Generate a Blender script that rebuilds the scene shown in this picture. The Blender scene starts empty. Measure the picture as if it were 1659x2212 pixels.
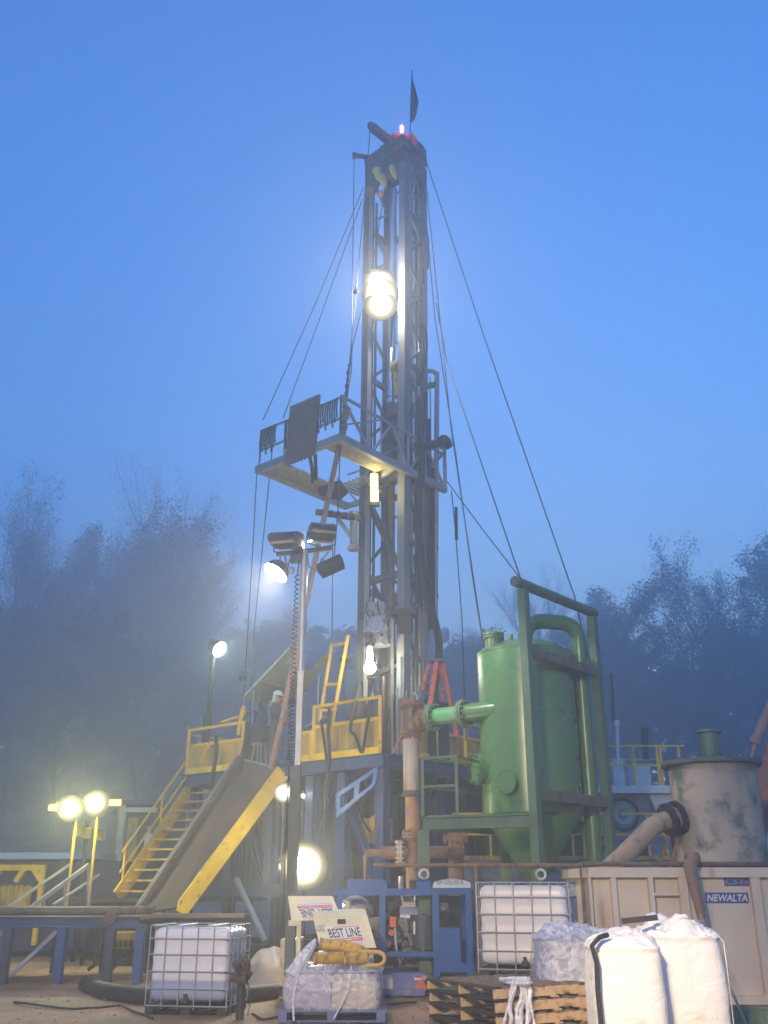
import bpy, bmesh, math, random
from mathutils import Vector, Matrix
R = math.radians
random.seed(7)
scene = bpy.context.scene
COL = scene.collection

# ---------------------------------------------------------------- camera
F_PX, CX, CY, PITCH, CAMH = 2050.0, 829.5, 1106.0, R(21.5), 1.7
cam_d = bpy.data.cameras.new('camera'); cam = bpy.data.objects.new('camera', cam_d); COL.objects.link(cam)
cam.location = (0, 0, CAMH); cam.rotation_euler = (R(90) + PITCH, 0, 0)
cam_d.sensor_fit = 'VERTICAL'; cam_d.sensor_height = 24.0; cam_d.lens = 24.0 * F_PX / 2212.0
cam_d.clip_start = 0.1; cam_d.clip_end = 3000
scene.camera = cam

# ---------------------------------------------------------------- world: blue hour
world = bpy.data.worlds.new("World"); scene.world = world; world.use_nodes = True
wn, wl = world.node_tree.nodes, world.node_tree.links
for n in list(wn): wn.remove(n)
sky = wn.new('ShaderNodeTexSky'); sky.sky_type = 'NISHITA'; sky.sun_disc = False
SUN_EL, SUN_ROT = R(3.0), R(15)
sky.sun_elevation = SUN_EL; sky.sun_rotation = SUN_ROT
sky.air_density = 1.0; sky.dust_density = 0.6; sky.ozone_density = 3.0
tint = wn.new('ShaderNodeMix'); tint.data_type = 'RGBA'; tint.blend_type = 'MULTIPLY'
tint.inputs['Factor'].default_value = 1.0
wl.new(sky.outputs['Color'], tint.inputs['A']); tint.inputs['B'].default_value = (0.60, 1.12, 1.80, 1)
bg = wn.new('ShaderNodeBackground'); bg.inputs['Strength'].default_value = 0.15
wo = wn.new('ShaderNodeOutputWorld')
wl.new(tint.outputs['Result'], bg.inputs['Color']); wl.new(bg.outputs['Background'], wo.inputs['Surface'])

sun_d = bpy.data.lights.new('sun', 'SUN'); sun_d.energy = 0.02; sun_d.angle = R(25); sun_d.color = (0.75, 0.85, 1.0)
sun_o = bpy.data.objects.new('sun', sun_d); COL.objects.link(sun_o)
_az = SUN_ROT; _dir = Vector((math.sin(_az)*math.cos(SUN_EL), math.cos(_az)*math.cos(SUN_EL), math.sin(SUN_EL)+0.5))
sun_o.rotation_euler = _dir.to_track_quat('Z', 'Y').to_euler(); sun_o.location = (0, -20, 60)

scene.view_settings.view_transform = 'Standard'; scene.view_settings.look = 'None'
scene.view_settings.exposure = 1.72; scene.view_settings.gamma = 1.0
scene.view_settings.use_curve_mapping = False
cy = scene.cycles
cy.use_denoising = True
try: cy.denoiser = 'OPENIMAGEDENOISE'
except Exception: pass
cy.max_bounces = 6; cy.diffuse_bounces = 3; cy.glossy_bounces = 3; cy.transmission_bounces = 5
cy.volume_bounces = 1; cy.transparent_max_bounces = 12
cy.sample_clamp_indirect = 4.0; cy.sample_clamp_direct = 0
cy.caustics_reflective = False; cy.caustics_refractive = False
cy.use_light_tree = True

# ---------------------------------------------------------------- helpers
def at(px, py, Y):
    """point of the photograph (in 1659x2212 px) at forward distance Y"""
    x = (px - CX) / F_PX; y = (CY - py) / F_PX
    d = Vector((x, math.cos(PITCH) - y*math.sin(PITCH), math.sin(PITCH) + y*math.cos(PITCH)))
    t = Y / d.y
    return Vector((d.x*t, Y, CAMH + d.z*t))
def atz(px, py, z):
    x = (px - CX) / F_PX; y = (CY - py) / F_PX
    d = Vector((x, math.cos(PITCH) - y*math.sin(PITCH), math.sin(PITCH) + y*math.cos(PITCH)))
    t = (z - CAMH) / d.z
    return Vector((d.x*t, d.y*t, z))
def V(*a): return Vector(a if len(a) > 1 else a[0])

class MB:
    def __init__(s): s.v = []; s.f = []; s.sm = 35
    def add(s, vs, fs):
        o = len(s.v); s.v += [Vector(v) for v in vs]; s.f += [tuple(i + o for i in f) for f in fs]; return s
    def box(s, c, size, rz=0.0, M=None):
        c = Vector(c); hx, hy, hz = [k/2 for k in size]
        vs = [Vector((x*hx, y*hy, z*hz)) for x in (-1, 1) for y in (-1, 1) for z in (-1, 1)]
        m = M if M is not None else Matrix.Rotation(rz, 3, 'Z')
        vs = [m @ v + c for v in vs]
        return s.add(vs, [(0,1,3,2),(4,6,7,5),(0,4,5,1),(2,3,7,6),(0,2,6,4),(1,5,7,3)])
    def bb(s, a, b):
        """axis box from corner a to corner b"""
        a = Vector(a); b = Vector(b)
        return s.box((a+b)/2, [abs(b[i]-a[i]) for i in range(3)])
    def bar(s, a, b, w, h=None, up=(0,0,1)):
        a = Vector(a); b = Vector(b); h = h or w
        d = (b - a); L = d.length
        if L < 1e-6: return s
        d.normalize(); u = Vector(up)
        if abs(d.dot(u)) > 0.98: u = Vector((0,1,0)) if abs(d.y) < 0.9 else Vector((1,0,0))
        sx = d.cross(u).normalized(); u = sx.cross(d).normalized()
        vs = []
        for p in (a, b):
            for i, j in ((-1,-1),(1,-1),(1,1),(-1,1)): vs.append(p + sx*(i*w/2) + u*(j*h/2))
        return s.add(vs, [(3,2,1,0),(4,5,6,7),(0,1,5,4),(1,2,6,5),(2,3,7,6),(3,0,4,7)])
    def ibeam(s, a, b, w, h, t=0.02, up=(0,0,1)):
        a = Vector(a); b = Vector(b); d = (b-a).normalized(); u = Vector(up)
        if abs(d.dot(u)) > 0.98: u = Vector((0,1,0))
        sx = d.cross(u).normalized(); u = sx.cross(d).normalized()
        s.bar(a+u*(h-t)/2, b+u*(h-t)/2, w, t, up); s.bar(a-u*(h-t)/2, b-u*(h-t)/2, w, t, up)
        return s.bar(a, b, t, h-2*t, up)
    def tube(s, a, b, r, n=10, r2=None, cap=True):
        return s.path([a, b], r, n, cap, [r, r if r2 is None else r2])
    def path(s, pts, r, n=8, cap=True, rs=None):
        pts = [Vector(p) for p in pts]; k = len(pts); rings = []
        ref = None; o = len(s.v); vs = []; fs = []
        for i, p in enumerate(pts):
            d = (pts[min(i+1, k-1)] - pts[max(i-1, 0)])
            if d.length < 1e-9: d = Vector((0,0,1))
            d.normalize()
            if ref is None:
                ref = d.cross(Vector((0,0,1)))
                if ref.length < 0.05: ref = Vector((1,0,0))
                ref.normalize()
            else:
                ref = (ref - d*ref.dot(d))
                if ref.length < 1e-6: ref = d.orthogonal()
                ref.normalize()
            w = d.cross(ref)
            rr = rs[i] if rs else r
            for j in range(n):
                a = 2*math.pi*j/n
                vs.append(p + ref*(math.cos(a)*rr) + w*(math.sin(a)*rr))
        for i in range(k-1):
            for j in range(n):
                fs.append((i*n+j, i*n+(j+1)%n, (i+1)*n+(j+1)%n, (i+1)*n+j))
        if cap:
            fs.append(tuple(reversed(range(n)))); fs.append(tuple((k-1)*n+j for j in range(n)))
        return s.add(vs, fs)
    def lathe(s, c, prof, n=24, axis=None, cap=True):
        """prof = [(r, t)] turned about axis (default z) through c"""
        ax = Vector(axis).normalized() if axis is not None else Vector((0,0,1))
        u = ax.orthogonal().normalized() if axis is not None else Vector((1,0,0)); w = ax.cross(u)
        c = Vector(c); vs = []; fs = []
        for r, t in prof:
            for j in range(n):
                a = 2*math.pi*j/n; vs.append(c + ax*t + u*(math.cos(a)*r) + w*(math.sin(a)*r))
        for i in range(len(prof)-1):
            for j in range(n): fs.append((i*n+j, i*n+(j+1)%n, (i+1)*n+(j+1)%n, (i+1)*n+j))
        if cap:
            fs.append(tuple(reversed(range(n)))); fs.append(tuple((len(prof)-1)*n+j for j in range(n)))
        return s.add(vs, fs)
    def ball(s, c, r, n=12, sc=(1,1,1)):
        c = Vector(c); vs = []; fs = []; m = max(4, n//2)
        for i in range(m+1):
            t = math.pi*i/m
            for j in range(n):
                a = 2*math.pi*j/n
                vs.append(c + Vector((math.sin(t)*math.cos(a)*r*sc[0], math.sin(t)*math.sin(a)*r*sc[1], math.cos(t)*r*sc[2])))
        for i in range(m):
            for j in range(n): fs.append((i*n+j, (i+1)*n+j, (i+1)*n+(j+1)%n, i*n+(j+1)%n))
        return s.add(vs, fs)
    def plate(s, pts, th, nrm=None):
        """flat polygon with thickness th"""
        pts = [Vector(p) for p in pts]; n = len(pts)
        if nrm is None: nrm = (pts[1]-pts[0]).cross(pts[2]-pts[1])
        nrm = Vector(nrm).normalized()*th/2
        vs = [p - nrm for p in pts] + [p + nrm for p in pts]
        fs = [tuple(reversed(range(n))), tuple(range(n, 2*n))] + [(i, (i+1)%n, n+(i+1)%n, n+i) for i in range(n)]
        return s.add(vs, fs)
    def prism(s, outline, y0, y1):
        """outline [(x, z)] extruded along y"""
        n = len(outline)
        vs = [Vector((x, y0, z)) for x, z in outline] + [Vector((x, y1, z)) for x, z in outline]
        return s.add(vs, [tuple(range(n)), tuple(reversed(range(n, 2*n)))] + [(i, n+i, n+(i+1)%n, (i+1)%n) for i in range(n)])
    def bolts(s, c, axis, rad, k, r=0.018, h=0.05):
        ax = Vector(axis).normalized(); u = ax.orthogonal().normalized(); w = ax.cross(u); c = Vector(c)
        for j in range(k):
            a = 2*math.pi*(j+.5)/k; p = c + u*(math.cos(a)*rad) + w*(math.sin(a)*rad)
            s.tube(p - ax*h/2, p + ax*h/2, r, 6)
        return s
    def flange(s, c, axis, r, t, k=10, br=None):
        ax = Vector(axis).normalized(); c = Vector(c)
        s.tube(c - ax*t*0.5, c - ax*t*0.06, r, 24); s.tube(c + ax*t*0.06, c + ax*t*0.5, r, 24)
        return s.bolts(c, ax, r*0.86, k, br or r*0.07, t*1.9)
    def build(s, name, m, parent=None, smooth=True):
        me = bpy.data.meshes.new(name)
        off = Vector((0,0,0))
        if parent is not None:
            off = Vector(parent.get('_w', (0,0,0)))
        else:
            xs = [v.x for v in s.v]; ys = [v.y for v in s.v]; zs = [v.z for v in s.v]
            off = Vector(((min(xs)+max(xs))/2, (min(ys)+max(ys))/2, min(zs)))
        me.from_pydata([tuple(v - off) for v in s.v], [], s.f)
        me.update()
        if smooth:
            me.polygons.foreach_set('use_smooth', [True]*len(me.polygons))
            me.set_sharp_from_angle(angle=R(s.sm))
        bm = bmesh.new(); bm.from_mesh(me); bmesh.ops.recalc_face_normals(bm, faces=bm.faces); bm.to_mesh(me); bm.free()
        if m is not None: me.materials.append(m)
        o = bpy.data.objects.new(name, me); COL.objects.link(o)
        if parent is not None:
            o.parent = parent; o['_w'] = tuple(off)
        else:
            o.location = off; o['_w'] = tuple(off)
        return o

def tag(o, label=None, cat=None, group=None, kind=None):
    if label: o['label'] = label
    if cat: o['category'] = cat
    if group: o['group'] = group
    if kind: o['kind'] = kind
    return o
def thing(name, loc, label, cat, group=None):
    o = bpy.data.objects.new(name, None); COL.objects.link(o); o.location = loc
    o.empty_display_size = 0.3; o['_w'] = tuple(Vector(loc))
    return tag(o, label, cat, group)
def kids(o): return [c for c in bpy.data.objects if c.parent is o]
def copy_tree(o, parent=None, loc=None, rz=None, label=None):
    c = o.copy(); COL.objects.link(c)
    if parent is not None: c.parent = parent
    if loc is not None: c.location = loc
    if rz is not None: c.rotation_euler = (0, 0, rz)
    if label: c['label'] = label
    for ch in kids(o): copy_tree(ch, c)
    return c

# ---------------------------------------------------------------- materials
MATS = {}
def mat(name, col, rough=0.6, metal=0.0, dirt=None, dirt_amt=0.35, dscale=3.0, bump=0.15, bscale=30.0,
        streak=False, var=0.15, coat=0.0, spec=0.5):
    if name in MATS: return MATS[name]
    m = bpy.data.materials.new(name); m.use_nodes = True; nt = m.node_tree; N, L = nt.nodes, nt.links
    b = N['Principled BSDF']; b.inputs['Roughness'].default_value = rough; b.inputs['Metallic'].default_value = metal
    b.inputs['Specular IOR Level'].default_value = spec
    if coat: b.inputs['Coat Weight'].default_value = coat
    tc = N.new('ShaderNodeTexCoord'); mp = N.new('ShaderNodeMapping')
    L.new(tc.outputs['Object'], mp.inputs['Vector'])
    mp.inputs['Scale'].default_value = (1, 1, 0.15) if streak else (1, 1, 1)
    n1 = N.new('ShaderNodeTexNoise'); n1.inputs['Scale'].default_value = dscale; n1.inputs['Detail'].default_value = 8
    n1.inputs['Roughness'].default_value = 0.65
    L.new(mp.outputs['Vector'], n1.inputs['Vector'])
    n2 = N.new('ShaderNodeTexNoise'); n2.inputs['Scale'].default_value = dscale*0.37; n2.inputs['Detail'].default_value = 5
    L.new(tc.outputs['Object'], n2.inputs['Vector'])
    c1 = tuple(c*(1-var) for c in col); c2 = tuple(min(1, c*(1+var)) for c in col)
    r0 = N.new('ShaderNodeValToRGB'); r0.color_ramp.elements[0].color = (*c1, 1); r0.color_ramp.elements[1].color = (*c2, 1)
    r0.color_ramp.elements[0].position = 0.3; r0.color_ramp.elements[1].position = 0.7
    L.new(n2.outputs['Fac'], r0.inputs['Fac'])
    out = r0.outputs['Color']
    if dirt is not None:
        rr = N.new('ShaderNodeValToRGB'); p = 0.5 + (0.5 - dirt_amt)*0.5
        rr.color_ramp.elements[0].position = max(0, p-0.05); rr.color_ramp.elements[1].position = min(1, p+0.09)
        L.new(n1.outputs['Fac'], rr.inputs['Fac'])
        mx = N.new('ShaderNodeMix'); mx.data_type = 'RGBA'
        L.new(rr.outputs['Color'], mx.inputs['Factor']); L.new(out, mx.inputs['A']); mx.inputs['B'].default_value = (*dirt, 1)
        out = mx.outputs['Result']
    L.new(out, b.inputs['Base Color'])
    rm = N.new('ShaderNodeMapRange'); rm.inputs['To Min'].default_value = max(0.05, rough-0.12); rm.inputs['To Max'].default_value = min(1, rough+0.15)
    L.new(n1.outputs['Fac'], rm.inputs['Value']); L.new(rm.outputs['Result'], b.inputs['Roughness'])
    if bump:
        n3 = N.new('ShaderNodeTexNoise'); n3.inputs['Scale'].default_value = bscale; n3.inputs['Detail'].default_value = 4
        L.new(tc.outputs['Object'], n3.inputs['Vector'])
        bp = N.new('ShaderNodeBump'); bp.inputs['Strength'].default_value = bump; bp.inputs['Distance'].default_value = 0.02
        L.new(n3.outputs['Fac'], bp.inputs['Height']); L.new(bp.outputs['Normal'], b.inputs['Normal'])
    MATS[name] = m; return m
def emis(name, col, strength):
    if name in MATS: return MATS[name]
    m = bpy.data.materials.new(name); m.use_nodes = True; b = m.node_tree.nodes['Principled BSDF']
    b.inputs['Base Color'].default_value = (0.01, 0.01, 0.01, 1); b.inputs['Specular IOR Level'].default_value = 0.0; b.inputs['Roughness'].default_value = 1.0
    b.inputs['Emission Color'].default_value = (*col, 1); b.inputs['Emission Strength'].default_value = strength
    MATS[name] = m; return m
RUST = (0.16, 0.075, 0.035)
yellow = mat('yellow_paint', (0.80, 0.48, 0.02), 0.5, 0, (0.30, 0.18, 0.05), 0.22, 5)
yellow_panel = mat('yellow_worn_panel', (0.52, 0.32, 0.05), 0.6, 0, (0.20, 0.13, 0.06), 0.42, 4, streak=True)
yellow_bright = mat('yellow_bright_paint', (0.88, 0.56, 0.005), 0.45, 0, (0.20, 0.12, 0.05), 0.22, 7)
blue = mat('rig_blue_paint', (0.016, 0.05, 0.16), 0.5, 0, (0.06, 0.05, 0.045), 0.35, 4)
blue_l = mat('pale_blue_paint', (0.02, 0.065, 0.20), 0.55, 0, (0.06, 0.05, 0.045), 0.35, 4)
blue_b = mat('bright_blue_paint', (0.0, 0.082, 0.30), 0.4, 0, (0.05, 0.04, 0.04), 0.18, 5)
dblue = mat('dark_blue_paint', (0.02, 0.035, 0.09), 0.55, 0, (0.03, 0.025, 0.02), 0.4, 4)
green = mat('green_vessel_paint', (0.075, 0.185, 0.062), 0.28, 0, (0.10, 0.15, 0.07), 0.36, 2.2, bump=0.06, var=0.12)
green_d = mat('green_frame_paint', (0.085, 0.155, 0.09), 0.55, 0, (0.13, 0.09, 0.05), 0.3, 6)
frame_rust = mat('rusty_green_brown', (0.14, 0.11, 0.085), 0.7, 0, (0.08, 0.05, 0.035), 0.4, 6)
rust = mat('rusty_steel', (0.27, 0.15, 0.085), 0.8, 0.1, (0.15, 0.09, 0.06), 0.45, 6, bump=0.3)
rust_pale = mat('rust_and_chalky_paint', (0.48, 0.40, 0.31), 0.75, 0, (0.28, 0.12, 0.05), 0.42, 4, bump=0.3, streak=True)
steel = mat('galvanised_steel', (0.36, 0.37, 0.39), 0.5, 0.4, (0.25, 0.22, 0.2), 0.25, 6)
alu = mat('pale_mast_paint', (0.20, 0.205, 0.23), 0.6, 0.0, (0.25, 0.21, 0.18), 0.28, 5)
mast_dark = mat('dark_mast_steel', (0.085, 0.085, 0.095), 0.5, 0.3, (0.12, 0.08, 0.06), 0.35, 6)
dark = mat('grimy_dark_steel', (0.025, 0.023, 0.022), 0.6, 0.1, (0.10, 0.06, 0.04), 0.3, 8)
black = mat('black_rubber', (0.018, 0.018, 0.02), 0.55, 0, (0.06, 0.055, 0.05), 0.25, 10)
lampblk = mat('black_lamp_housing', (0.03, 0.032, 0.035), 0.3, 0.3)
cable_m = mat('steel_wire', (0.10, 0.10, 0.11), 0.5, 0.5)
white = mat('white_paint', (0.68, 0.68, 0.70), 0.5, 0, (0.3, 0.27, 0.24), 0.25, 4)
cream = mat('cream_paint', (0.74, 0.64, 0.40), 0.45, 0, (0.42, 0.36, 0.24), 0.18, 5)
beige = mat('beige_bin_paint', (0.68, 0.55, 0.41), 0.6, 0, (0.36, 0.22, 0.13), 0.24, 2.2, streak=True)
chrome = mat('bright_steel', (0.8, 0.8, 0.8), 0.2, 1.0, bump=0.02)
silver = mat('grey_machine_paint', (0.35, 0.35, 0.42), 0.35, 0.3, (0.08, 0.07, 0.06), 0.3, 8)
pink_pole = mat('faded_red_brown_pipe', (0.40, 0.22, 0.17), 0.6, 0, (0.2, 0.12, 0.09), 0.35, 6)
orange = mat('orange_fibreglass', (0.85, 0.13, 0.04), 0.45, 0, (0.4, 0.12, 0.06), 0.15, 8)
redpaint = mat('dull_red_paint', (0.34, 0.09, 0.06), 0.5, 0, (0.2, 0.11, 0.08), 0.4, 4)
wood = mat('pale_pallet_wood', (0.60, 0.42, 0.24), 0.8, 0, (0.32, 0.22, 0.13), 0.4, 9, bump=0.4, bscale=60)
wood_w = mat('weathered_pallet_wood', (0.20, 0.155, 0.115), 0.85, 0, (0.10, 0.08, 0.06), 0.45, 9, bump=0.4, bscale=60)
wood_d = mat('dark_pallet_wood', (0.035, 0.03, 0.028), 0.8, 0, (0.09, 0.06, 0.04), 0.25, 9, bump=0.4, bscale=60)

def lamp_light(name, loc, power, color=(1, 0.93, 0.75), size=0.15, parent=None, spot=None, blend=0.6, target=None):
    d = bpy.data.lights.new(name, 'SPOT' if spot else 'POINT'); d.energy = power; d.color = color; d.shadow_soft_size = size
    o = bpy.data.objects.new(name, d); COL.objects.link(o)
    w = Vector(parent.get('_w', (0,0,0))) if parent is not None else Vector((0,0,0))
    o.location = Vector(loc) - w
    if parent is not None: o.parent = parent
    if spot:
        d.spot_size = spot; d.spot_blend = blend
        o.rotation_euler = (Vector(target) - Vector(loc)).to_track_quat('-Z', 'Y').to_euler()
    return o
# ---------------------------------------------------------------- ground
def ground_mat():
    m = bpy.data.materials.new('packed_dirt'); m.use_nodes = True; N, L = m.node_tree.nodes, m.node_tree.links
    b = N['Principled BSDF']; b.inputs['Roughness'].default_value = 0.85
    tc = N.new('ShaderNodeTexCoord')
    n1 = N.new('ShaderNodeTexNoise'); n1.inputs['Scale'].default_value = 0.5; n1.inputs['Detail'].default_value = 10
    n2 = N.new('ShaderNodeTexNoise'); n2.inputs['Scale'].default_value = 14; n2.inputs['Detail'].default_value = 8
    for n in (n1, n2): L.new(tc.outputs['Object'], n.inputs['Vector'])
    r1 = N.new('ShaderNodeValToRGB'); e = r1.color_ramp.elements
    e[0].color = (0.19, 0.115, 0.062, 1); e[0].position = 0.33; e[1].color = (0.52, 0.32, 0.18, 1); e[1].position = 0.62
    L.new(n1.outputs['Fac'], r1.inputs['Fac'])
    r2 = N.new('ShaderNodeValToRGB'); e = r2.color_ramp.elements
    e[0].color = (0.55, 0.52, 0.5, 1); e[0].position = 0.3; e[1].color = (1, 1, 1, 1); e[1].position = 0.6
    L.new(n2.outputs['Fac'], r2.inputs['Fac'])
    mx = N.new('ShaderNodeMix'); mx.data_type = 'RGBA'; mx.blend_type = 'MULTIPLY'; mx.inputs['Factor'].default_value = 0.8
    L.new(r1.outputs['Color'], mx.inputs['A']); L.new(r2.outputs['Color'], mx.inputs['B']); L.new(mx.outputs['Result'], b.inputs['Base Color'])
    rr = N.new('ShaderNodeMapRange'); rr.inputs['To Min'].default_value = 0.45; rr.inputs['To Max'].default_value = 0.95
    L.new(n1.outputs['Fac'], rr.inputs['Value']); L.new(rr.outputs['Result'], b.inputs['Roughness'])
    bp = N.new('ShaderNodeBump'); bp.inputs['Strength'].default_value = 0.5; bp.inputs['Distance'].default_value = 0.05
    L.new(n2.outputs['Fac'], bp.inputs['Height']); L.new(bp.outputs['Normal'], b.inputs['Normal'])
    return m
def make_ground():
    vs, fs = [], []
    xs = [-600, -200, -90] + [-40 + 0.8*i for i in range(101)] + [90, 200, 600]
    ys = [-300, -80, -20] + [0.8*i for i in range(90)] + [90, 160, 300, 900]
    rnd = random.Random(3)
    for y in ys:
        for x in xs:
            near = abs(x) < 41 and 1 < y < 72
            z = (rnd.random()-0.5)*0.035 if near else 0.0
            if y > 45: z += (y-45)*0.13 if y < 200 else 20
            vs.append((x, y, z - 0.01))
    w = len(xs)
    for j in range(len(ys)-1):
        for i in range(w-1): fs.append((j*w+i, j*w+i+1, (j+1)*w+i+1, (j+1)*w+i))
    me = bpy.data.meshes.new('ground'); me.from_pydata(vs, [], fs); me.update()
    me.polygons.foreach_set('use_smooth', [True]*len(me.polygons))
    me.materials.append(ground_mat())
    o = bpy.data.objects.new('ground', me); COL.objects.link(o); tag(o, kind='structure')
make_ground()

# ---------------------------------------------------------------- trees in the fog
bark = mat('tree_bark', (0.06, 0.05, 0.045), 0.9)
def leaf_mat(name, col):
    m = bpy.data.materials.new(name); m.use_nodes = True; N, L = m.node_tree.nodes, m.node_tree.links
    b = N['Principled BSDF']; b.inputs['Roughness'].default_value = 0.8
    g = N.new('ShaderNodeNewGeometry'); r = N.new('ShaderNodeValToRGB')
    r.color_ramp.elements[0].color = (*[c*0.8 for c in col], 1); r.color_ramp.elements[1].color = (*[c*1.15 for c in col], 1)
    L.new(g.outputs['Random Per Island'], r.inputs['Fac']); L.new(r.outputs['Color'], b.inputs['Base Color'])
    return m
leafm = leaf_mat('autumn_leaves', (0.035, 0.033, 0.026))
def make_tree(seed, H, nleaf, lsize, spread, sparse):
    rnd = random.Random(seed); tb = MB(); tips = []
    def grow(p, d, L, r, lev):
        n = 4; pts = [p]; rs = [r]
        for i in range(n):
            d = (d + Vector((rnd.uniform(-1,1), rnd.uniform(-1,1), rnd.uniform(-.2,.5)))*0.13).normalized()
            p = p + d*(L/n); pts.append(p); rs.append(r*(1 - 0.55*(i+1)/n))
            if lev >= 1: tips.append((p, L*0.28))
            if lev < 3 and i >= (1 if lev == 0 else 0):
                for k in range(rnd.choice((2, 3)) if lev < 2 else 2):
                    a = rnd.uniform(0, 2*math.pi); t = rnd.uniform(0.5, 1.0)*spread
                    nd = (d + Vector((math.cos(a), math.sin(a), rnd.uniform(0, .3)))*t).normalized()
                    grow(p, nd, L*rnd.uniform(0.42, 0.6), r*0.42, lev+1)
        tb.path(pts, r, 6 if lev < 2 else 4, False, rs)
        tips.append((p, L*0.3))
    grow(Vector((0,0,-0.3)), Vector((0,0,1)), H*0.72, H*0.016, 0)
    cb = MB(); tl = [t for t in tips if t[0].z > H*sparse]
    for i in range(nleaf):
        p, s = rnd.choice(tl)
        q = p + Vector((rnd.gauss(0,1), rnd.gauss(0,1), rnd.gauss(0,1)))*min(1.0, max(0.25, s))*0.6
        u = Vector((rnd.gauss(0,1), rnd.gauss(0,1), rnd.gauss(0,1))).normalized(); w = u.orthogonal().normalized()
        a = lsize*rnd.uniform(0.6, 1.3)
        cb.add([q-u*a, q-w*a*0.6, q+u*a, q+w*a*0.6], [(0,1,2,3)])
    return tb, cb
def tree_proto(name, *a):
    tb, cb = make_tree(*a)
    t = thing(name, (0,0,0), 'x', 'tree', 'trees behind the rig in the fog')
    def raw(nm, mb, m):
        me = bpy.data.meshes.new(nm); me.from_pydata([tuple(v) for v in mb.v], [], mb.f); me.materials.append(m)
        o = bpy.data.objects.new(nm, me); COL.objects.link(o); o.parent = t
    raw('trunk', tb, bark); raw('crown', cb, leafm)
    return t
protos = [tree_proto('bare_tree', 11, 18, 24000, 0.085, 0.8, 0.22), tree_proto('leafy_tree', 5, 16, 30000, 0.095, 0.95, 0.2),
          tree_proto('poplar_tree', 23, 20, 20000, 0.08, 0.55, 0.3), tree_proto('bushy_tree', 31, 13, 26000, 0.10, 1.1, 0.05)]
base_h = [max(v.co.z for v in [c for c in kids(p) if c.name.startswith('crown')][0].data.vertices)*0.97 for p in protos]
# (photo x of the trunk, distance, photo y of the top, prototype, label)
TR = [(-60, 60, 1330, 1, 'dim foggy tree cut by the left edge of the photo'),
      (100, 56, 1065, 0, 'tall ragged tree with a peaked top at far left in fog'),
      (45, 50, 1260, 3, 'low bushy tree below the peaked tree at far left'),
      (205, 62, 1180, 1, 'rounded foggy tree between the peaked tree and the feathery tree'),
      (350, 64, 1045, 2, 'very tall feathery tree fading into the sky left of the rig'),
      (285, 58, 1140, 0, 'foggy tree just left of the tall feathery tree'),
      (415, 60, 1170, 2, 'slim foggy tree right of the tall feathery tree'),
      (160, 47, 1400, 3, 'dark bush-like tree above the pair of yellow lamps'),
      (340, 48, 1330, 3, 'dark broad tree behind the green-white platform lamp'),
      (500, 56, 1185, 1, 'rounded tree behind the left guy wires'),
      (600, 58, 1310, 1, 'foggy tree behind the four floodlight heads'),
      (690, 56, 1380, 3, 'low foggy tree between floodlight mast and derrick'),
      (940, 58, 1370, 1, 'foggy tree right behind the stepladder'),
      (1010, 54, 1345, 0, 'ragged tree showing left of the green vessel top'),
      (1185, 62, 1235, 2, 'narrow tree seen through the green frame'),
      (1260, 56, 1340, 3, 'bushy tree behind the green vent pipe'),
      (1335, 52, 1300, 1, 'rounded dark tree just right of the green frame'),
      (1430, 50, 1420, 3, 'low dark tree in the dip right of the green frame'),
      (1500, 50, 1185, 0, 'tall tree with a separate round crown at right'),
      (1545, 46, 1330, 3, 'dense dark tree below the round crown at right'),
      (1600, 52, 1180, 1, 'twin-topped tall tree near the right edge'),
      (1700, 50, 1170, 0, 'tall tree cut by the right edge of the photo')]
rt = random.Random(2)
for i, (px, Y, py, k, lb) in enumerate(TR):
    Y *= 2.0; top = at(px, py, Y); gz = (Y-45)*0.13 if Y > 45 else 0
    c = copy_tree(protos[k], loc=(top.x, Y, gz), rz=rt.uniform(0, 6.28), label=lb)
    s = (top.z - gz)/base_h[k]*1.02; c.scale = (s*rt.uniform(0.9, 1.1), s, s)
for p in protos:
    for ch in kids(p): bpy.data.objects.remove(ch)
    bpy.data.objects.remove(p)
# far wood: one mass behind the trees one can tell apart
def far_wood():
    rnd = random.Random(9); cb = MB()
    for k in range(140):
        x = -115 + 230*k/139 + rnd.uniform(-1,1); y = rnd.uniform(118, 140); gz = (y-45)*0.13 - 1
        h = rnd.uniform(17, 25) + (3 if x < -8 else 0)
        for i in range(520):
            a = rnd.uniform(0, 6.28); r = abs(rnd.gauss(0, 1))*2.2; z = gz + h*(rnd.random()**0.8)
            q = Vector((x + math.cos(a)*r, y + math.sin(a)*r, z))
            u = Vector((rnd.gauss(0,1), rnd.gauss(0,1), rnd.gauss(0,1))).normalized(); w = u.orthogonal().normalized()
            s = rnd.uniform(0.5, 0.95)
            cb.add([q-u*s, q-w*s*0.7, q+u*s, q+w*s*0.7], [(0,1,2,3)])
    me = bpy.data.meshes.new('far_wood'); me.from_pydata([tuple(v) for v in cb.v], [], cb.f); me.materials.append(leafm)
    o = bpy.data.objects.new('far_wood', me); COL.objects.link(o)
    tag(o, 'dark mass of far woodland closing the view behind the rig in fog', 'woodland', kind='stuff')
far_wood()

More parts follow.
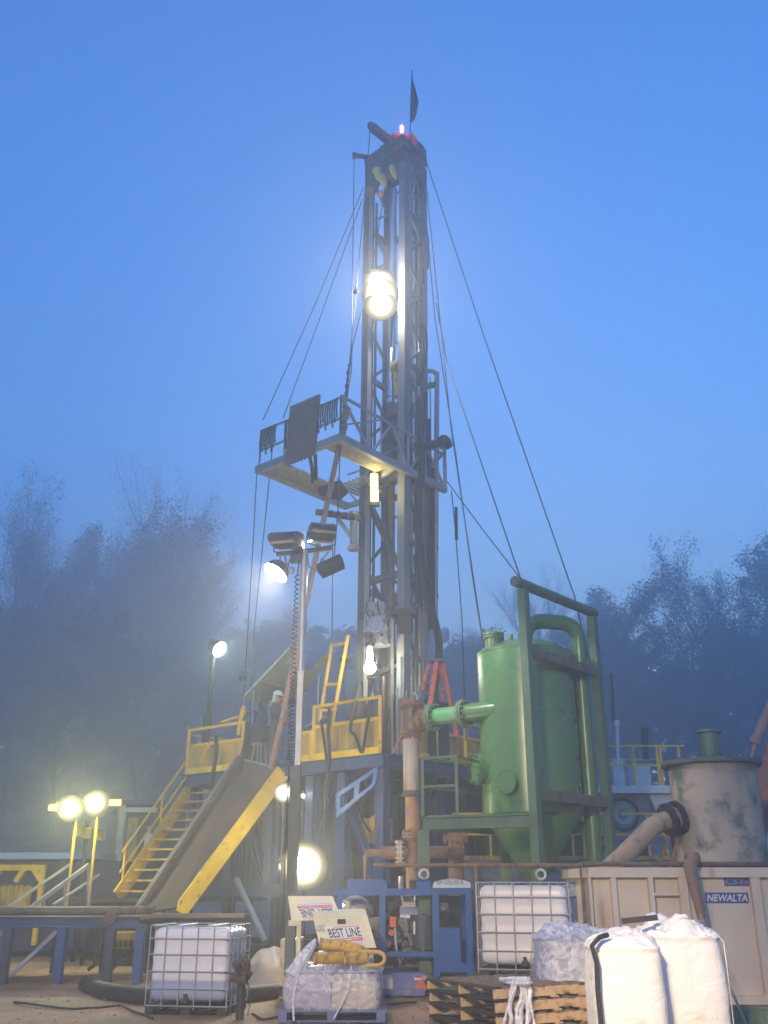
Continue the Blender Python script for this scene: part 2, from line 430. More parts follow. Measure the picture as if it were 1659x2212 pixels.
# ---------------------------------------------------------------- haze
def haze():
    m = bpy.data.materials.new('haze_air'); m.use_nodes = True; N, L = m.node_tree.nodes, m.node_tree.links
    for n in list(N): N.remove(n)
    pv = N.new('ShaderNodeVolumePrincipled'); pv.inputs['Density'].default_value = HAZE_D
    pv.inputs['Color'].default_value = (0.93, 0.95, 0.98, 1); pv.inputs['Anisotropy'].default_value = 0.68
    o = N.new('ShaderNodeOutputMaterial'); L.new(pv.outputs['Volume'], o.inputs['Volume'])
    b = MB(); b.bb((-170, -20, -1.2), (170, 190, 54)); ob = b.build('haze', m, smooth=False)
    tag(ob, 'pale even morning fog filling the air over the whole yard', 'haze', kind='stuff')
HAZE_D = 0.0122
haze()
# ---------------------------------------------------------------- lettering
def text_geo(s, shear=0.0, bold=0.0):
    cu = bpy.data.curves.new('lettering', 'FONT'); cu.body = s; cu.size = 1; cu.shear = shear; cu.offset = bold; cu.resolution_u = 2
    ob = bpy.data.objects.new('lettering', cu); COL.objects.link(ob)
    dg = bpy.context.evaluated_depsgraph_get(); me = bpy.data.meshes.new_from_object(ob.evaluated_get(dg))
    vs = [v.co.copy() for v in me.vertices]; fs = [tuple(p.vertices) for p in me.polygons]
    bpy.data.objects.remove(ob); bpy.data.curves.remove(cu); bpy.data.meshes.remove(me)
    return vs, fs
def letter(mb, s, org, ux, uy, w, h, shear=0.0, bold=0.0):
    """fit the words into a w x h box from org along ux, uy"""
    vs, fs = text_geo(s, shear, bold)
    x0 = min(v.x for v in vs); x1 = max(v.x for v in vs); y0 = min(v.y for v in vs); y1 = max(v.y for v in vs)
    org, ux, uy = Vector(org), Vector(ux).normalized(), Vector(uy).normalized()
    mb.add([org + ux*((v.x-x0)/(x1-x0)*w) + uy*((v.y-y0)/(y1-y0)*h) for v in vs], fs)
ink = mat('black_print', (0.03, 0.03, 0.035), 0.5, bump=0); red_ink = mat('red_print', (0.62, 0.04, 0.05), 0.5, bump=0)
paper = mat('white_sticker', (0.72, 0.72, 0.70), 0.5, bump=0, var=0.05); navy = mat('navy_sign', (0.05, 0.06, 0.22), 0.5, bump=0)
white_ink = mat('white_print', (0.70, 0.70, 0.68), 0.5, bump=0, var=0.05)

# ---------------------------------------------------------------- IBC totes
def tote_mat():
    m = bpy.data.materials.new('milky_plastic_with_liquid'); m.use_nodes = True; N, L = m.node_tree.nodes, m.node_tree.links
    b = N['Principled BSDF']; b.inputs['Roughness'].default_value = 0.35; b.inputs['Subsurface Weight'].default_value = 0.15
    b.inputs['Subsurface Radius'].default_value = (0.1, 0.1, 0.1)
    tc = N.new('ShaderNodeTexCoord'); sp = N.new('ShaderNodeSeparateXYZ'); L.new(tc.outputs['Object'], sp.inputs['Vector'])
    n = N.new('ShaderNodeTexNoise'); n.inputs['Scale'].default_value = 5; L.new(tc.outputs['Object'], n.inputs['Vector'])
    ad = N.new('ShaderNodeMath'); ad.operation = 'MULTIPLY_ADD'; L.new(n.outputs['Fac'], ad.inputs[0]); ad.inputs[1].default_value = 0.03; L.new(sp.outputs['Z'], ad.inputs[2])
    r = N.new('ShaderNodeValToRGB'); e = r.color_ramp.elements
    e[0].position = 0.44; e[0].color = (0.29, 0.33, 0.46, 1); e[1].position = 0.48; e[1].color = (0.66, 0.64, 0.68, 1)
    L.new(ad.outputs[0], r.inputs['Fac']); L.new(r.outputs['Color'], b.inputs['Base Color'])
    return m
tote_plastic = tote_mat()
tote_full = mat('milky_plastic', (0.66, 0.62, 0.60), 0.35, 0, (0.5, 0.44, 0.38), 0.2, 3, bump=0.03)
def make_tote(label, bm_, plate=False, W=1.2, D=1.0, H=1.16):
    t = thing('tote_tank', (0,0,0), label, 'tote tank', 'caged plastic liquid totes')
    # bottle: rounded box with pillowed panels
    vs, fs = [], []; nz = 22; na = 56
    for i in range(nz+1):
        z = 0.17 + (H-0.20)*i/nz; tz = i/nz
        edge = min(1.0, math.sin(math.pi*min(tz, 0.06)/0.12) if tz < .06 else (math.sin(math.pi*min(1-tz, 0.08)/0.16) if tz > .92 else 1))
        ins = 0.05*(1-edge)
        bulge = 0.012*abs(math.sin(tz*math.pi*4))
        for j in range(na):
            a = 2*math.pi*j/na; c, s_ = math.cos(a), math.sin(a); p = 0.16
            x = (W/2-0.035-ins+bulge)*math.copysign(abs(c)**p, c); y = (D/2-0.035-ins+bulge)*math.copysign(abs(s_)**p, s_)
            vs.append((x, y, z))
    for i in range(nz):
        for j in range(na): fs.append((i*na+j, i*na+(j+1)%na, (i+1)*na+(j+1)%na, (i+1)*na+j))
    fs.append(tuple(reversed(range(na)))); fs.append(tuple(nz*na+j for j in range(na)))
    b = MB(); b.sm = 60; b.add(vs, fs); bo = b.build('bottle', bm_, t)
    cp = MB(); cp.lathe((0, 0, H-0.03), [(0.09, 0), (0.09, 0.035), (0.08, 0.045)], 20); cp.build('cap', black, bo)
    cg = MB(); r = 0.009
    for k in range(6):
        x = -W/2 + W*k/5
        for y in (-D/2, D/2): cg.tube((x, y, 0.08), (x, y, H), r, 6)
    for k in range(1, 5):
        y = -D/2 + D*k/5
        for x in (-W/2, W/2): cg.tube((x, y, 0.08), (x, y, H), r, 6)
    for z in (0.12, 0.34, 0.56, 0.78, 0.99, H):
        q = [(-W/2, -D/2, z), (W/2, -D/2, z), (W/2, D/2, z), (-W/2, D/2, z)]
        for i in range(4): cg.tube(q[i], q[(i+1) % 4], r*1.1, 6)
    for x in (-0.25, 0.25): cg.tube((x, -D/2, H), (x, D/2, H), r*1.3, 6)
    cg.build('cage', steel, t)
    pl = MB()
    for x in (-W/2+0.07, 0, W/2-0.07):
        for y in (-D/2+0.08, 0, D/2-0.08): pl.box((x, y, 0.055), (0.13, 0.15, 0.09))
    for y in (-D/2+0.08, 0, D/2-0.08): pl.box((0, y, 0.006), (W, 0.13, 0.012))
    pl.box((0, 0, 0.105), (W+0.02, D+0.02, 0.012)); pl.build('pallet_base', dark, t)
    vb = MB(); vb.tube((0, -D/2+0.08, 0.20), (0, -D/2-0.05, 0.20), 0.04, 12); vb.box((0, -D/2-0.02, 0.26), (0.03, 0.1, 0.03)); vb.build('drain_valve', black, t)
    if plate:
        pm = MB(); pm.box((W/2+0.012, 0.06, 0.70), (0.006, 0.62, 0.52)); p_ = pm.build('side_plate', steel, t)
        lb = MB(); lb.box((W/2+0.017, 0.02, 0.60), (0.004, 0.22, 0.22)); lb.box((W/2+0.017, 0.20, 0.88), (0.004, 0.07, 0.12)); lb.build('label_sheet', paper, p_)
    return t
g0 = atz(410, 2197, 0)
t1 = make_tote('milky caged tote on the dirt at left, part full of bluish liquid', tote_plastic)
t1.location = (g0.x-0.02, g0.y+0.62, 0); t1.rotation_euler = (0, 0, R(-9))
base2 = at(1140, 2098, 13.6)
t2 = make_tote('creamy caged tote with a grey side plate standing beside the blue power skid', tote_full, True, W=1.22, H=1.17)
t2.location = (base2.x+0.10, 14.0, 0.66); t2.rotation_euler = (0, 0, R(-16))

# ---------------------------------------------------------------- pallets
def make_pallet(label, group, boards, sides, L=1.3, W=1.35, seed=0):
    rnd = random.Random(seed); t = thing('pallet', (0,0,0), label, 'pallet', group)
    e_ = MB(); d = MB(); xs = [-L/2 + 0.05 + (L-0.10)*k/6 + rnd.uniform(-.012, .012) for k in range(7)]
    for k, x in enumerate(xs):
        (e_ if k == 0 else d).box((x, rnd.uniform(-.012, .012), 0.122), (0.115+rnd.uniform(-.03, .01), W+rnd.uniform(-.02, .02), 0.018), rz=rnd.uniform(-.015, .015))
    d.build('deck_boards', boards, t)
    for y in (-W/2+0.02, 0, W/2-0.02):
        s_ = MB(); n_ = [(-L/2, .019), (-L/2+.22, .019), (-L/2+.25, .036), (-L/2+.42, .036), (-L/2+.45, .019), (L/2-.45, .019), (L/2-.42, .036), (L/2-.25, .036), (L/2-.22, .019), (L/2, .019), (L/2, .1125), (-L/2, .1125)]
        s_.prism(n_, y-.02, y+.02); s_.build('stringer', sides, t)
    b = MB()
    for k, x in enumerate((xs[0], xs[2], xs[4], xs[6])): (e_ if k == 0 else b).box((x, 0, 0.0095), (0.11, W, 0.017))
    b.build('bottom_boards', sides, t); e_.build('dark_end_boards', wood_d, t)  # shade on the stack's left face put into darker boards
    return t
C_ = Vector((1.22, 11.55, 0)); ang = math.atan2(0.50, 0.86)
ex = Vector((math.cos(ang), math.sin(ang), 0)); ey = Vector((-math.sin(ang), math.cos(ang), 0))
lbls = ['bottom pallet of the near stack of wooden pallets', 'second pallet from the bottom of the near pallet stack', 'third pallet from the bottom of the near pallet stack',
        'fourth pallet in the near stack, just under its top pallet', 'weathered top pallet of the near stack, with shredded plastic on its corner']
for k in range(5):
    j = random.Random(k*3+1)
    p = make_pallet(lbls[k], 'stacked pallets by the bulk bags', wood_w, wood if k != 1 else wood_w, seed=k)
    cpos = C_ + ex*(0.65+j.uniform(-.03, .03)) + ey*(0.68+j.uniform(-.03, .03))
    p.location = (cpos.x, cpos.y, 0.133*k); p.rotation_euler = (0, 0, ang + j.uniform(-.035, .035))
for k in range(4):
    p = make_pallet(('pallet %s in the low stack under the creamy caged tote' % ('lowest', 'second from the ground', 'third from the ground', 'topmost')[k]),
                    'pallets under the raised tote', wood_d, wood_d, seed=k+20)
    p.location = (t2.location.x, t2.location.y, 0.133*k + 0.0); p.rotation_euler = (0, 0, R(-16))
t2.location.z = 0.133*4 + 0.04
# shredded plastic hanging from the stack corner
def plastic_mat(name, a=0.45, col=(0.75, 0.75, 0.8)):
    m = bpy.data.materials.new(name); m.use_nodes = True; N, L = m.node_tree.nodes, m.node_tree.links
    b = N['Principled BSDF']; b.inputs['Roughness'].default_value = 0.22; b.inputs['Base Color'].default_value = (*col, 1)
    tc = N.new('ShaderNodeTexCoord'); n = N.new('ShaderNodeTexNoise'); n.inputs['Scale'].default_value = 7; n.inputs['Detail'].default_value = 6; n.inputs['Distortion'].default_value = 1.5
    L.new(tc.outputs['Object'], n.inputs['Vector'])
    r = N.new('ShaderNodeMapRange'); r.inputs['From Min'].default_value = 0.35; r.inputs['From Max'].default_value = 0.65
    r.inputs['To Min'].default_value = a*0.45; r.inputs['To Max'].default_value = min(1, a*1.5); L.new(n.outputs['Fac'], r.inputs['Value']); L.new(r.outputs['Result'], b.inputs['Alpha'])
    bp = N.new('ShaderNodeBump'); bp.inputs['Strength'].default_value = 0.6; bp.inputs['Distance'].default_value = 0.04
    L.new(n.outputs['Fac'], bp.inputs['Height']); L.new(bp.outputs['Normal'], b.inputs['Normal'])
    return m
film = plastic_mat('clear_wrap_film', 0.38); film_w = plastic_mat('milky_torn_film', 0.85)
ft = MB(); rnd = random.Random(4)
q0 = C_ + ex*0.32 + Vector((0, 0, 0.70))
for k in range(11):
    p = q0 + ex*rnd.uniform(-.10, .12) - ey*0.03; pts = [p + ey*0.25 + Vector((0, 0, 0.02)), p + Vector((0, 0, .04))]
    for i in range(6):
        p = p + ex*rnd.uniform(-.07, .035) - ey*rnd.uniform(0.0, .02) + Vector((0, 0, -0.085)); pts.append(p.copy())
    ft.path(pts, 0.012, 5, True, [0.02*rnd.uniform(.5, 1.4) for _ in pts])
ft.ball(q0 + Vector((0, 0, 0.0)), 0.10, 12, (1.6, 1.1, 0.35))
tag(ft.build('plastic_scrap', film_w), 'shredded clear plastic wrap hanging over the corner of the near pallet stack', 'plastic wrap')

# ---------------------------------------------------------------- bulk bags
def woven(name, col):
    m = bpy.data.materials.new(name); m.use_nodes = True; N, L = m.node_tree.nodes, m.node_tree.links
    b = N['Principled BSDF']; b.inputs['Roughness'].default_value = 0.55
    tc = N.new('ShaderNodeTexCoord'); mp = N.new('ShaderNodeMapping'); mp.inputs['Scale'].default_value = (1, 1, 14); L.new(tc.outputs['Object'], mp.inputs['Vector'])
    n = N.new('ShaderNodeTexNoise'); n.inputs['Scale'].default_value = 3.5; n.inputs['Detail'].default_value = 7; L.new(mp.outputs['Vector'], n.inputs['Vector'])
    n2 = N.new('ShaderNodeTexNoise'); n2.inputs['Scale'].default_value = 4; n2.inputs['Detail'].default_value = 6; L.new(tc.outputs['Object'], n2.inputs['Vector'])
    r = N.new('ShaderNodeValToRGB'); e = r.color_ramp.elements; e[0].position = 0.60; e[0].color = (*col, 1); e[1].position = 0.74; e[1].color = (col[0]*.8, col[1]*.66, col[2]*.5, 1)
    L.new(n2.outputs['Fac'], r.inputs['Fac']); L.new(r.outputs['Color'], b.inputs['Base Color'])
    n4 = N.new('ShaderNodeTexNoise'); n4.inputs['Scale'].default_value = 3.2; n4.inputs['Detail'].default_value = 5; n4.inputs['Distortion'].default_value = 2.2; L.new(tc.outputs['Object'], n4.inputs['Vector'])
    bq = N.new('ShaderNodeBump'); bq.inputs['Strength'].default_value = 0.4; bq.inputs['Distance'].default_value = 0.05; L.new(n4.outputs['Fac'], bq.inputs['Height'])
    bp = N.new('ShaderNodeBump'); bp.inputs['Strength'].default_value = 0.3; bp.inputs['Distance'].default_value = 0.015; L.new(bq.outputs['Normal'], bp.inputs['Normal'])
    L.new(n.outputs['Fac'], bp.inputs['Height']); L.new(bp.outputs['Normal'], b.inputs['Normal']); return m
bagm = woven('white_woven_sack', (0.80, 0.79, 0.76)); bagb = mat('blue_grey_sack', (0.22, 0.26, 0.40), 0.6, bump=0.2)
def bag_mb(c, W, D, H, seed, crumple=0.10, tip=(0.0, 0.0, 0.16), sq=0.45, n=84, m=60):
    from mathutils import noise
    vs, fs = [], []; c = Vector(c); o = Vector((seed*7.3, seed*2.1, 0))
    for i in range(m+1):
        t = i/m
        if t < 0.66:
            u = t/0.66; z = H*0.88*u; rr = 0.93 + 0.10*math.sin(math.pi*min(1, u*0.9+0.05))**0.8; cr = 0.010
            if u < .06: rr *= 0.9 + u/.06*0.1
            k = 0.0
        else:
            u = (t-0.66)/0.34; z = H*0.88 + H*0.12*math.sin(u*math.pi/2)**0.7; rr = 1.0*(1-u)**0.75 + 0.02; cr = crumple*min(1, u*4); k = u
        for j in range(n):
            a = 2*math.pi*j/n; cc, ss = math.cos(a), math.sin(a)
            x = W/2*rr*math.copysign(abs(cc)**sq, cc); y = D/2*rr*math.copysign(abs(ss)**sq, ss)
            p = Vector((x, y, z))
            q = noise.noise(Vector((x*3, y*3, z*3)) + o) ; q2 = abs(noise.noise(Vector((x*6.5, y*6.5, z*5)) + o)) + .5*abs(noise.noise(Vector((x*15, y*15, z*12)) + o))
            f = cr*(q*0.9 + (0.35-q2)*0.9)
            fold = 0.0022*math.sin(z*70 + 3*noise.noise(p*2+o)) if t < .66 else 0
            if k == 0: f += 0.035*noise.noise(Vector((x*1.6, y*1.6, z*2.2)) + o*1.7) + 0.02*noise.noise(Vector((x*4, y*4, z*7)) + o)
            p = Vector((x*(1+f*0.7+fold), y*(1+f*0.7+fold), z + f*H*0.75*(1 if k > 0 else 0)))
            if k > 0.3: w = ((k-0.3)/0.7)**1.5; p += Vector(tip)*w
            vs.append(p + c)
    for i in range(m):
        for j in range(n): fs.append((i*n+j, i*n+(j+1) % n, (i+1)*n+(j+1) % n, (i+1)*n+j))
    fs.append(tuple(reversed(range(n)))); fs.append(tuple(m*n+j for j in range(n)))
    b = MB(); b.sm = 70; return b.add(vs, fs)
def bag(name, label, c, W, D, H, seed, m_=None, **k):
    t = thing(name, c, label, 'bulk bag', 'white bulk bags at the right')
    b = bag_mb(c, W, D, H, seed, **k).build('sack', m_ or bagm, t); return t, b
cA = Vector((2.57, 11.3, 0)); cB = Vector((3.33, 11.85, 0)); cC = Vector((2.40, 12.95, 0))
tA, sA = bag('bulk_bag', 'overlit white bulk bag with a long black strap down its left side', cA, 0.74, 0.80, 1.22, 3, crumple=0.09, tip=(0.15, 0, 0.0))
st = MB(); xl = cA.x - 0.385
pts = [(cA.x-0.22, cA.y-0.40, 1.22), (cA.x-0.32, cA.y-0.45, 1.20), (cA.x-0.41, cA.y-0.475, 1.12), (xl+0.012, cA.y-0.475, 0.95), (xl+0.0, cA.y-0.475, 0.7), (xl+0.01, cA.y-0.475, 0.4), (xl+0.02, cA.y-0.475, 0.05)]
st.path(pts, 0.026, 8); st.build('strap', black, tA)
sb_ = MB(); sb_.bar((cA.x+0.10, cA.y+0.30, 1.33), (cA.x+0.50, cA.y+0.28, 1.37), 0.03, 0.06); sb_.build('lifting_strap', dark, tA)
tB, sB = bag('bulk_bag', 'tall white bulk bag with a peaked crumpled top, rightmost of the bags', cB, 0.86, 0.88, 1.31, 8, crumple=0.15, tip=(-0.12, 0, 0.05))
sm = MB()
for x, z0, z1 in ((0.42, 1.12, 0.1),): sm.path([(cB.x+x*0.9, cB.y-0.30, 1.2), (cB.x+x, cB.y-0.36, z0), (cB.x+x, cB.y-0.38, 0.6), (cB.x+x*0.98, cB.y-0.38, z1)], 0.008, 5)
sm.build('seam_cord', steel, tB)
tC, sC = bag('wrapped_bag', 'blue-grey bag under loose clear plastic, behind the strapped white bag', cC, 1.02, 1.0, 1.16, 12, m_=bagb, crumple=0.06, tip=(0, 0, 0))
cf = bag_mb(cC + Vector((0, 0, 0.0)), 1.10, 1.08, 1.24, 15, crumple=0.17, tip=(-.12, 0, 0.03), n=70); cf.build('clear_cover', plastic_mat('clear_bag_cover', 0.42, (0.8, 0.8, 0.86)), tC)

# ---------------------------------------------------------------- wrapped pallet with pipes
g = atz(716, 2209, 0); WX, WY = g.x, g.y + 0.58
t = thing('wrapped_load', (WX, WY, 0), 'pallet load of boxes under clear stretch film, in front of the light plant', 'pallet load')
b = MB()
b.bb((WX-0.62, WY-0.52, 0.16), (WX-0.02, WY+0.5, 0.56)); b.build('carton', mat('lilac_grey_carton', (0.30, 0.28, 0.42), 0.8, 0, (0.2, 0.2, 0.3), 0.3, 3), t)
b = MB(); b.bb((WX+0.0, WY-0.5, 0.16), (WX+0.60, WY+0.5, 0.50))
for k in range(5): b.bb((WX+0.02+0.12*k, WY-0.515, 0.16), (WX+0.11+0.12*k, WY-0.5, 0.47-0.01*(k % 2)))
b.build('sack_stack', mat('tan_sacks', (0.52, 0.44, 0.31), 0.8, 0, (0.3, 0.25, 0.2), 0.3, 5), t)
b = MB()
for y in (-0.5, 0, 0.5): b.bb((WX-0.72, WY+y-0.06, 0.0), (WX+0.72, WY+y+0.06, 0.02))
for x in (-0.66, 0, 0.66):
    for y in (-0.5, 0, 0.5): b.box((WX+x, WY+y, 0.07), (0.12, 0.12, 0.10))
for k in range(7): b.bb((WX-0.74, WY-0.56+k*0.165, 0.12), (WX+0.74, WY-0.56+k*0.165+0.12, 0.142))
b.build('pallet_base', mat('blue_stained_wood', (0.12, 0.15, 0.28), 0.8), t)
fm = bag_mb((WX, WY, 0.1), 1.36, 1.14, 0.57, 21, crumple=0.16, tip=(0, 0, 0.0), sq=0.28, n=90, m=50)
fm.build('stretch_film', film, t)
b = MB(); rnd = random.Random(8)      # gathered peak and hanging tails of the film
b.path([(WX-0.55, WY-0.50, 0.55), (WX-0.45, WY-0.45, 0.72), (WX-0.30, WY-0.3, 0.93), (WX-0.26, WY-0.25, 1.0)], .05, 8, True, [0.10, 0.10, 0.055, 0.02])
b.path([(WX-0.34, WY-0.40, 0.86), (WX-0.46, WY-0.56, 0.6), (WX-0.52, WY-0.61, 0.3), (WX-0.50, WY-0.63, 0.03)], 0.016, 6)
b.path([(WX-0.10, WY-0.5, 0.66), (WX-0.12, WY-0.585, 0.5), (WX-0.06, WY-0.6, 0.36)], 0.01, 6)
b.path([(WX+0.25, WY-0.5, 0.68), (WX+0.23, WY-0.60, 0.42), (WX+0.12, WY-0.62, 0.2), (WX+0.03, WY-0.63, 0.05)], 0.012, 6)
b.path([(WX+0.40, WY-0.4, 0.60), (WX+0.47, WY-0.2, 0.72), (WX+0.52, WY-0.2, 0.60)], .04, 8, True, [0.07, 0.045, 0.06])
b.build('film_tail', film_w, t)
ochre = mat('scuffed_ochre_paint', (0.60, 0.37, 0.06), 0.55, 0, (0.24, 0.13, 0.05), 0.34, 9)
def elbow(pts, r, label):
    tt = thing('yellow_pipe', pts[0], label, 'pipe fitting', 'yellow pipe pieces on the wrapped load')
    b = MB(); b.path(pts, r, 20, False); b.path([Vector(p) for p in pts], r*0.86, 20, False)
    b.build('pipe_body', ochre, tt)
    e = MB()
    for (p, q) in ((pts[0], pts[1]),):
        ax = (Vector(q)-Vector(p)).normalized(); e.tube(Vector(p)-ax*0.002, Vector(p)+ax*0.04, r*1.10, 20, cap=False); e.tube(Vector(p)+ax*0.03, Vector(p)+ax*0.034, r*0.87, 20)
    e.build('pipe_mouth', mat('grimy_yellow_rim', (0.30, 0.19, 0.05), 0.6), tt); return tt
zt = 0.70
elbow([(WX-0.26, WY-0.45, zt+0.07), (WX-0.02, WY-0.38, zt+0.07), (WX+0.10, WY-0.3, zt+0.07), (WX+0.22, WY-0.1, zt+0.07)], 0.075, 'left yellow pipe piece with its open end to the camera, on the film-wrapped load')
elbow([(WX+0.17, WY-0.50, zt+0.07), (WX+0.34, WY-0.44, zt+0.07), (WX+0.44, WY-0.38, zt+0.07)], 0.075, 'short right yellow pipe piece lying on the film-wrapped load')
elbow([(WX-0.20, WY-0.22, zt+0.24), (WX+0.12, WY-0.22, zt+0.22), (WX+0.34, WY-0.2, zt+0.16), (WX+0.46, WY-0.1, zt+0.1)], 0.075, 'topmost yellow pipe piece lying across the other two')
b = MB(); c0 = Vector((WX+0.50, WY-0.36, zt+0.06)); pts = []
for k in range(15):
    a = -math.pi/2 + math.pi*k/14; pts.append(c0 + Vector((0.10+0.11*math.cos(a), 0, 0.085*math.sin(a))))
pts = [c0+Vector((-0.15, 0, -0.085))] + pts + [c0+Vector((-0.15, 0, 0.085))]
b.path(pts, 0.028, 10); tag(b.build('tube_hoop', ochre), 'bent yellow tube handle at the right end of the yellow pipe pieces', 'tube handle')

# ---------------------------------------------------------------- crusty hydrant post and ground clutter at left
g = atz(522, 2206, 0); b = MB(); rnd = random.Random(5); gy = 14.6; gx = at(520, 2160, gy).x
t = thing('valve_post', (gx, gy, 0), 'dark crusted valve post standing by the front corner of the yard tote', 'valve post')
b.tube((gx, gy, -0.05), (gx, gy, 0.60), 0.055, 10); b.build('post', dark, t)
b = MB()
for k in range(26):
    a = rnd.uniform(0, 6.28); r = rnd.uniform(0.02, .13)
    b.ball((gx+math.cos(a)*r, gy+math.sin(a)*r, 0.48+rnd.uniform(0, 0.26)), rnd.uniform(.03, .07), 7)
b.build('crusted_head', mat('crusted_grime', (0.06, 0.045, 0.035), 0.9, 0, (0.2, 0.14, 0.09), 0.3, 12), t)
b = MB()
for s_ in (-1, 1): b.path([(gx+.05*s_, gy-.03, 0.55), (gx+.12*s_, gy-.05, 0.4), (gx+.14*s_, gy-0.04, 0.2), (gx+.11*s_, gy-.05, 0.05)], 0.008, 5)
b.path([(gx, gy, 0.56), (gx-0.24, gy-.02, 0.58)], 0.018, 6); b.build('hanging_wire', cable_m, t)
b = MB(); b.path([atz(185, 2128, .04), atz(200, 2133, .07), atz(225, 2140, .10), atz(290, 2150, .10), atz(380, 2160, .10), atz(520, 2150, .10), atz(640, 2138, .10)], 0.13, 12)
tag(b.build('berm_hose', mat('black_berm_liner', (0.025, 0.022, 0.02), 0.6, 0, (0.10, 0.07, 0.05), 0.3, 4)), 'long black spill berm lying on the dirt behind the yard tote', 'spill berm')
def mound(name, c, sx, sy, sz, m, label, cat, seed):
    from mathutils import noise
    vs, fs = [], []; n, mm = 28, 12
    for i in range(mm+1):
        th = math.pi/2*i/mm
        for j in range(n):
            a = 2*math.pi*j/n; d = Vector((math.cos(th)*math.cos(a), math.cos(th)*math.sin(a), math.sin(th)))
            k = 1 + 0.22*noise.noise(d*2.2 + Vector((seed, 0, 0)))
            vs.append(Vector((d.x*sx*k, d.y*sy*k, d.z*sz*k - 0.02)) + Vector(c))
    for i in range(mm):
        for j in range(n): fs.append((i*n+j, i*n+(j+1) % n, (i+1)*n+(j+1) % n, (i+1)*n+j))
    fs.append(tuple(reversed(range(n)))); b = MB(); b.sm = 60; b.add(vs, fs); return tag(b.build(name, m), label, cat)
q = atz(578, 2130, 0); mound('tarp_mound', (q.x, q.y+0.3, 0), 0.50, 0.45, 0.62, mat('tan_blue_tarp', (0.22, 0.20, 0.19), 0.6, 0, (0.36, 0.22, 0.10), 0.35, 2.2), 'rounded tan and blue tarp-covered lump beside the yard tote', 'covered lump', 3)

# ---------------------------------------------------------------- beige waste bin at right
FY = 16.4; X0 = at(1272, 1885, FY).x; X1 = X0 + 6.6; ZT = at(1280, 1871, FY).z; D0 = 2.6
t = thing('waste_bin', (X0+3, FY+1.3, 0), 'beige ribbed steel waste bin with a rung ladder and blue name signs at right', 'waste bin')
b = MB(); b.bb((X0+0.06, FY+0.05, 0.12), (X1, FY+0.09, ZT-0.1)); b.bb((X0+0.06, FY+D0-.06, 0.12), (X1, FY+D0, ZT-0.1))
b.bb((X0+.06, FY+0.09, 0.12), (X0+0.10, FY+D0-.06, ZT-.1)); b.bb((X1-.05, FY+.09, .12), (X1, FY+D0-.06, ZT-.1)); b.bb((X0+.1, FY+.1, .12), (X1-.06, FY+D0-.07, .2))
b.build('bin_wall', beige, t)
b = MB(); b.bb((X0-0.02, FY-0.07, ZT-0.17), (X1+.05, FY+0.13, ZT-0.02)); b.bb((X0-0.02, FY+D0-.1, ZT-0.17), (X1+.05, FY+D0+.07, ZT-0.02)); b.bb((X0-.02, FY+.13, ZT-.17), (X0+.13, FY+D0-.1, ZT-.02))
b.build('top_rim', beige, t)
b = MB(); b.tube((X0-0.1, FY-0.02, ZT+0.035), (X1+.05, FY-0.02, ZT+0.035), 0.035, 10); b.build('rim_pipe', frame_rust, t)
def px2x(px, py=1990): return at(px, py, FY).x
for i, (pa, pb) in enumerate(((1277, 1282), (1325, 1337), (1473, 1492), (1631, 1651), (1735, 1755), (1850, 1870))):
    b = MB(); b.bb((px2x(pa), FY-0.05, 0.1), (px2x(pb), FY+0.05, ZT-0.17)); b.build('rib', beige, t)
b = MB(); b.bb((X0, FY-0.06, 0.0), (X1, FY+0.08, 0.12)); b.build('bottom_rail', beige, t)
b = MB(); xl, xr = px2x(1411), px2x(1478); b.bb((xl-.035, FY-.10, .1), (xl+.035, FY+.05, ZT-.17)); 
for k in range(6): z = ZT-0.42-k*0.34; b.bb((xl+.035, FY-.08, z-.02), (px2x(1473), FY-.02, z+.02))
b.build('ladder', beige, t)
def sign(name, pa, pb, text, m1, m2, parent, y=FY+0.05):
    a = at(*pa, y); c = at(*pb, y); z0, z1 = min(a.z, c.z), max(a.z, c.z)
    b = MB(); b.bb((a.x, y-0.008, z0), (c.x, y-0.001, z1)); s = b.build(name, m1, parent)
    l = MB(); letter(l, text, (a.x+.03*(c.x-a.x), y-0.012, z0+0.17*(z1-z0)), (1,0,0), (0,0,1), (c.x-a.x)*.94, (z1-z0)*.66, 0.25, 0.02); l.build('lettering', m2, s, smooth=False)
sign('name_sign', (1522, 1928), (1618, 1951), 'NEWALTA', navy, white_ink, t)
sign('unit_sign', (1563, 1894), (1629, 1914), 'CST-1', navy, mat('faded_print', (0.34, 0.31, 0.38), 0.5, bump=0), t)
b = MB(); q = [at(1500, 1852, FY-.25), at(1490, 1872, FY-.35), at(1496, 1905, FY-.42), at(1508, 1950, FY-.42), at(1516, 1985, FY-.4)]
q = [V(q[0].x+.1, FY+.35, q[0].z+0.02), q[0]] + q[1:]
b.path(q, 0.075, 12, True, [0.08, .10, .10, .085, .075, .065, .05]); tag(b.build('suction_hose', mat('muddy_brown_hose', (0.27, 0.16, 0.10), 0.7, 0, (0.14, 0.09, 0.06), 0.4, 5)), 'muddy brown hose hooked over the rim of the beige bin', 'hose')
b = MB(); b.path([at(1512, 1975, FY-.5), at(1560, 2090, 14.6), at(1612, 2215, 13.4), at(1650, 2300, 12.9)], 0.02, 8)
tag(b.build('leaning_pole', mat('tan_stick', (0.42, 0.29, 0.18), 0.8)), 'thin tan pole leaning from the ground against the muddy hose', 'pole')
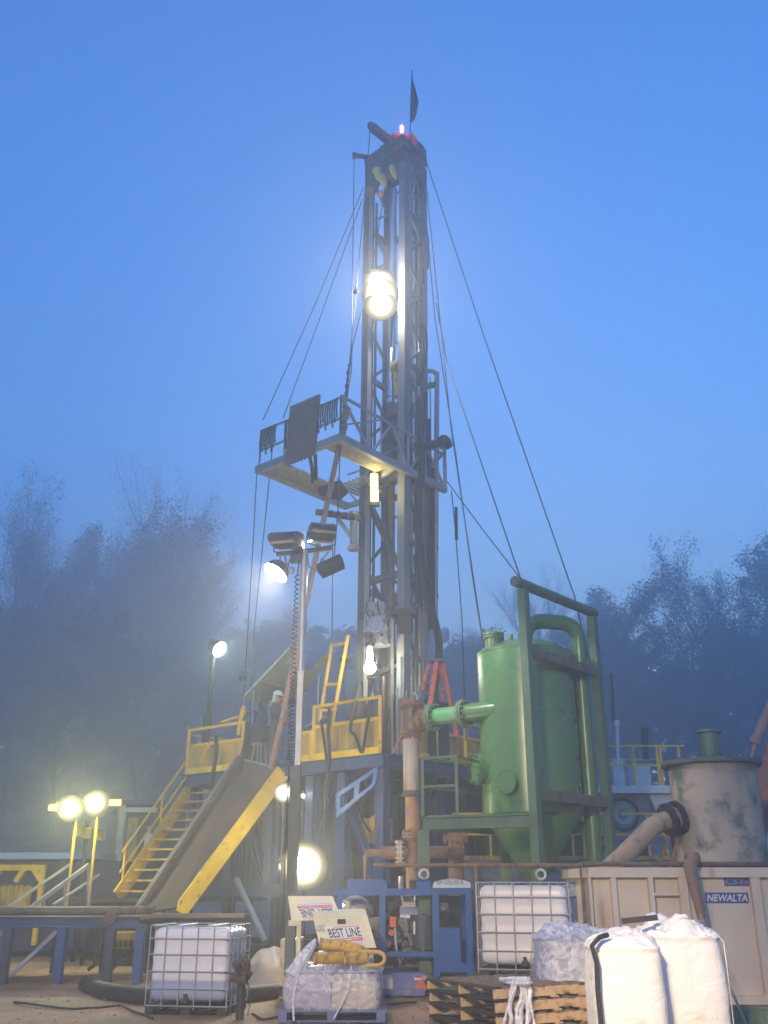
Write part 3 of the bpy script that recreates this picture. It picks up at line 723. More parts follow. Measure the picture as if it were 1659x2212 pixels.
# sludge and boards on the ground by the bin
b = MB(); q = atz(1625, 2183, .05); b.box((q.x, q.y-.35, .05), (2.2, .14, .10), rz=.04); tag(b.build('timber', wood), 'squared timber lying at the foot of the beige bin', 'timber')
b = MB(); q = atz(1600, 2192, .09); b.box((q.x, q.y-.4, .10), (1.6, .3, .2), rz=-.05); b.box((q.x, q.y-.4, .215), (1.7, .06, .03), rz=-.05); tag(b.build('skid_beam', green_d), 'low green skid beam on the ground right of the bulk bags', 'skid beam')
# long rusty cross pipe in front of the vessel legs
t = thing('cross_pipe', at(1040, 1868, 16.9), 'long thin rusty handrail pipe running level across the yard in front of the green legs', 'rail pipe')
a_, c_ = at(806, 1872, 16.9), at(1262, 1866, 16.9); a_.z = c_.z = (a_.z + c_.z)/2
b = MB(); b.tube(a_, c_, 0.033, 10); b.build('rail', rust, t)
for px in (1028, 1255):
    b = MB(); x = a_.x + (c_.x-a_.x)*(px-806)/456; b.tube((x, 16.9, -0.02), (x, 16.9, a_.z+0.05), 0.03, 8); b.build('post', rust, t)
# ---------------------------------------------------------------- rusty round tank sitting on the bin
TY = FY + 1.35; a = at(1548, 1850, TY); zt_ = ZT + 0.0
cx = at(1548, 1750, TY).x; zl = at(1535, 1642, TY-0.8).z; rr = 0.76
tank_m = mat('stained_pale_steel', (0.40, 0.32, 0.25), 0.65, 0.0, (0.10, 0.13, 0.095), 0.42, 2.0, bump=0.25)
t = thing('round_tank', (cx, TY, zt_), 'stained round grey tank with a bolted lid sitting on the beige bin', 'tank')
b = MB()
for y in (-0.5, 0.5): b.bb((cx-1.0, TY+y-.06, ZT-.02), (cx+1.0, TY+y+.06, ZT+.08))
b.bb((cx-.06, FY+0.0, ZT-.10), (cx+.06, FY+D0-.02, ZT-.021)); b.build('support_beam', dark, t)
b = MB(); b.lathe((cx, TY, ZT+.08), [(rr*1.02, 0), (rr*1.02, .05), (rr, .06), (rr, zl-ZT-.1)], 48); b.build('shell', tank_m, t)
b = MB(); b.lathe((cx, TY, zl-.02), [(rr+.11, 0), (rr+.12, .01), (rr+.12, .075), (rr+.10, .085), (rr+.0, .09), (.3, .16)], 48); b.bolts((cx, TY, zl+.03), (0, 0, 1), rr+.075, 40, .014, .14); b.build('lid', mat('dark_lid_steel', (0.10, 0.11, 0.09), 0.6, .2, RUST, .3, 6), t)
nx = at(1529, 1610, TY).x; zn = at(1529, 1577, TY-.2).z
b = MB(); b.lathe((nx, TY-.1, zl+.05), [(.185, 0), (.185, zn-zl-.1), (.235, zn-zl-.09), (.235, zn-zl-.05), (.18, zn-zl-.05), (.17, .1)], 28, cap=False); b.build('neck', green_d, t)
fz = at(1435, 1768, TY-.35).z; ax = Vector((-.93, -.25, -.25)).normalized(); p0 = Vector((cx, TY, fz)) + Vector((-rr*.9, -rr*.3, .05))
b = MB(); b.tube(p0 - ax*.2, p0 + ax*.30, .20, 20); f_ = b.build('side_nozzle', tank_m, t)
for k in (.12, .30):
    b = MB(); b.flange(p0 + ax*k, ax, .29, .07, 12, .018); b.build('flange', dark, f_)
b = MB(); e0 = p0 + ax*.34; q = at(1345, 1852, TY-.5)
b.path([e0, e0 + ax*.15, (e0+ax*.15)*.75 + q*.25 + Vector((0, 0, .04)), q, q + (q-e0).normalized()*.5], .165, 18); b.build('drop_pipe', mat('tan_muddy_pipe', (0.33, 0.24, 0.16), 0.7, 0, (0.13, 0.12, 0.09), .4, 4), t)
for dx in (0, .22):
    b = MB(); u = p0 + ax*(.1+dx); b.bar(u + Vector((0, 0, -.25)), (u.x-.25, u.y, ZT), .05, .05); b.build('strut', rust, t)
# red crane at the right edge
t = thing('crane_boom', at(1690, 1880, 21), 'reddish loader boom with a hydraulic cylinder entering at the right edge', 'loader boom')
b = MB(); b.bar(at(1600, 1900, 21.5), at(1641, 1735, 21), .35, .45); b.bar(at(1641, 1745, 21), at(1720, 1480, 20.5), .32, .42); b.build('boom', redpaint, t)
b = MB(); b.tube(at(1622, 1640, 20.2), at(1632, 1602, 20.2), .035, 12); b.tube(at(1632, 1602, 20.2), at(1700, 1440, 20), .10, 14); b.tube(at(1630, 1607, 20.2), at(1634, 1596, 20.2), .125, 14); b.build('hydraulic_cylinder', pink_pole, t)
b = MB(); b.bb((at(1610, 1900, 22).x, 21.6, 0), (at(1800, 1900, 22).x, 23.4, 2.9)); b.bb((at(1640, 1900, 22).x, 21.5, 2.9), (at(1760, 1900, 22).x, 23.2, 3.5)); b.build('loader_body', white, t)
# ---------------------------------------------------------------- portable light plant
LY = 17.0
mx_, my_ = at(648, 1500, LY).x, LY
mast_top = at(655, 1190, LY).z
t = thing('light_tower', (mx_+.5, LY, 0), 'cream portable light tower with four black floodlights on a telescopic mast, hood raised', 'light tower', )
LT = t
b = MB(); xm = mx_
b.box((xm-.03, LY, 1.9), (.17, .17, 3.5)); b.box((xm, LY, .35), (.3, .3, .7)); b.build('mast_lower', mat('dark_green_mast', (0.05, 0.065, 0.06), .5, .3, (0.2, .17, .13), .3, 7), t)
b = MB(); b.box((xm, LY, 4.3), (.10, .10, 2.2)); b.build('mast_middle', steel, t)
b = MB(); b.tube((xm, LY, 5.3), (xm, LY, mast_top), .075, 14); b.build('mast_top', mat('grey_tube', (.36, .37, .39), .4, .4), t)
# coiled cable
b = MB(); pts = []; z0, z1 = at(637, 1650, LY).z, at(637, 1245, LY).z; xc = at(635, 1440, LY).x - .02
n = 46*10
for k in range(n+1):
    f = k/n; z = z0 + (z1-z0)*(f**1.25); r = .048*(1-f*.25); a = 2*math.pi*k/10
    pts.append((xc+.03*f + math.cos(a)*r, LY-.08+math.sin(a)*r, z))
b.path(pts, .011, 5); b.path([(xc+.03, LY-.08, z1), (xc+.05, LY-.06, z1+.25), (xc+.05, LY-.05, mast_top-.1)], .011, 5)
b.path([(xc, LY-.08, z0), (xc-.02, LY-.05, z0-1.5), (xc+.02, LY-.04, .9)], .011, 5); b.build('coiled_cable', black, t)
cb0, cb1 = at(597, 1197, LY), at(718, 1184, LY)
b = MB(); b.bar(cb0, cb1, .07, .07); b.bar(at(633, 1193, LY-.02), at(655, 1190, LY-.02), .16, .14); b.box(at(640, 1203, LY), (.22, .2, .2)); b.path([at(662, 1195, LY-.06), at(668, 1225, LY-.1), at(684, 1232, LY-.1), at(696, 1205, LY-.06)], .010, 5)
b.path([at(630, 1198, LY-.06), at(622, 1222, LY-.06), at(621, 1236, LY-.06)], .012, 5); b.build('crossbar', lampblk, t)
glow = emis('lit_floodlight_glass', (1.0, .93, .80), 14); glow_dim = emis('weakly_lit_glass', (1, .88, .68), 1.5)
def drum_head(c, axis, face, L, r, lens, name='floodlight_head'):
    """horizontal half-drum housing: axis = long direction, face = where it looks"""
    c, ax, fc = Vector(c), Vector(axis).normalized(), Vector(face).normalized(); up = ax.cross(fc).normalized()
    prof = []; n = 14
    for k in range(n+1):
        a = math.pi*0.5 + math.pi*k/n; prof.append((math.cos(a)*r*1.05, math.sin(a)*r))
    prof = [(r*.55, r*.92)] + prof + [(r*.55, -r*.92)]
    vs = []
    for s_ in (-L/2, L/2):
        for x, y in prof: vs.append(c + ax*s_ + fc*x + up*y)
    m = len(prof); fs = [tuple(range(m)), tuple(reversed(range(m, 2*m)))] + [(i, m+i, m+i+1, i+1) for i in range(m-1)]
    b = MB(); b.add(vs, fs); h = b.build(name, lampblk, LT)
    b = MB(); b.plate([c + fc*r*.50 + ax*x*L*.47 + up*y*r*.86 for x, y in ((-1, -1), (1, -1), (1, 1), (-1, 1))], .01, fc); b.build('lens', lens, h)
    b = MB(); u = [c + ax*s_*(L/2+.03) for s_ in (-1, 1)]; mid = c - Vector((0, 0, r*1.55))
    if c.z > cb0.z: b.path([u[0], u[0]-Vector((0, 0, r*1.15)), mid, u[1]-Vector((0, 0, r*1.15)), u[1]], .016, 6)
    b.build('yoke', lampblk, h) if b.v else None
    return h
drum_head(at(622, 1167, LY), (1, 0.0, .06), (.65, .55, -.15), .46, .185, glow)
drum_head(at(694, 1151, LY), (1, .05, -.07), (-.35, .9, -.25), .47, .19, glow_dim)
h = drum_head(at(714, 1224, LY), (.86, .1, .45), (.1, .8, -.6), .46, .15, glow_dim)
b = MB(); b.path([at(713, 1187, LY), at(699, 1204, LY), at(696, 1216, LY)], .022, 8); b.build('arm', steel, LT)
# bowl head, brightly lit, lower left
c = at(598, 1234, LY-.1); ax = Vector((-.50, -.28, -.80)).normalized()
b = MB(); b.lathe(c, [(.03, -.20), (.12, -.18), (.20, -.11), (.245, .0), (.25, .05)], 28, axis=ax, cap=False); b.lathe(c, [(.02, -.185), (.11, -.165), (.19, -.10), (.235, .0)], 28, axis=ax, cap=False); h = b.build('floodlight_head', lampblk, LT)
b = MB(); b.lathe(c, [(.235, .01), (.16, .07), (.05, .095)], 28, axis=ax); b.build('lens', glow, h)
b = MB(); b.path([at(606, 1197, LY), at(604, 1212, LY-.05), c - ax*.15], .022, 8); b.path([at(614, 1197, LY), at(620, 1222, LY-.05), c - ax*.05 + Vector((.16, 0, .03))], .022, 8); b.ball(c + Vector((.27, 0, .02)), .07, 12); b.build('arm', steel, h)
lamp_light('floodlight_light', c + ax*.16, 130, (1, .84, .62), .16, LT, R(150), .5, c + ax*5)
lamp_light('floodlight_light', at(652, 1167, LY-.1) + Vector((.12, .12, 0)), 16, (1, .93, .8), .06, LT)
lamp_light('floodlight_light', at(716, 1250, LY+.35), 6, (.95, .95, 1.0), .12, LT)
lamp_light('floodlight_light', at(722, 1160, LY+.3), 300, (1, .95, .84), .14, LT, R(55), .6, (3.0, 18.6, 4.2))
# body of the light plant
SY = 16.1
PA, PB, PC, PD, PE = at(677, 1984, SY), at(794, 1981, SY), at(813, 2048, SY-.12), at(756, 2053, SY-.12), at(691, 2046, SY-.12)
b = MB(); b.plate([PA, PB, PC, PE], .035); 
b.plate([PA, PB, PB + Vector((-.05, .35, .10)), PA + Vector((-.05, .35, .10))], .03); hood = b.build('hood_panel', cream, t)
def quad_basis(a, b_, c_, d_):
    """a=bottom-left b=bottom-right c=top-right d=top-left"""
    return lambda u, v: (a*(1-u)*(1-v) + b_*u*(1-v) + c_*u*v + d_*(1-u)*v)
def sticker(name, q, parent, text_sets, nrm, m_=None):
    qb = quad_basis(*q); nn = Vector(nrm).normalized()
    b = MB(); b.plate(list(q), .004, nn); s = b.build(name, m_ or paper, parent)
    for txt, m2, (u0, v0, u1, v1), sh, bo in text_sets:
        l = MB()
        if txt is None: l.add([qb(u, v) + nn*.005 for u, v in ((u0, v0), (u1, v0), (u1, v1), (u0, v1))], [(0, 1, 2, 3)])
        else:
            vs, fs = text_geo(txt, sh, bo); x0 = min(v.x for v in vs); x1 = max(v.x for v in vs); y0 = min(v.y for v in vs); y1 = max(v.y for v in vs)
            l.add([qb(u0+(u1-u0)*(v.x-x0)/(x1-x0), v0+(v1-v0)*(v.y-y0)/(y1-y0)) + nn*.008 for v in vs], fs)
        l.build('lettering' if txt else 'print_band', m2, s, smooth=False)
TX = [(None, red_ink, (.02, .19, .98, .38), 0, 0), ('EQUIPMENT', white_ink, (.05, .22, .95, .35), 0, .01), ('BEST LINE', ink, (.04, .42, .97, .90), -.12, .02), (None, red_ink, (.2, .94, .96, .975), 0, 0),
      ('RENTALS   SALES   SERVICE', ink, (.06, .06, .94, .12), 0, 0)]
yo = Vector((0, -.03, 0))
sticker('maker_sticker', [at(714, 2045, SY-.12)+yo, at(788, 2039, SY-.12)+yo, at(779, 1998, SY-.03)+yo, at(703, 2002, SY-.03)+yo], hood, TX, (0, -1, 0))
l = MB(); letter(l, 'LSC', at(684, 2011, SY-.09)+Vector((0, -.03, 0)), (1, 0, .02), (0, 0, 1), .13, .085, -.1, 0); l.build('lettering', mat('faint_marker', (.18, .15, .10), .7, bump=0), hood, smooth=False)
SL = 16.5; q = [at(649, 1988, SL-.2), at(738, 1984, SL-.2), at(718, 1937, SL+.1), at(637, 1937, SL+.1)]
q2 = [at(630, 1990, SL-.2)] + q[1:3] + [at(622, 1937, SL+.1)]
b = MB(); b.plate(q2, .03); lid = b.build('raised_lid', cream, t)
yo2 = Vector((0, -.025, .0))
sticker('maker_sticker', [at(717, 1948, SL+.03)+yo2, at(637, 1951, SL+.03)+yo2, at(652, 1984, SL-.17)+yo2, at(727, 1981, SL-.17)+yo2], lid, TX, (0, -1, 0))
b = MB(); bx0, bx1 = at(640, 2060, SY).x, at(806, 2060, SY).x
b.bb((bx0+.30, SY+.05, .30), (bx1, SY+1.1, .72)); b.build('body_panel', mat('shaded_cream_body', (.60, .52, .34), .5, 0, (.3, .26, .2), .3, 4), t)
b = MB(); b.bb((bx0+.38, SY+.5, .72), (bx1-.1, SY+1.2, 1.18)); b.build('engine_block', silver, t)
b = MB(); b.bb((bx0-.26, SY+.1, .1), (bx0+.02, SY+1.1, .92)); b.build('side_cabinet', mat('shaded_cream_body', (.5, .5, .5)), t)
b = MB(); b.bb((bx0-.18, SY-.02, .42), (bx0-.03, SY+.1, 1.12)); b.build('control_box', mat('olive_grey_box', (.10, .12, .11), .5), t)
b = MB(); b.bb((bx0+.0, SY-.05, .28), (bx0+.065, SY+.05, 1.15)); b.bb((bx0-.13, SY-.06, 1.12), (bx0+.065, SY+.05, 1.20)); b.build('corner_post', cream, t)
b = MB(); b.bb((bx0-.3, SY-.05, .18), (bx1+.05, SY+1.15, .27)); b.build('trailer_frame', dark, t)
for k, (x, y) in enumerate(((bx1-.32, SY-.05), (bx1-.32, SY+1.2))):
    b = MB(); b.lathe((x, y-.09, .33), [(.2, 0), (.31, .02), (.33, .05), (.33, .13), (.31, .16), (.2, .18)], 28, axis=(0, 1, 0)); w = b.build('wheel', black, t)
    b = MB(); b.lathe((x, y-.10, .33), [(.05, -.01), (.18, .0), (.19, .02)], 20, axis=(0, 1, 0)); b.build('rim', white, w)
b = MB(); b.plate([at(803, 2068, SY-.2), at(818, 2125, SY-.2), at(810, 2128, SY-.2), at(792, 2080, SY-.2)], .08, (0, 1, 0)); b.build('fender', black, t)
# exhaust elbow and a lifting eye above the hood
b = MB(); b.path([at(748, 1986, SY+.4), at(752, 1960, SY+.4), at(751, 1950, SY+.4), at(741, 1947, SY+.4)], .035, 12); b.bb(at(753, 1980, SY+.4)-Vector((0, 0, 0)), at(772, 1971, SY+.7)); b.build('exhaust_stack', mat('tan_hot_pipe', (.55, .44, .28), .6, 0, RUST, .3, 8), t)
b = MB(); b.box(at(738, 1992, SY-.02), (.13, .05, .09)); b.build('latch', dark, hood)

# ---------------------------------------------------------------- blue diesel power skid
GY = 17.55
t = thing('power_skid', (at(870, 2100, GY).x, GY+.6, 0), 'bright blue framed diesel power skid with a rounded white name board', 'power skid')
t_ps = t
def lerp_(a, b, f): return a*(1-f)+b*f
def gx(px, py=2000): return at(px, py, GY).x
zR = at(850, 1926, GY).z; x0, x1, x2, x3 = gx(727), gx(826), gx(935), gx(1019); zB = at(900, 2060, GY).z; D_ = 1.25
def col_(pb, xa, xb, z0, z1, y=GY, w=.11, nm='frame_post'):
    b = MB(); b.bb((xa, y, z0), (xb, y+w, z1)); b.build(nm, blue_b, t)
b = MB(); b.bb((x0, GY, zR-.06), (x2, GY+.1, zR+.045)); b.build('top_rail', blue_b, t)
b = MB(); b.bb((x0, GY+D_, zR-.06), (x3+.02, GY+D_+.1, zR+.045)); b.build('top_rail', blue_b, t)
for x in (x0, x3-.0): b = MB(); b.bb((x-.05, GY+.1, zR-.06), (x+.05, GY+D_, zR+.04)); b.build('side_rail', blue_b, t)
b = MB(); b.bb((gx(748), GY+.15, zR+.045), (gx(836), GY+.55, zR+.20)); b.build('top_tank', blue_b, t)
b = MB(); b.bb((gx(900), GY+.15, zR+.045), (gx(933), GY+.5, zR+.19)); b.build('top_tank', blue_b, t)
for px in (742, 895): b = MB(); b.bb((gx(px)-.07, GY+.14, zR+.045), (gx(px)+.05, GY+.5, zR+.18)); b.build('vent_box', dark, t)
col_(0, x0, x0+.09, .3, zR-.06); col_(0, x1-.05, x1+.05, zB, zR-.06); col_(0, x2, x2+.11, .28, zR-.02); col_(0, x3-.09, x3+.01, .28, zR-.02)
for x in (x0, x3-.09): col_(0, x, x+.09, .3, zR-.06, GY+D_-.0)
b = MB(); b.bb((x2+.0, GY-.02, zR-.02), (x3+.02, GY+.12, zR+.10)); b.build('cabinet_header', blue_b, t)
b = MB(); b.bb((x0+.2, GY-.01, zB-.05), (x2, GY+.12, zB+.03)); b.build('lower_rail', blue_b, t)
b = MB(); b.bb((x2+.11, GY+.02, .5), (x3-.2, GY+.5, at(980, 2005, GY).z)); b.build('blue_cabinet', blue_b, t)
b = MB(); b.bb((x2+.0, GY-.01, .36), (x3+.0, GY+.1, .50)); b.build('lower_rail', blue_b, t)
# white name board with a rounded top
zs0, zs1 = at(970, 1918, GY).z + .0, at(970, 1898, GY).z; xa, xb = gx(935, 1910), gx(1016, 1910)
out = [(xa, zs0), (xb, zs0), (xb, zs1-.09)] + [(xb-.03-(xb-xa-.06)*k/12, zs1-.05+.05*math.sin(math.pi*k/12)) for k in range(13)] + [(xa, zs1-.09)]
b = MB(); b.prism(out, GY-.05, GY-.02); nb = b.build('name_board', mat('blue_white_board', (.62, .66, .72), .45, bump=0), t)
l = MB(); letter(l, 'R&W OILFIELD RENTAL', (xa+.07, GY-.055, zs0+.055), (1, 0, 0), (0, 0, 1), xb-xa-.19, .085, 0, .0); l.build('lettering', ink, nb, smooth=False)
# base tank with placards
xb0, xb1 = gx(800, 2120), gx(917, 2120); zt0 = at(860, 2101, GY).z; zt1 = at(860, 2150, GY).z
b = MB(); b.bb((xb0-.5, GY-.01, zt1+.10), (xb1, GY+D_, zt0)); b.build('base_tank', mat('scuffed_blue_tank', (.10, .15, .38), .5, 0, (.28, .26, .3), .35, 3), t)
b = MB(); b.bb((xb0-.5, GY-.06, zt1), (xb1, GY+D_+.05, zt1+.098)); b.build('skid_runner', mat('scuffed_blue_tank', (0, 0, 0)), t)
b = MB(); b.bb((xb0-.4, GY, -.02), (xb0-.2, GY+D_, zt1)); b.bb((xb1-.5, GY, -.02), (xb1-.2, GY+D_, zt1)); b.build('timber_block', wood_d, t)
b = MB(); a, c = at(812, 2105, GY), at(848, 2142, GY); b.bb((a.x, GY-.014, c.z), (c.x, GY-.011, a.z)); b.build('notice_sheet', mat('pinkish_paper', (.62, .52, .47), .7, bump=0), t)
b = MB(); a, c = at(895, 2107, GY), at(911, 2117, GY); b.bb((a.x, GY-.014, c.z), (c.x, GY-.011, a.z)); pl = b.build('warning_label', paper, t)
b = MB(); b.bb((a.x+.01, GY-.017, (a.z+c.z)/2), (c.x-.01, GY-.0145, a.z)); b.build('red_band', red_ink, pl)
b = MB(); a, c = at(914, 2107, GY), at(926, 2117, GY); b.bb((a.x-.03, GY-.014, c.z), (c.x-.03, GY-.011, a.z)); b.build('warning_label', mat('salmon_label', (.62, .26, .24), .6, bump=0), t)
b = MB(); a = at(909, 2133, GY); s_ = .135; b.plate([(a.x, GY-.0125, a.z-s_), (a.x+s_*.8, GY-.0125, a.z), (a.x, GY-.0125, a.z+s_), (a.x-s_*.8, GY-.0125, a.z)], .003, (0, 1, 0)); b.build('hazard_diamond', mat('orange_red_placard', (.66, .14, .07), .5, bump=0), t)
# engine and its clutter
b = MB(); ez = at(890, 1985, GY).z
b.tube((gx(865), GY+.5, ez), (gx(905), GY+.5, ez), .20, 20); b.build('air_cleaner', silver, t)
b = MB(); b.ball((gx(765), GY+.75, at(765, 1975, GY).z), .30, 18, (1, .8, 1)); b.build('air_cleaner', silver, t)
b = MB(); b.bb((gx(832), GY+.35, .75), (gx(912), GY+1.0, ez-.1)); b.bb((gx(845), GY+.3, ez-.1), (gx(895), GY+.8, ez+.0)); b.build('engine_block', dark, t)
b = MB(); rnd = random.Random(6)
for k in range(38):
    x = rnd.uniform(gx(835), gx(925)); z = rnd.uniform(.75, ez-.05); y = GY+rnd.uniform(.22, .36)
    if k % 3 == 0: b.tube((x, y, z), (x+rnd.uniform(-.2, .2), y+.05, z+rnd.uniform(-.15, .15)), rnd.uniform(.012, .03), 7)
    elif k % 3 == 1: b.box((x, y, z), (rnd.uniform(.05, .14), .1, rnd.uniform(.04, .12)))
    else: b.lathe((x, y, z), [(rnd.uniform(.03, .08), 0), (rnd.uniform(.03, .08), .06)], 12, axis=(0, -1, 0))
b.build('engine_fittings', mat('oily_metal', (.16, .15, .15), .35, .6, (.04, .03, .03), .4, 12), t)
b = MB(); b.tube((gx(915), GY+.3, .7), (gx(915), GY+.3, ez+.06), .22, 20); b.build('filter_housing', mat('dull_green_grey', (.05, .075, .075), .5), t)
b = MB(); b.box((gx(902), GY+.14, at(902, 2005, GY).z), (.14, .02, .20)); b.build('tag_plate', paper, t)
b = MB(); b.path([(gx(853), GY+.2, ez-.15), (gx(856), GY+.12, ez-.45), (gx(864), GY+.08, ez-.7), (gx(875), GY+.05, zB+.06)], .025, 8); b.build('drain_hose', steel, t)
b = MB(); b.lathe((gx(846), GY+.2, ez-.22), [(.05, 0), (.05, .1)], 12, axis=(0, -1, 0)); b.box((gx(849), GY+.2, ez-.05), (.10, .1, .16)); b.build('orange_fitting', orange, t)
b = MB(); b.path([(gx(876), GY+.5, ez+.15), (gx(874), GY+.5, ez+.32), (gx(868), GY+.5, ez+.45), (gx(868), GY+.5, zR+.25)], .045, 10); b.path([(gx(896), GY+.5, ez+.15), (gx(902), GY+.5, ez+.3), (gx(904), GY+.5, zR+.1)], .04, 10); b.bb((gx(870), GY+.4, ez+.18), (gx(900), GY+.6, ez+.27)); b.build('exhaust_manifold', mat('pale_hot_pipe', (.45, .40, .36), .5, .3, RUST, .3, 8), t)
b = MB(); b.tube((gx(777), GY+.55, .7), (gx(777), GY+.75, 1.35), .23, 20); b.build('silver_drum', silver, t)
b = MB(); b.path([(gx(913), GY+.15, zB), (gx(913), GY+.15, zB+.25)], .05, 10); b.lathe((gx(913), GY+.15, zB+.25), [(.07, 0), (.07, .03)], 12); b.build('filler_cap', rust, t)
for k in range(3):
    b = MB(); x = gx(1022+k*6, 2085); q = atz(1000+k*13, 2120-k*6, .3); mound('sand_sack', (gx(1012+k*14), GY-1.3-k*.35, .18*k), .22, .18, .25, mat('tan_burlap', (.42, .35, .24), .85, 0, (.2, .18, .13), .3, 5), ('lowest lumpy tan sack beside the blue skid', 'middle lumpy tan sack near the pallets under the tote', 'upper lumpy tan sack against the pallets under the tote')[k], 'sack', 5+k)
m = MB() if False else None
b = MB(); b.bb((x0+.1, GY+D_-.12, .4), (x3-.1, GY+D_-.04, zR-.08)); b.build('shade_sheet', dark, t)  # dark sheet added to stand in for shade inside the cage
b = MB(); b.bb((gx(745), GY+.3, .6), (gx(820), GY+1.0, 1.2)); b.build('generator_end', mat('oily_metal', (0, 0, 0)), t)

rnd = random.Random(77)
for k in range(16):
    x = rnd.uniform(gx(740), gx(930)); z = rnd.uniform(.5, 1.5); y = GY+rnd.uniform(.2, .9)
    b = MB(); e_ = V(x+rnd.uniform(-.4, .4), y+rnd.uniform(-.2, .3), z+rnd.uniform(-.3, .3)); b.path([(x, y, z), (x+.05, y-.08, z-.12), tuple(lerp_(V(x, y, z), e_, .6)), tuple(e_)], rnd.uniform(.012, .028), 6); b.build('engine_hose', black if k % 3 else MATS['oily_metal'], t_ps)
for k, (px, z, s_) in enumerate(((760, .75, .22), (800, .95, .18), (845, 1.35, .16), (885, .62, .2), (918, 1.2, .15), (960, 1.35, .14))):
    b = MB(); b.box((gx(px), GY+.45, z), (s_*1.3, .35, s_)); b.lathe((gx(px), GY+.27, z), [(s_*.4, 0), (s_*.35, .06)], 14, axis=(0, -1, 0)); b.build('engine_unit', MATS['oily_metal'] if k % 2 else dark, t_ps)
# ---------------------------------------------------------------- green gas separator on its frame
VY = 18.95; vx = at(1141, 1580, VY).x; VR = 0.95
zt_ = at(1134, 1392, VY-VR).z; zb_ = at(1147, 1752, VY-VR).z
t = thing('gas_separator', (vx, VY, 0), 'tall green cylindrical vessel with a cone bottom inside a square green and brown frame', 'separator vessel')
SEP = t
b = MB(); b.sm = 50
b.lathe((vx, VY, 0), [(.12, zb_-1.25), (VR, zb_), (VR, zb_+.02), (VR, zt_-.02), (VR+.012, zt_-.02), (VR+.012, zt_+.012), (VR-.02, zt_+.03), (VR*.9, zt_+.10), (VR*.7, zt_+.19), (VR*.4, zt_+.26), (0.02, zt_+.28)], 72)
ves = b.build('vessel', green, t)
b = MB()
for z in (zb_+.0, (zb_+zt_)/2+.3): b.lathe((vx, VY, z), [(VR+.0, -.012), (VR+.007, -.008), (VR+.007, .008), (VR, .012)], 72, cap=False)
b.build('weld_seam', green, ves)
b = MB(); b.tube((vx, VY, zb_-1.25), (vx, VY, .5), .10, 16); b.flange((vx, VY, zb_-1.27), (0, 0, 1), .19, .06); b.path([(vx, VY, .5), (vx, VY, .35), (vx-.2, VY+.3, .3), (vx-1, VY+1, .3)], .10, 14); b.build('drain_pipe', green_d, t)
# top hatch, nipple
q = at(1066, 1384, VY-.45)
b = MB(); b.lathe((q.x, VY-.45, zt_+.02), [(.17, 0), (.17, .22), (.205, .22), (.205, .25), (.19, .25), (.19, .27), (.215, .27), (.215, .31), (.03, .33)], 28)
for k in range(7):
    a = 6.28*k/7; p = V(q.x+math.cos(a)*.2, VY-.45+math.sin(a)*.2, zt_+.20); b.path([p, p+V(0, 0, .17), p+V(math.cos(a)*.06, math.sin(a)*.06, .2)], .014, 6)
b.build('top_hatch', green, ves)
b = MB(); q = at(1103, 1370, VY-.3); b.tube((q.x, VY-.3, zt_+.1), (q.x, VY-.3, zt_+.36), .05, 12); b.build('nipple', green, ves)
# vent pipe over the top and down the right side
vr = .155; yv = VY-.1
A = [V(at(1133, 1372, yv).x, yv, zt_+.15)]
c1 = at(1168, 1342, yv); c2 = at(1225, 1352, yv+.15); c3 = at(1248, 1395, yv+.25); c4 = at(1275, 1850, yv+.35)
zt2 = c1.z
pts = [V(at(1133, 1380, yv).x, yv, zt_+.05), V(at(1134, 1370, yv).x, yv, zt_+.30)]
def arc(p, q, ctrl, n=7): return [p*(1-k/n)**2 + ctrl*2*(k/n)*(1-k/n) + q*(k/n)**2 for k in range(n+1)]
P1 = V(c1.x+.05, yv, zt2); P2 = V(at(1208, 1345, yv).x, yv+.1, zt2); xr = vx+VR+.20
pts = arc(pts[1], P1, V(pts[1].x, yv, zt2)) + arc(P2, V(xr, yv+.2, zt2-.42), V(xr, yv+.15, zt2)) + [V(xr+.0, yv+.22, zt2-1.2), V(xr+.0, yv+.22, .95)]
b = MB(); b.sm = 50; b.path([V(pts[0].x, yv, zt_+.05)] + pts, vr, 22); b.build('vent_pipe', green, t)
# inlet from the rig on the left
z_in = at(1049, 1530, VY-.6).z
pA = V(vx-VR*.9, VY-.3, z_in); dirn = (V(at(890, 1548, 19.7).x, 19.7, z_in) - pA).normalized()
def on(px): # point on the inlet axis at a photo column
    lo, hi = 0, 4
    for _ in range(40):
        m = (lo+hi)/2; p = pA + dirn*m; Z = p.y*math.cos(PITCH)+(p.z-CAMH)*math.sin(PITCH); x = CX + p.x/Z*F_PX
        if x > px: lo = m
        else: hi = m
    return pA + dirn*lo
b = MB(); b.tube(pA - dirn*.3, on(1003), .185, 26); b.build('inlet_nozzle', green, ves)
b = MB(); b.flange(on(1003), dirn, .275, .10, 14, .020); f1 = b.build('bolted_flange', green_d, t)
b = MB(); b.tube(on(1001), on(936), .165, 24); b.build('inlet_pipe', mat('chipped_green_pipe', (.09, .30, .12), .4, 0, (.45, .27, .17), .30, 4), t)
b = MB(); b.flange(on(936), dirn, .28, .11, 14, .022); b.build('bolted_flange', green_d, t)
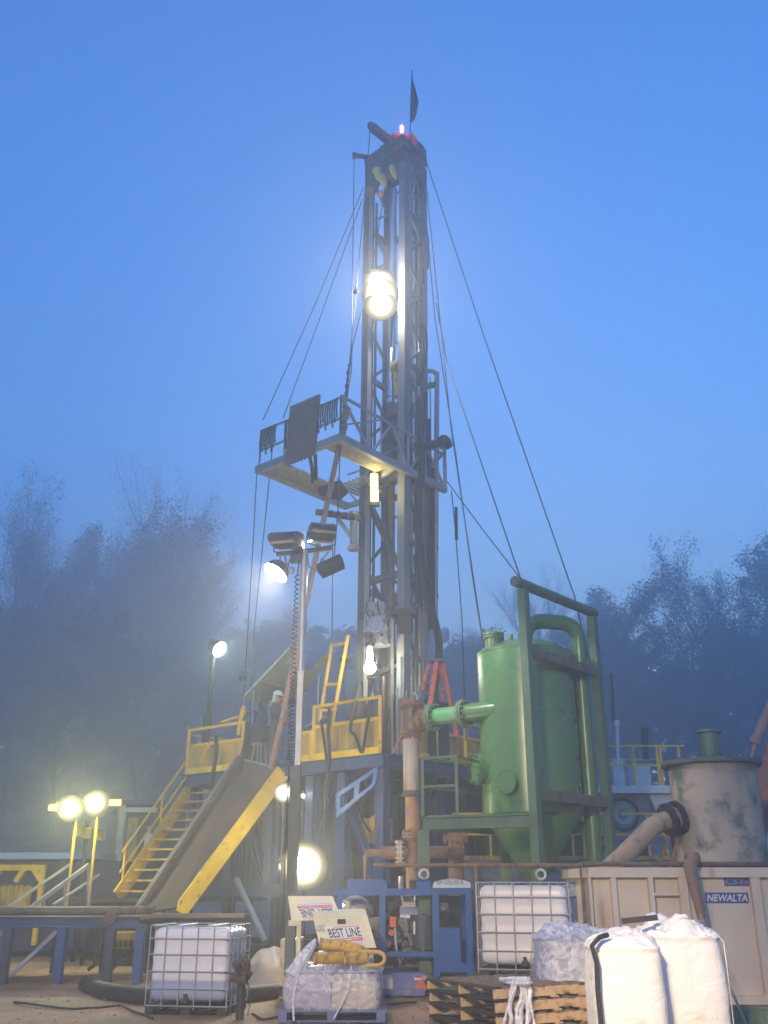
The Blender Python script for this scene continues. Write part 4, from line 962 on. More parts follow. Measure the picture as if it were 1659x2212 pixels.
# side manway and blind flange
q = V(vx-VR*.85, VY-.15, at(1026, 1662, VY-.2).z)
b = MB(); b.tube(q+V(.1, 0, 0), q+V(-.24, -.05, 0), .26, 26); b.flange(q+V(-.24, -.05, 0), (-1, -.2, 0), .30, .08, 12, .02)
for k in range(6):
    a = 6.28*k/6; p = q + V(-.26, -.05+math.cos(a)*.29, math.sin(a)*.29); b.path([p, p+V(-.11, 0, .02), p+V(-.12, 0, .08)], .015, 6)
b.build('side_manway', green, ves)
ang2 = math.radians(-122); nn = V(math.cos(ang2), math.sin(ang2), 0); q = V(vx, VY, at(1072, 1690, VY-.9).z)
b = MB(); b.tube(q+nn*(VR-.1), q+nn*(VR+.17), .15, 22); b.tube(q+nn*(VR+.17), q+nn*(VR+.22), .215, 28); b.bolts(q+nn*(VR+.225), nn, .18, 10, .016, .02); b.build('blind_flange', green, ves)
# frame: rectangular posts
near = V(at(1145, 1560, 17.0).x+.0, 17.0, 0); ztf = at(1140, 1262, 17.0).z; far_ = V(at(1297, 1560, 18.95).x, 18.95, 0)
fd = (far_-near).normalized(); fn = V(-fd.y, fd.x, 0)
def post(p, z0, z1, nm='frame_post', w=.16):
    b = MB(); b.bar((p.x, p.y, z0), (p.x, p.y, z1), w*1.0, w*.9, up=(fd.x, fd.y, 0)); return b.build(nm, green_d, t)
zf = at(1172, 1887, 17.0).z
post(near, .0, ztf-.10); post(far_, .0, ztf-.10)
# brown rusty inner faces along the posts
for p in (near, far_):
    b = MB(); q = p - fn*.098; q = p + fd*.0 
    b.bar((p.x+fd.x*.086, p.y+fd.y*.086, .1), (p.x+fd.x*.086, p.y+fd.y*.086, ztf-.12), .012, .15, up=(fn.x, fn.y, 0)); b.build('rusty_post_face', frame_rust, t)
b = MB(); b.tube(V(near.x, near.y, ztf)-fd*.26, V(far_.x, far_.y, ztf)+fd*.12, .10, 20); b.build('top_pipe', green_d, t)
for py in (1393, 1703):
    z = at(1164, py+12, 17.0).z; b = MB(); b.bar(V(near.x, near.y, z)+fd*.11, V(far_.x, far_.y, z)-fd*.10, .14, .18); b.build('cross_beam', frame_rust, t)
# platform frame at mid height
zp = at(1160, 1772, 17.0).z; LFT = V(at(914, 1780, 17.9).x, 17.9, 0); BCK = LFT + (far_-near)
nL = V(near.x-.1, near.y, zp)
b = MB(); b.ibeam(nL, V(LFT.x, LFT.y, zp), .14, .22, .025); b.build('platform_beam', green_d, t)
for s_, e_ in ((LFT, BCK), (BCK, far_)):
    b = MB(); b.ibeam(V(s_.x, s_.y, zp)+(e_-s_).normalized()*.12, V(e_.x, e_.y, zp)-(e_-s_).normalized()*.12, .14, .22, .025); b.build('platform_beam', green_d, t)
b = MB(); g1, g2 = V(LFT.x, LFT.y, zp+.125), V(BCK.x, BCK.y, zp+.125)
for k in range(16):
    f = k/15; p = g1*(1-f)+g2*f; b.bar(p+V(.08, 0, 0), p+V(1.05, -.35, 0), .02, .03)
for k in range(4): b.bar(g1+V(.1+k*.3, -.1*k*.3, 0), g2+V(.1+k*.3, -.1*k*.3, 0), .02, .028)
b.build('platform_grating', green_d, t)
for p in (LFT, BCK):
    b = MB(); b.ibeam((p.x, p.y, 0), (p.x, p.y, zp-.112), .20, .20, .025, up=(0, 1, 0)); b.build('frame_leg', green_d, t)
for p, dy in ((V(at(916, 1889, 17.75).x, 17.75, at(916, 1889, 17.75).z), 0), (V(near.x+.02, near.y-.13, at(1172, 1889, 16.87).z), 0)):
    b = MB(); n = 20; R_, r_ = .075, .022
    pts = [p + V(math.cos(6.283*k/n)*R_, 0, math.sin(6.283*k/n)*R_) for k in range(n+1)]; b.path(pts, r_, 8, False); b.build('lifting_lug', white, t)
# guard rail
zr0, zr1 = zp+.13, at(908, 1638, 17.9).z
e1 = V(at(986, 1690, 17.62).x, 17.62, 0); L1 = V(LFT.x, LFT.y, 0)
rb = BCK
zm = (zr0+zr1)/2
for nm, segs in (('guard_rail', [((L1.x, L1.y, zr1), (e1.x, e1.y, zr1)), ((L1.x, L1.y, zm), (e1.x, e1.y, zm)), ((e1.x, e1.y, zr1), (vx-VR-.05, VY-.4, zr1)), ((L1.x, L1.y, zr1), (rb.x, rb.y, zr1)), ((L1.x, L1.y, zm), (rb.x, rb.y, zm))]),):
    for s_, e_ in segs:
        b = MB(); b.bar(s_, e_, .045, .045); b.build(nm, green_d, t)
for p in (L1, e1, V(rb.x, rb.y, 0)):
    b = MB(); b.bar((p.x, p.y, zr0), (p.x, p.y, zr1+.02), .055, .055); b.build('rail_post', green_d, t)
# skid
for s_, e_ in ((near, LFT), (far_, BCK), (near, far_), (LFT, BCK)):
    b = MB(); b.bar(V(s_.x, s_.y, .15), V(e_.x, e_.y, .15), .25, .28); b.build('skid_beam', green_d, t)

# ---------------------------------------------------------------- rusty flow line up from the ground
RY = 19.75; rx = at(889, 1700, RY).x
t = thing('flow_riser', (rx, RY, 0), 'rusty flaking vertical riser pipe with bolted flanges and a tee feeding the green inlet', 'riser pipe')
def zz(py, Y=RY): return at(889, py, Y).z
b = MB(); b.tube((rx, RY, zz(1712)), (rx, RY, zz(1590)), .165, 24); b.build('upper_pipe', rust_pale, t)
b = MB(); b.tube((rx+.02, RY, zz(1802)), (rx+.02, RY, zz(1718)), .15, 24); b.build('lower_pipe', mat('rust_orange_blue_pipe', (.38, .19, .08), .75, 0, (.11, .14, .28), .36, 2.6, bump=.3), t)
b = MB(); b.lathe((rx, RY, zz(1722)), [(.16, 0), (.21, .03), (.17, .12)], 24); b.bar((rx-.15, RY, zz(1722)+.03), (rx-.30, RY, zz(1722)+.03), .04, .03); b.build('collar', mat('dark_rust_collar', (.12, .08, .06), .8), t)
for py, r in ((1587, .225), (1805, .20)): b = MB(); b.flange((rx, RY, zz(py)), (0, 0, 1), r, .11, 14, .02); b.build('bolted_flange', rust, t)
ax_in = on(925)
zc = ax_in.z
b = MB(); b.tube((rx, RY, zz(1585)), (rx, RY, zc+.28), .17, 22); b.tube((rx, RY, zc), (rx+.3, RY-.05, zc), .16, 20); b.build('tee', mat('dark_greasy_rust', (.20, .12, .08), .5, .2, (.09, .07, .06), .4, 5), t)
b = MB(); b.flange((rx, RY, zc+.33), (0, 0, 1), .26, .11, 14, .022); b.build('bolted_flange', rust, t)
pE, pS = on(930), V(rx+.25, RY-.04, zc); dd = (pE-pS).normalized()
for k in (.10, .45): b = MB(); b.flange(pS+dd*k*(pE-pS).length, dd, .24, .10, 12, .022); b.build('bolted_flange', rust, t)
b = MB(); b.tube(pS, pE-dd*.02, .16, 22); b.build('spool', rust, t)
b = MB(); b.path([(rx-.2, RY-.1, zz(1592)), (rx-.28, RY-.12, zz(1605)), (rx-.36, RY-.12, zz(1628))], .022, 8); b.build('red_lever', mat('faded_red', (.5, .14, .10), .5), t)
b = MB(); b.tube((rx+.02, RY, -.05), (rx+.02, RY, zz(1808)), .15, 20); zl_ = zz(1842); b.tube((rx, RY, zl_), (rx-.62, RY-.05, zl_), .12, 18); b.tube((rx, RY, zl_), (rx+1.0, RY+.2, zl_), .13, 18); b.tube((rx-.62, RY-.05, zl_), (rx-.9, RY-.05, zl_), .07, 14); b.path([(rx-.85, RY-.05, zl_), (rx-.92, RY-.05, zl_-.05), (rx-.92, RY-.05, zl_-.6)], .04, 10); b.build('lower_manifold', rust, t)
b = MB(); b.flange((rx-.25, RY-.02, zl_), (1, 0, 0), .24, .09, 12, .02); b.build('bolted_flange', rust_pale, t)
t = thing('accumulator_bottle', (at(903, 1500, 20.3).x, 20.3, 0), 'short chromed accumulator bottle standing behind the rusty tee', 'accumulator bottle')
x = at(905, 1500, 20.3).x; b = MB(); b.lathe((x, 20.3, at(905, 1545, 20.3).z), [(.12, 0), (.12, .42), (.07, .50), (.04, .52), (.035, .62)], 18); b.build('bottle', mat('brown_chrome', (.35, .28, .24), .25, .8), t)
b = MB(); x2_ = at(985, 1830, 20.5).x; b.tube((x2_, 20.6, 0), (x2_, 20.6, at(985, 1800, 20.6).z), .16, 18); b.flange((x2_, 20.6, at(985, 1812, 20.6).z), (0, 0, 1), .26, .1, 12, .02); tag(b.build('blue_rust_riser', MATS['rust_orange_blue_pipe']), 'short blue and rust stub riser under the green platform', 'stub pipe')
# ================================================================ the rig, in its own turned frame
C0 = at(829, 1626, 22.35); ZF = 4.6; C0 = V(C0.x, 22.35, 0)
U = V(-.76, .65, 0).normalized(); W = V(.65, .76, 0).normalized()
def RG(a, b, z): return C0 + U*a + W*b + V(0, 0, z)
FL, FW = 7.25, 5.6
# ---- substructure and floor
t = thing('rig_floor', RG(3.5, 2.5, 0), 'raised blue steel drilling floor on braced posts with yellow windwall panels', 'rig floor')
RF = t
b = MB(); b.plate([RG(0, 0, ZF-.03), RG(FL, 0, ZF-.03), RG(FL, FW, ZF-.03), RG(0, FW, ZF-.03)], .05, (0, 0, 1)); b.build('deck', dark, t)
for p, q in ((RG(-.05, -.05, ZF-.22), RG(FL, -.05, ZF-.22)), (RG(-.05, .05, ZF-.22), RG(-.05, FW, ZF-.22)), (RG(FL, .05, ZF-.22), RG(FL, FW, ZF-.22)), (RG(0, FW, ZF-.22), RG(FL, FW, ZF-.22))):
    b = MB(); b.ibeam(p, q, .18, .30, .03); b.build('edge_beam', blue_l, t)
for a_ in (1.4, 2.8, 4.2, 5.6): b = MB(); b.ibeam(RG(a_, .1, ZF-.25), RG(a_, FW-.1, ZF-.25), .15, .3, .03); b.build('floor_joist', dblue, t)
ZB = 1.75
for a_ in (.25, 1.45, 2.5, 3.9, 5.4, 7.0):
    for b_ in (.25, 2.6, 5.2):
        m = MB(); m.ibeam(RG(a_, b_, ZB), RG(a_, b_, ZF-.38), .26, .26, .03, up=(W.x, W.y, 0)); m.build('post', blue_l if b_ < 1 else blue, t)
for b_ in (.25, 2.6, 5.2):
    m = MB(); m.ibeam(RG(-.4, b_, ZB-.15), RG(FL+.4, b_, ZB-.15), .25, .30, .03); m.build('base_beam', blue, t)
    m = MB(); m.ibeam(RG(-.4, b_, .2), RG(FL+.4, b_, .2), .3, .36, .03); m.build('ground_beam', dblue, t)
for a_ in (.1, 1.9, 3.6, 5.4, 7.1):
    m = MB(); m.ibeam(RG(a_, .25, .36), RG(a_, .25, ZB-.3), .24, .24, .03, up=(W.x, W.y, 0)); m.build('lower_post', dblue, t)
for (a0, z0, a1, z1) in ((.5, ZB+.1, 1.3, ZF-1.2), (2.6, ZB+.4, 1.75, ZF-.5), (4.1, ZB, 5.2, ZF-.5), (3.8, ZF-.5, 2.7, ZB)):
    m = MB(); m.ibeam(RG(a0, .3, z0), RG(a1, .3, z1), .2, .16, .025); m.build('diagonal_brace', blue_l, t)
for (a0, z0, a1, z1) in ((.3, ZF-.45, 2.4, ZB+.1), (3, ZB, 5.2, ZF-.5), (5.6, ZF-.5, 6.9, ZB)):
    m = MB(); m.ibeam(RG(a0, 2.6, z0), RG(a1, 2.6, z1), .2, .16, .025); m.build('diagonal_brace', blue, t)
m = MB(); m.tube(at(511, 1900, 23.3), at(574, 2036, 22.2), .075, 12); m.build('diagonal_strut', mat('pale_grey_strut', (.18, .22, .27), .5), t)
# gusset plate brace with two cut-outs (built from strips)
p0, p1, p2, p3 = at(727, 1768, 23.0), at(812, 1696, 22.35), at(818, 1654, 22.35), at(726, 1716, 23.0)
def lerp(a, b, f): return a*(1-f)+b*f
m = MB()
m.plate([p0, p1, lerp(p1, p2, .22), lerp(p0, p3, .22)], .05); m.plate([lerp(p0, p3, .78), lerp(p1, p2, .78), p2, p3], .05)
for f0, f1 in ((0, .10), (.45, .58), (.90, 1)):
    m.plate([lerp(lerp(p0, p3, .22), lerp(p1, p2, .22), f0), lerp(lerp(p0, p3, .22), lerp(p1, p2, .22), f1), lerp(lerp(p0, p3, .78), lerp(p1, p2, .78), f1), lerp(lerp(p0, p3, .78), lerp(p1, p2, .78), f0)], .049)
m.build('gusset_brace', mat('mid_blue_paint', (.07, .16, .42), .45, 0, (.06, .06, .08), .25, 4), t)
# dark windwalls and cladding under the floor so the far side reads as a mass of machinery
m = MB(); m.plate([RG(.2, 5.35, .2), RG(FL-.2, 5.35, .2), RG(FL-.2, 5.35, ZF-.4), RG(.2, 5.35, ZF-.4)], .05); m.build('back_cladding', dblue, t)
# yellow windwall panels on the edge
def panel(a0, a1, along_u, zb, zh, zt_, off=-.12, pw=.07):
    P = (lambda a, z: RG(a, off, z)) if along_u else (lambda a, z: RG(off, a, z))
    m = MB(); m.plate([P(a0, zb), P(a1, zb), P(a1, zh), P(a0, zh)], .025); pn = m.build('windwall_panel', yellow_panel, RF)
    m = MB()
    nd = (W if along_u else U)*-.03
    m.bar(P(a0, zb)+nd, P(a1, zb)+nd, .07, .15); m.build('kick_rail', yellow_bright, pn)
    m = MB(); m.bar(P(a0, zh)+nd, P(a1, zh)+nd, pw*.8, pw); m.build('mid_rail', yellow, pn)
    if zt_:
        m = MB(); m.bar(P(a0, zt_), P(a1, zt_), pw, pw); m.build('top_rail', yellow, pn)
    for a in (a0, a1):
        m = MB(); m.bar(P(a, zb-.07)+nd*.5, P(a, (zt_ or zh)+.03)+nd*.5, pw*1.1, pw*1.1, up=(1, 0, 0)); m.build('rail_post', yellow, pn)
    return pn
aR0, aR1 = .0, 2.55
panel(0.0, 2.15, True, ZF+.0, ZF+.72, ZF+1.22)
panel(2.22, 2.62, True, ZF+.0, ZF+.62, None)
panel(4.75, 7.0, True, ZF+.0, ZF+.68, ZF+1.12)
panel(.9, 4.4, False, ZF+.0, ZF+.62, ZF+1.0, off=-.02)
m = MB()
for a_ in (1.9, 3.1, 3.9): m.bar(RG(-.08, a_, ZF-.1), RG(-.08, a_, ZF+1.05), .08, .08, up=(1, 0, 0))
m.build('rail_posts', yellow, t) if False else None
for a_ in (1.9, 3.1):
    m = MB(); m.bar(RG(-.08, a_, ZF-.1), RG(-.08, a_, ZF+1.05), .08, .08, up=(1, 0, 0)); m.build('rail_post', yellow, t)
m = MB(); m.bar(RG(FL, .1, ZF+1.05), RG(FL, 4.5, ZF+1.05), .05, .05); m.build('far_rail', yellow, t)
m = MB(); m.bar(RG(5.0, -.1, ZF+1.3), RG(5.7, -.1, ZF+1.22), .05, .05); m.path([RG(4.95, -.12, ZF+.8), RG(4.88, -.12, ZF+1.35), RG(4.78, -.12, ZF+1.55)], .05, 8); m.path([RG(4.92, -.12, ZF+1.15), RG(4.72, -.12, ZF+1.42)], .04, 8); m.build('gate_hook_post', yellow, t)
m = MB(); m.bar(RG(6.4, -.15, ZF+.2), RG(6.0, -.15, ZF+.75), .05, .05); m.build('gate_brace', yellow, t)
# grey handrail bit, stool
m = MB(); m.path([RG(2.72, .0, ZF+.55), RG(2.6, 0, ZF+.8), RG(1.9, .0, ZF+.98)], .022, 8); m.build('grey_handrail', steel, t)
m = MB(); q = RG(4.35, .1, ZF); m.lathe(q+V(0, 0, .5), [(.2, 0), (.21, .05)], 16)
for k in range(4): a_ = k*1.57+.4; m.tube(q+V(math.cos(a_)*.14, math.sin(a_)*.14, .5), q+V(math.cos(a_)*.2, math.sin(a_)*.2, 0), .018, 8)
tag(m.build('stool', steel), 'small metal stool on the rig floor at the top of the ramp', 'stool')

# ---- V-door ramp
t = thing('pipe_ramp', at(345, 1990, 22.2), 'steep brown steel pipe ramp with a bright yellow side plate', 'ramp')
bl, br, tr, tl = at(298, 1975, 22.9), at(381, 1962, 21.8), at(603, 1662, 24.25), at(518, 1642, 25.35)
brown = mat('worn_brown_ramp_steel', (.055, .037, .032), .8, 0, (.13, .06, .035), .45, 1.6, streak=False, bump=.1)
m = MB(); m.plate([bl, br, tr, tl], .05); m.build('ramp_bed', brown, t)
nrm = (br-bl).cross(tl-bl).normalized(); nrm = nrm if nrm.z > 0 else -nrm
m = MB(); d_ = (tr-br).normalized(); rt_ = (br-bl).normalized()
o1 = rt_*.04
q0, q1 = br + o1, tr + o1
m.plate([q0 - nrm*.02 - d_*.05, q0 + nrm*.08 + d_*.15, q1 + nrm*.10, q1 - nrm*.30, q0 - nrm*.26 + d_*.0], .04, rt_); m.build('yellow_side_plate', yellow_bright, t)
m = MB(); m.plate([bl - rt_*.02, bl + nrm*.16, tl + nrm*.16, tl - nrm*.12, bl - nrm*.12], .04, rt_); m.build('grey_side_plate', mat('grey_blue_side', (.24, .28, .32), .5, 0, (.2, .12, .08), .35, 4), t)
m = MB(); m.bar(bl + nrm*.10 + rt_*.1, tl + nrm*.10 + rt_*.1, .09, .12); m.build('guide_bar', frame_rust, t)
m = MB(); m.plate([tl, tr, tr + V(.1, .45, .06), tl + V(.1, .45, .06)], .04); m.build('top_lip', mat('pale_green_lip', (.30, .36, .30), .5), t)

# ---- stairs
t = thing('stairs', at(257, 1935, 25.2), 'yellow stairway with open treads climbing to the left end of the rig floor', 'stairs')
s0, s1 = at(254, 1937, 25.1), at(424, 1686, 27.25); off = V(1.02, -.45, 0).normalized()*1.15
hd = s1-s0
for k, o_ in enumerate((V(0, 0, 0), off)):
    m = MB(); m.bar(s0+o_, s1+o_, .06, .36); m.build('stringer', yellow, t)
for k in range(12):
    f = (k+.5)/12; p = s0 + hd*f; m = MB(); m.bar(p+off*.04, p+off*.96, .27, .045); m.build('tread', yellow_panel, t)
r0, r1 = at(395, 1628, 27.3), at(405, 1662, 27.3)
for dz in (.55, 1.02):
    m = MB(); m.bar(s0+V(0, 0, dz), s1+V(0, 0, dz), .04, .04); m.build('handrail', yellow, t)
for f in (.04, .50, .97):
    p = s0+hd*f; m = MB(); m.bar(p, p+V(0, 0, 1.04), .045, .045); m.build('rail_post', yellow, t)
m = MB(); m.bb(s0+V(-1.2, -.3, -.12), s0+V(1.3, 1.6, -.02)); m.build('landing', dark, t)
for dx, dy in ((-1.1, -.2), (1.2, -.2), (-1.1, 1.5), (1.2, 1.5)): m = MB(); m.bb((s0.x+dx-.05, s0.y+dy-.05, 0), (s0.x+dx+.05, s0.y+dy+.05, s0.z-.12)); m.build('landing_leg', dblue, t)

# ---- catwalk / pipe racks
t = thing('catwalk', (at(150, 1990, 20.5).x, 20.5, 0), 'long low blue pipe catwalk running off the left edge below the ramp', 'catwalk')
zc0 = 1.06; xE = at(536, 1982, 21.6).x; xW = at(-260, 1990, 19.6).x
for y in (19.6, 22.0):
    m = MB(); m.ibeam((xW, y, zc0), (xE if y > 20 else at(300, 1990, 19.6).x, y, zc0), .16, .20, .025); m.build('side_beam', blue, t)
m = MB(); m.bb((xW, 19.7, zc0+.04), (at(300, 1990, 19.6).x, 21.9, zc0+.10)); m.build('deck', mat('muddy_deck', (.14, .10, .08), .7, 0, (.28, .17, .10), .45, 1.4), t)
m = MB(); m.bb((at(300, 1990, 19.6).x, 20.9, zc0+.04), (xE, 21.9, zc0+.10)); m.build('deck', MATS['muddy_deck'], t)
for px in (-150, 12, 130, 236, 300):
    x = at(px, 2060, 19.6).x
    m = MB(); m.ibeam((x, 19.6, 0), (x, 19.6, zc0-.1), .16, .16, .02, up=(0, 1, 0)); m.build('leg', blue_l if px in (130, 300) else dblue, t)
    m = MB(); m.ibeam((x+.2, 22.0, 0), (x+.2, 22.0, zc0-.1), .16, .16, .02, up=(0, 1, 0)); m.build('leg', dblue, t)
for pa, pb, y in (((20, 2110), (125, 2010), 19.75), ((190, 2095), (236, 2062), 21.8), ((236, 2098), (300, 2040), 21.8), ((-100, 2100), (12, 2010), 19.75)):
    m = MB(); a_, b_ = at(*pa, y), at(*pb, y); a_.z = max(a_.z, .05); m.bar(a_, b_, .07, .07); m.build('brace', steel if y < 20 else dblue, t)
m = MB(); m.lathe(at(236, 1984, 19.45), [(.11, 0), (.11, .1)], 16, axis=(0, 1, 0)); m.build('end_cap', mat('dark_red_cap', (.14, .04, .03), .5), t)
# silver handrails of the steps at far left
t = thing('silver_steps', (at(60, 1960, 22.5).x, 22.5, 0), 'dull silver step rails slanting up from the catwalk at far left', 'steps')
for k, (pa, pb) in enumerate((((30, 1988), (192, 1868)), ((-10, 1978), (150, 1868)), ((115, 1955), (215, 1890)))):
    m = MB(); m.bar(at(*pa, 22.4+k*.5), at(*pb, 24.0+k*.5), .05, .05 if k else .09); m.build('rail', steel, t)
for px, p0_, p1_ in ((60, 1962, 2000), (95, 1935, 1985), (140, 1905, 1975), (190, 1868, 1950)):
    m = MB(); a_ = at(px, p0_, 23); b_ = at(px, p1_, 23); m.bar(a_, b_, .035, .035); m.build('upright', steel, t)
# pipes lying on the catwalk
m = MB()
rnd = random.Random(12)
for k in range(5):
    y = 20.1+k*.28; m = MB(); m.tube((xW+.3, y, zc0+.10+.075), (at(250+k*12, 1990, 20).x, y+.1, zc0+.10+.075), .075, 12); tag(m.build('drill_pipe', rust if k % 2 else frame_rust), 'rusty drill pipe lying on the blue catwalk deck', 'drill pipe', 'drill pipes lying on the catwalk')

# ---- driller's canopy
t = thing('canopy', RG(4.2, 1.6, ZF), 'tilted grey-green sheet canopy on posts above the worker in the white hard hat', 'canopy')
cm = mat('grey_green_sheet', (.20, .20, .17), .6, 0, (.22, .20, .16), .35, 1.5)
k1, k2, k3, k4 = at(527, 1506, 26.8), at(597, 1432, 25.4), at(690, 1452, 25.2), at(640, 1520, 26.6)
m = MB(); m.plate([k1, k2, k3, k4], .05); m.build('roof_sheet', cm, t)
e1_, e2_ = k2+(k2-k1)*.42, k3+(k3-k4)*.45
for a_, b_ in ((k2, e1_), (k3, e2_)):
    sd = (k3-k2).normalized()*.22*(1 if a_ is k2 else -1); m = MB(); m.plate([a_, b_, b_+sd, a_+sd], .05); m.build('roof_arm', cm, t)
m = MB(); m.bar(k1, e1_, .06, .08); m.build('edge_frame', alu, t); m = MB(); m.bar(lerp(k1, k2, .5)-V(0, 0, .06), lerp(k4, k3, .5)-V(0, 0, .06), .05, .05); m.build('rib', frame_rust, t)
for q, zb in ((at(549, 1488, 26.4), ZF), (at(582, 1517, 26.7), ZF), (at(650, 1500, 26.2), ZF), (at(688, 1458, 25.3), ZF)):
    m = MB(); m.tube((q.x, q.y, zb-.05), (q.x, q.y, q.z-.02), .03, 8); m.build('post', steel, t)

# ---- console and clutter around the driller
t = thing('driller_console', RG(5.6, .9, ZF), 'dark lever console behind the left yellow panels of the rig floor', 'control console')
m = MB(); q = RG(5.5, .9, ZF); m.box(q+V(0, 0, .6), (.8, .5, 1.2), rz=-.7); m.build('cabinet', dark, t)
for k in range(7):
    m = MB(); p = RG(5.15+k*.13, .8, ZF+1.15); m.tube(p, p+V(.02*k-.08, -.05, .35+.05*(k % 3)), .014, 6); m.ball(p+V(.02*k-.08, -.05, .37+.05*(k % 3)), .03, 8); m.build('lever', black, t)
m = MB(); m.tube(RG(4.9, .6, ZF), RG(4.85, .6, ZF+1.9), .10, 10); m.box(RG(4.85, .6, ZF+1.9), (.26, .26, .35), rz=.4); m.build('gauge_stand', dark, t)
# ---- pole lamp at the left end
t = thing('pole_lamp', RG(6.8, .4, ZF), 'greenish-white floodlight on a dark pole at the left end of the rig floor', 'floodlight')
py_ = 26.9; ptop = at(463, 1400, py_); pb = at(442, 1620, py_)
m = MB(); m.tube((pb.x+.05, py_, ZF), (ptop.x, py_, ptop.z), .055, 10); m.tube((pb.x, py_, ZF), (pb.x+.02, py_, at(448, 1545, py_).z), .12, 12); m.tube((ptop.x-.10, py_, ZF+1), (ptop.x-.06, py_, ptop.z-.2), .02, 6); m.build('pole', dark, t)
hc = at(466, 1397, py_); m = MB(); m.lathe(hc, [(.05, -.22), (.17, -.18), (.20, .0), (.24, .18)], 20, axis=(.6, -.4, -.45)); hd_ = m.build('lamp_housing', dark, t)
gl = emis('green_white_lamp', (.78, 1, .86), 14); axl = V(.6, -.4, -.45).normalized()
m = MB(); m.lathe(hc, [(.225, .19), (.15, .24), (.04, .26)], 20, axis=axl); m.build('lens', gl, hd_)
lamp_light('lamp_light', hc+axl*.42, 28, (.72, 1, .84), .12, t)

# ---- drillers' stuff near the mast: upright yellow gate
t = thing('yellow_gate', RG(1.9, .05, ZF), 'tall narrow yellow ladder-like frame standing behind the right yellow panel', 'ladder frame')
ya, yb = 23.55, 23.2
for pa, pb_, y in (((717, 1391), (690, 1560), ya), ((752, 1372), (716, 1575), yb)):
    m = MB(); m.bar(at(*pa, y), at(*pb_, y), .075, .075); m.build('upright', yellow, t)
for p1_, p2_ in (((717, 1393), (750, 1389)), ((704, 1479), (734, 1477)), ((692, 1535), (727, 1532))):
    m = MB(); m.bar(at(*p1_, ya), at(*p2_, yb), .06, .06); m.build('rung', yellow, t)
# ---- step ladder (orange)
t = thing('step_ladder', RG(-.1, 1.6, ZF), 'orange fibreglass stepladder with pale treads standing on the rig floor', 'stepladder')
ly = 24.15; T1, T2 = at(925, 1432, 23.75), at(943, 1430, 23.45); T3, T4 = at(950, 1430, 23.95), at(957, 1432, 23.8)
F1, F2 = at(902, 1540, 23.55), at(922, 1562, 23.25); B1, B2 = at(986, 1590, 24.3), at(960, 1580, 24.6)
for a_, b_, w_ in ((T1, F1, .09), (T2, F2, .11), (T4, B1, .095), (T3, B2, .06)):
    m = MB(); m.bar(a_, b_, w_, .035, up=(0, 1, 0)); m.build('rail', orange, t)
for k in range(1, 6):
    f = k/5.3; m = MB(); m.bar(lerp(T1, F1, f), lerp(T2, F2, f), .10, .055); m.build('tread', alu, t)
for k in range(1, 6):
    f = k/5.3; m = MB(); m.bar(lerp(T3, B2, f), lerp(T4, B1, f), .04, .05); m.build('back_rung', alu, t)
m = MB(); m.box((T1+T4)/2+V(0, -.05, .03), (.36, .36, .07), rz=.3); m.build('top_cap', alu, t)
m = MB(); m.tube(at(933, 1432, ly), at(930, 1406, ly), .012, 6); m.build('spike', steel, t)
# ================================================================ mast
t = thing('derrick', RG(1.0, 1.2, ZF), 'tall pale steel lattice drilling mast with a dark crown, rising from the rig floor', 'drilling mast')
MA = t
def legpt(i, z):
    """axis of leg i at height z: 0 left-front 1 right-front 2 right-back 3 left-back"""
    f = (z-ZF)/19.0
    base = [V(-.53, 24.15, 0), V(.46, 23.25, 0), V(.98, 24.0, 0), V(.02, 24.9, 0)][i]
    lean = V(.16, .25, 0)*f; wid = 1+.10*f; cen = V(.23, 24.1, 0)
    return cen + (base-cen)*wid + lean + V(0, 0, z)
Z0, ZTOP = ZF, at(850, 350, 24.3).z
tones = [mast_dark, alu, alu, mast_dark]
for i in range(4):
    for (za, zb_) in ((Z0-.2, 12.2), (12.2, ZTOP)):
        zb_ = min(zb_, ZTOP-(.1, .85, .35, 0)[i]); m = MB(); a_, b_ = legpt(i, za), legpt(i, zb_)
        wv = .24 if i in (1,) else .22
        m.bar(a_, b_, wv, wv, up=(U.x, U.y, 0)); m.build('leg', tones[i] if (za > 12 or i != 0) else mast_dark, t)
# guide tubes on the left front leg and pipes beside the right back leg
for k, (du, r) in enumerate(((.13, .035), (.05, .03), (-.04, .03))):
    m = MB(); o_ = U*(-.16+du*.3) + W*(-.13) + V(du*.6, 0, 0); m.tube(legpt(0, Z0)+o_, legpt(0, ZTOP-.2)+o_, r, 8); m.build('guide_tube', steel, t)
for k, (dx, dy, r, z0, z1, mm) in enumerate(((-.30, .1, .05, Z0, ZTOP-.3, steel), (-.40, .0, .03, Z0, ZTOP-.6, mast_dark), (-.19, -.1, .045, Z0, ZTOP-1, mast_dark), (.17, -.05, .06, 7.9, 14.0, dark), (.26, 0, .05, 7.9, 12.5, dark), (-.10, -.16, .03, Z0, ZTOP-.4, steel), (.10, .12, .07, 7.5, 13.2, dark))):
    m = MB(); m.tube(legpt(2, z0)+V(dx, dy, 0), legpt(2, z1)+V(dx*1.05, dy, 0), r, 8); m.build('riser_pipe', mm, t)
for k, (dx, r) in enumerate(((.22, .04), (-.15, .04))):
    m = MB(); m.tube(legpt(0, Z0)+V(dx, .1, 0), legpt(0, ZTOP-1.5)+V(dx, .1, 0), r, 8); m.build('riser_pipe', mast_dark, t)
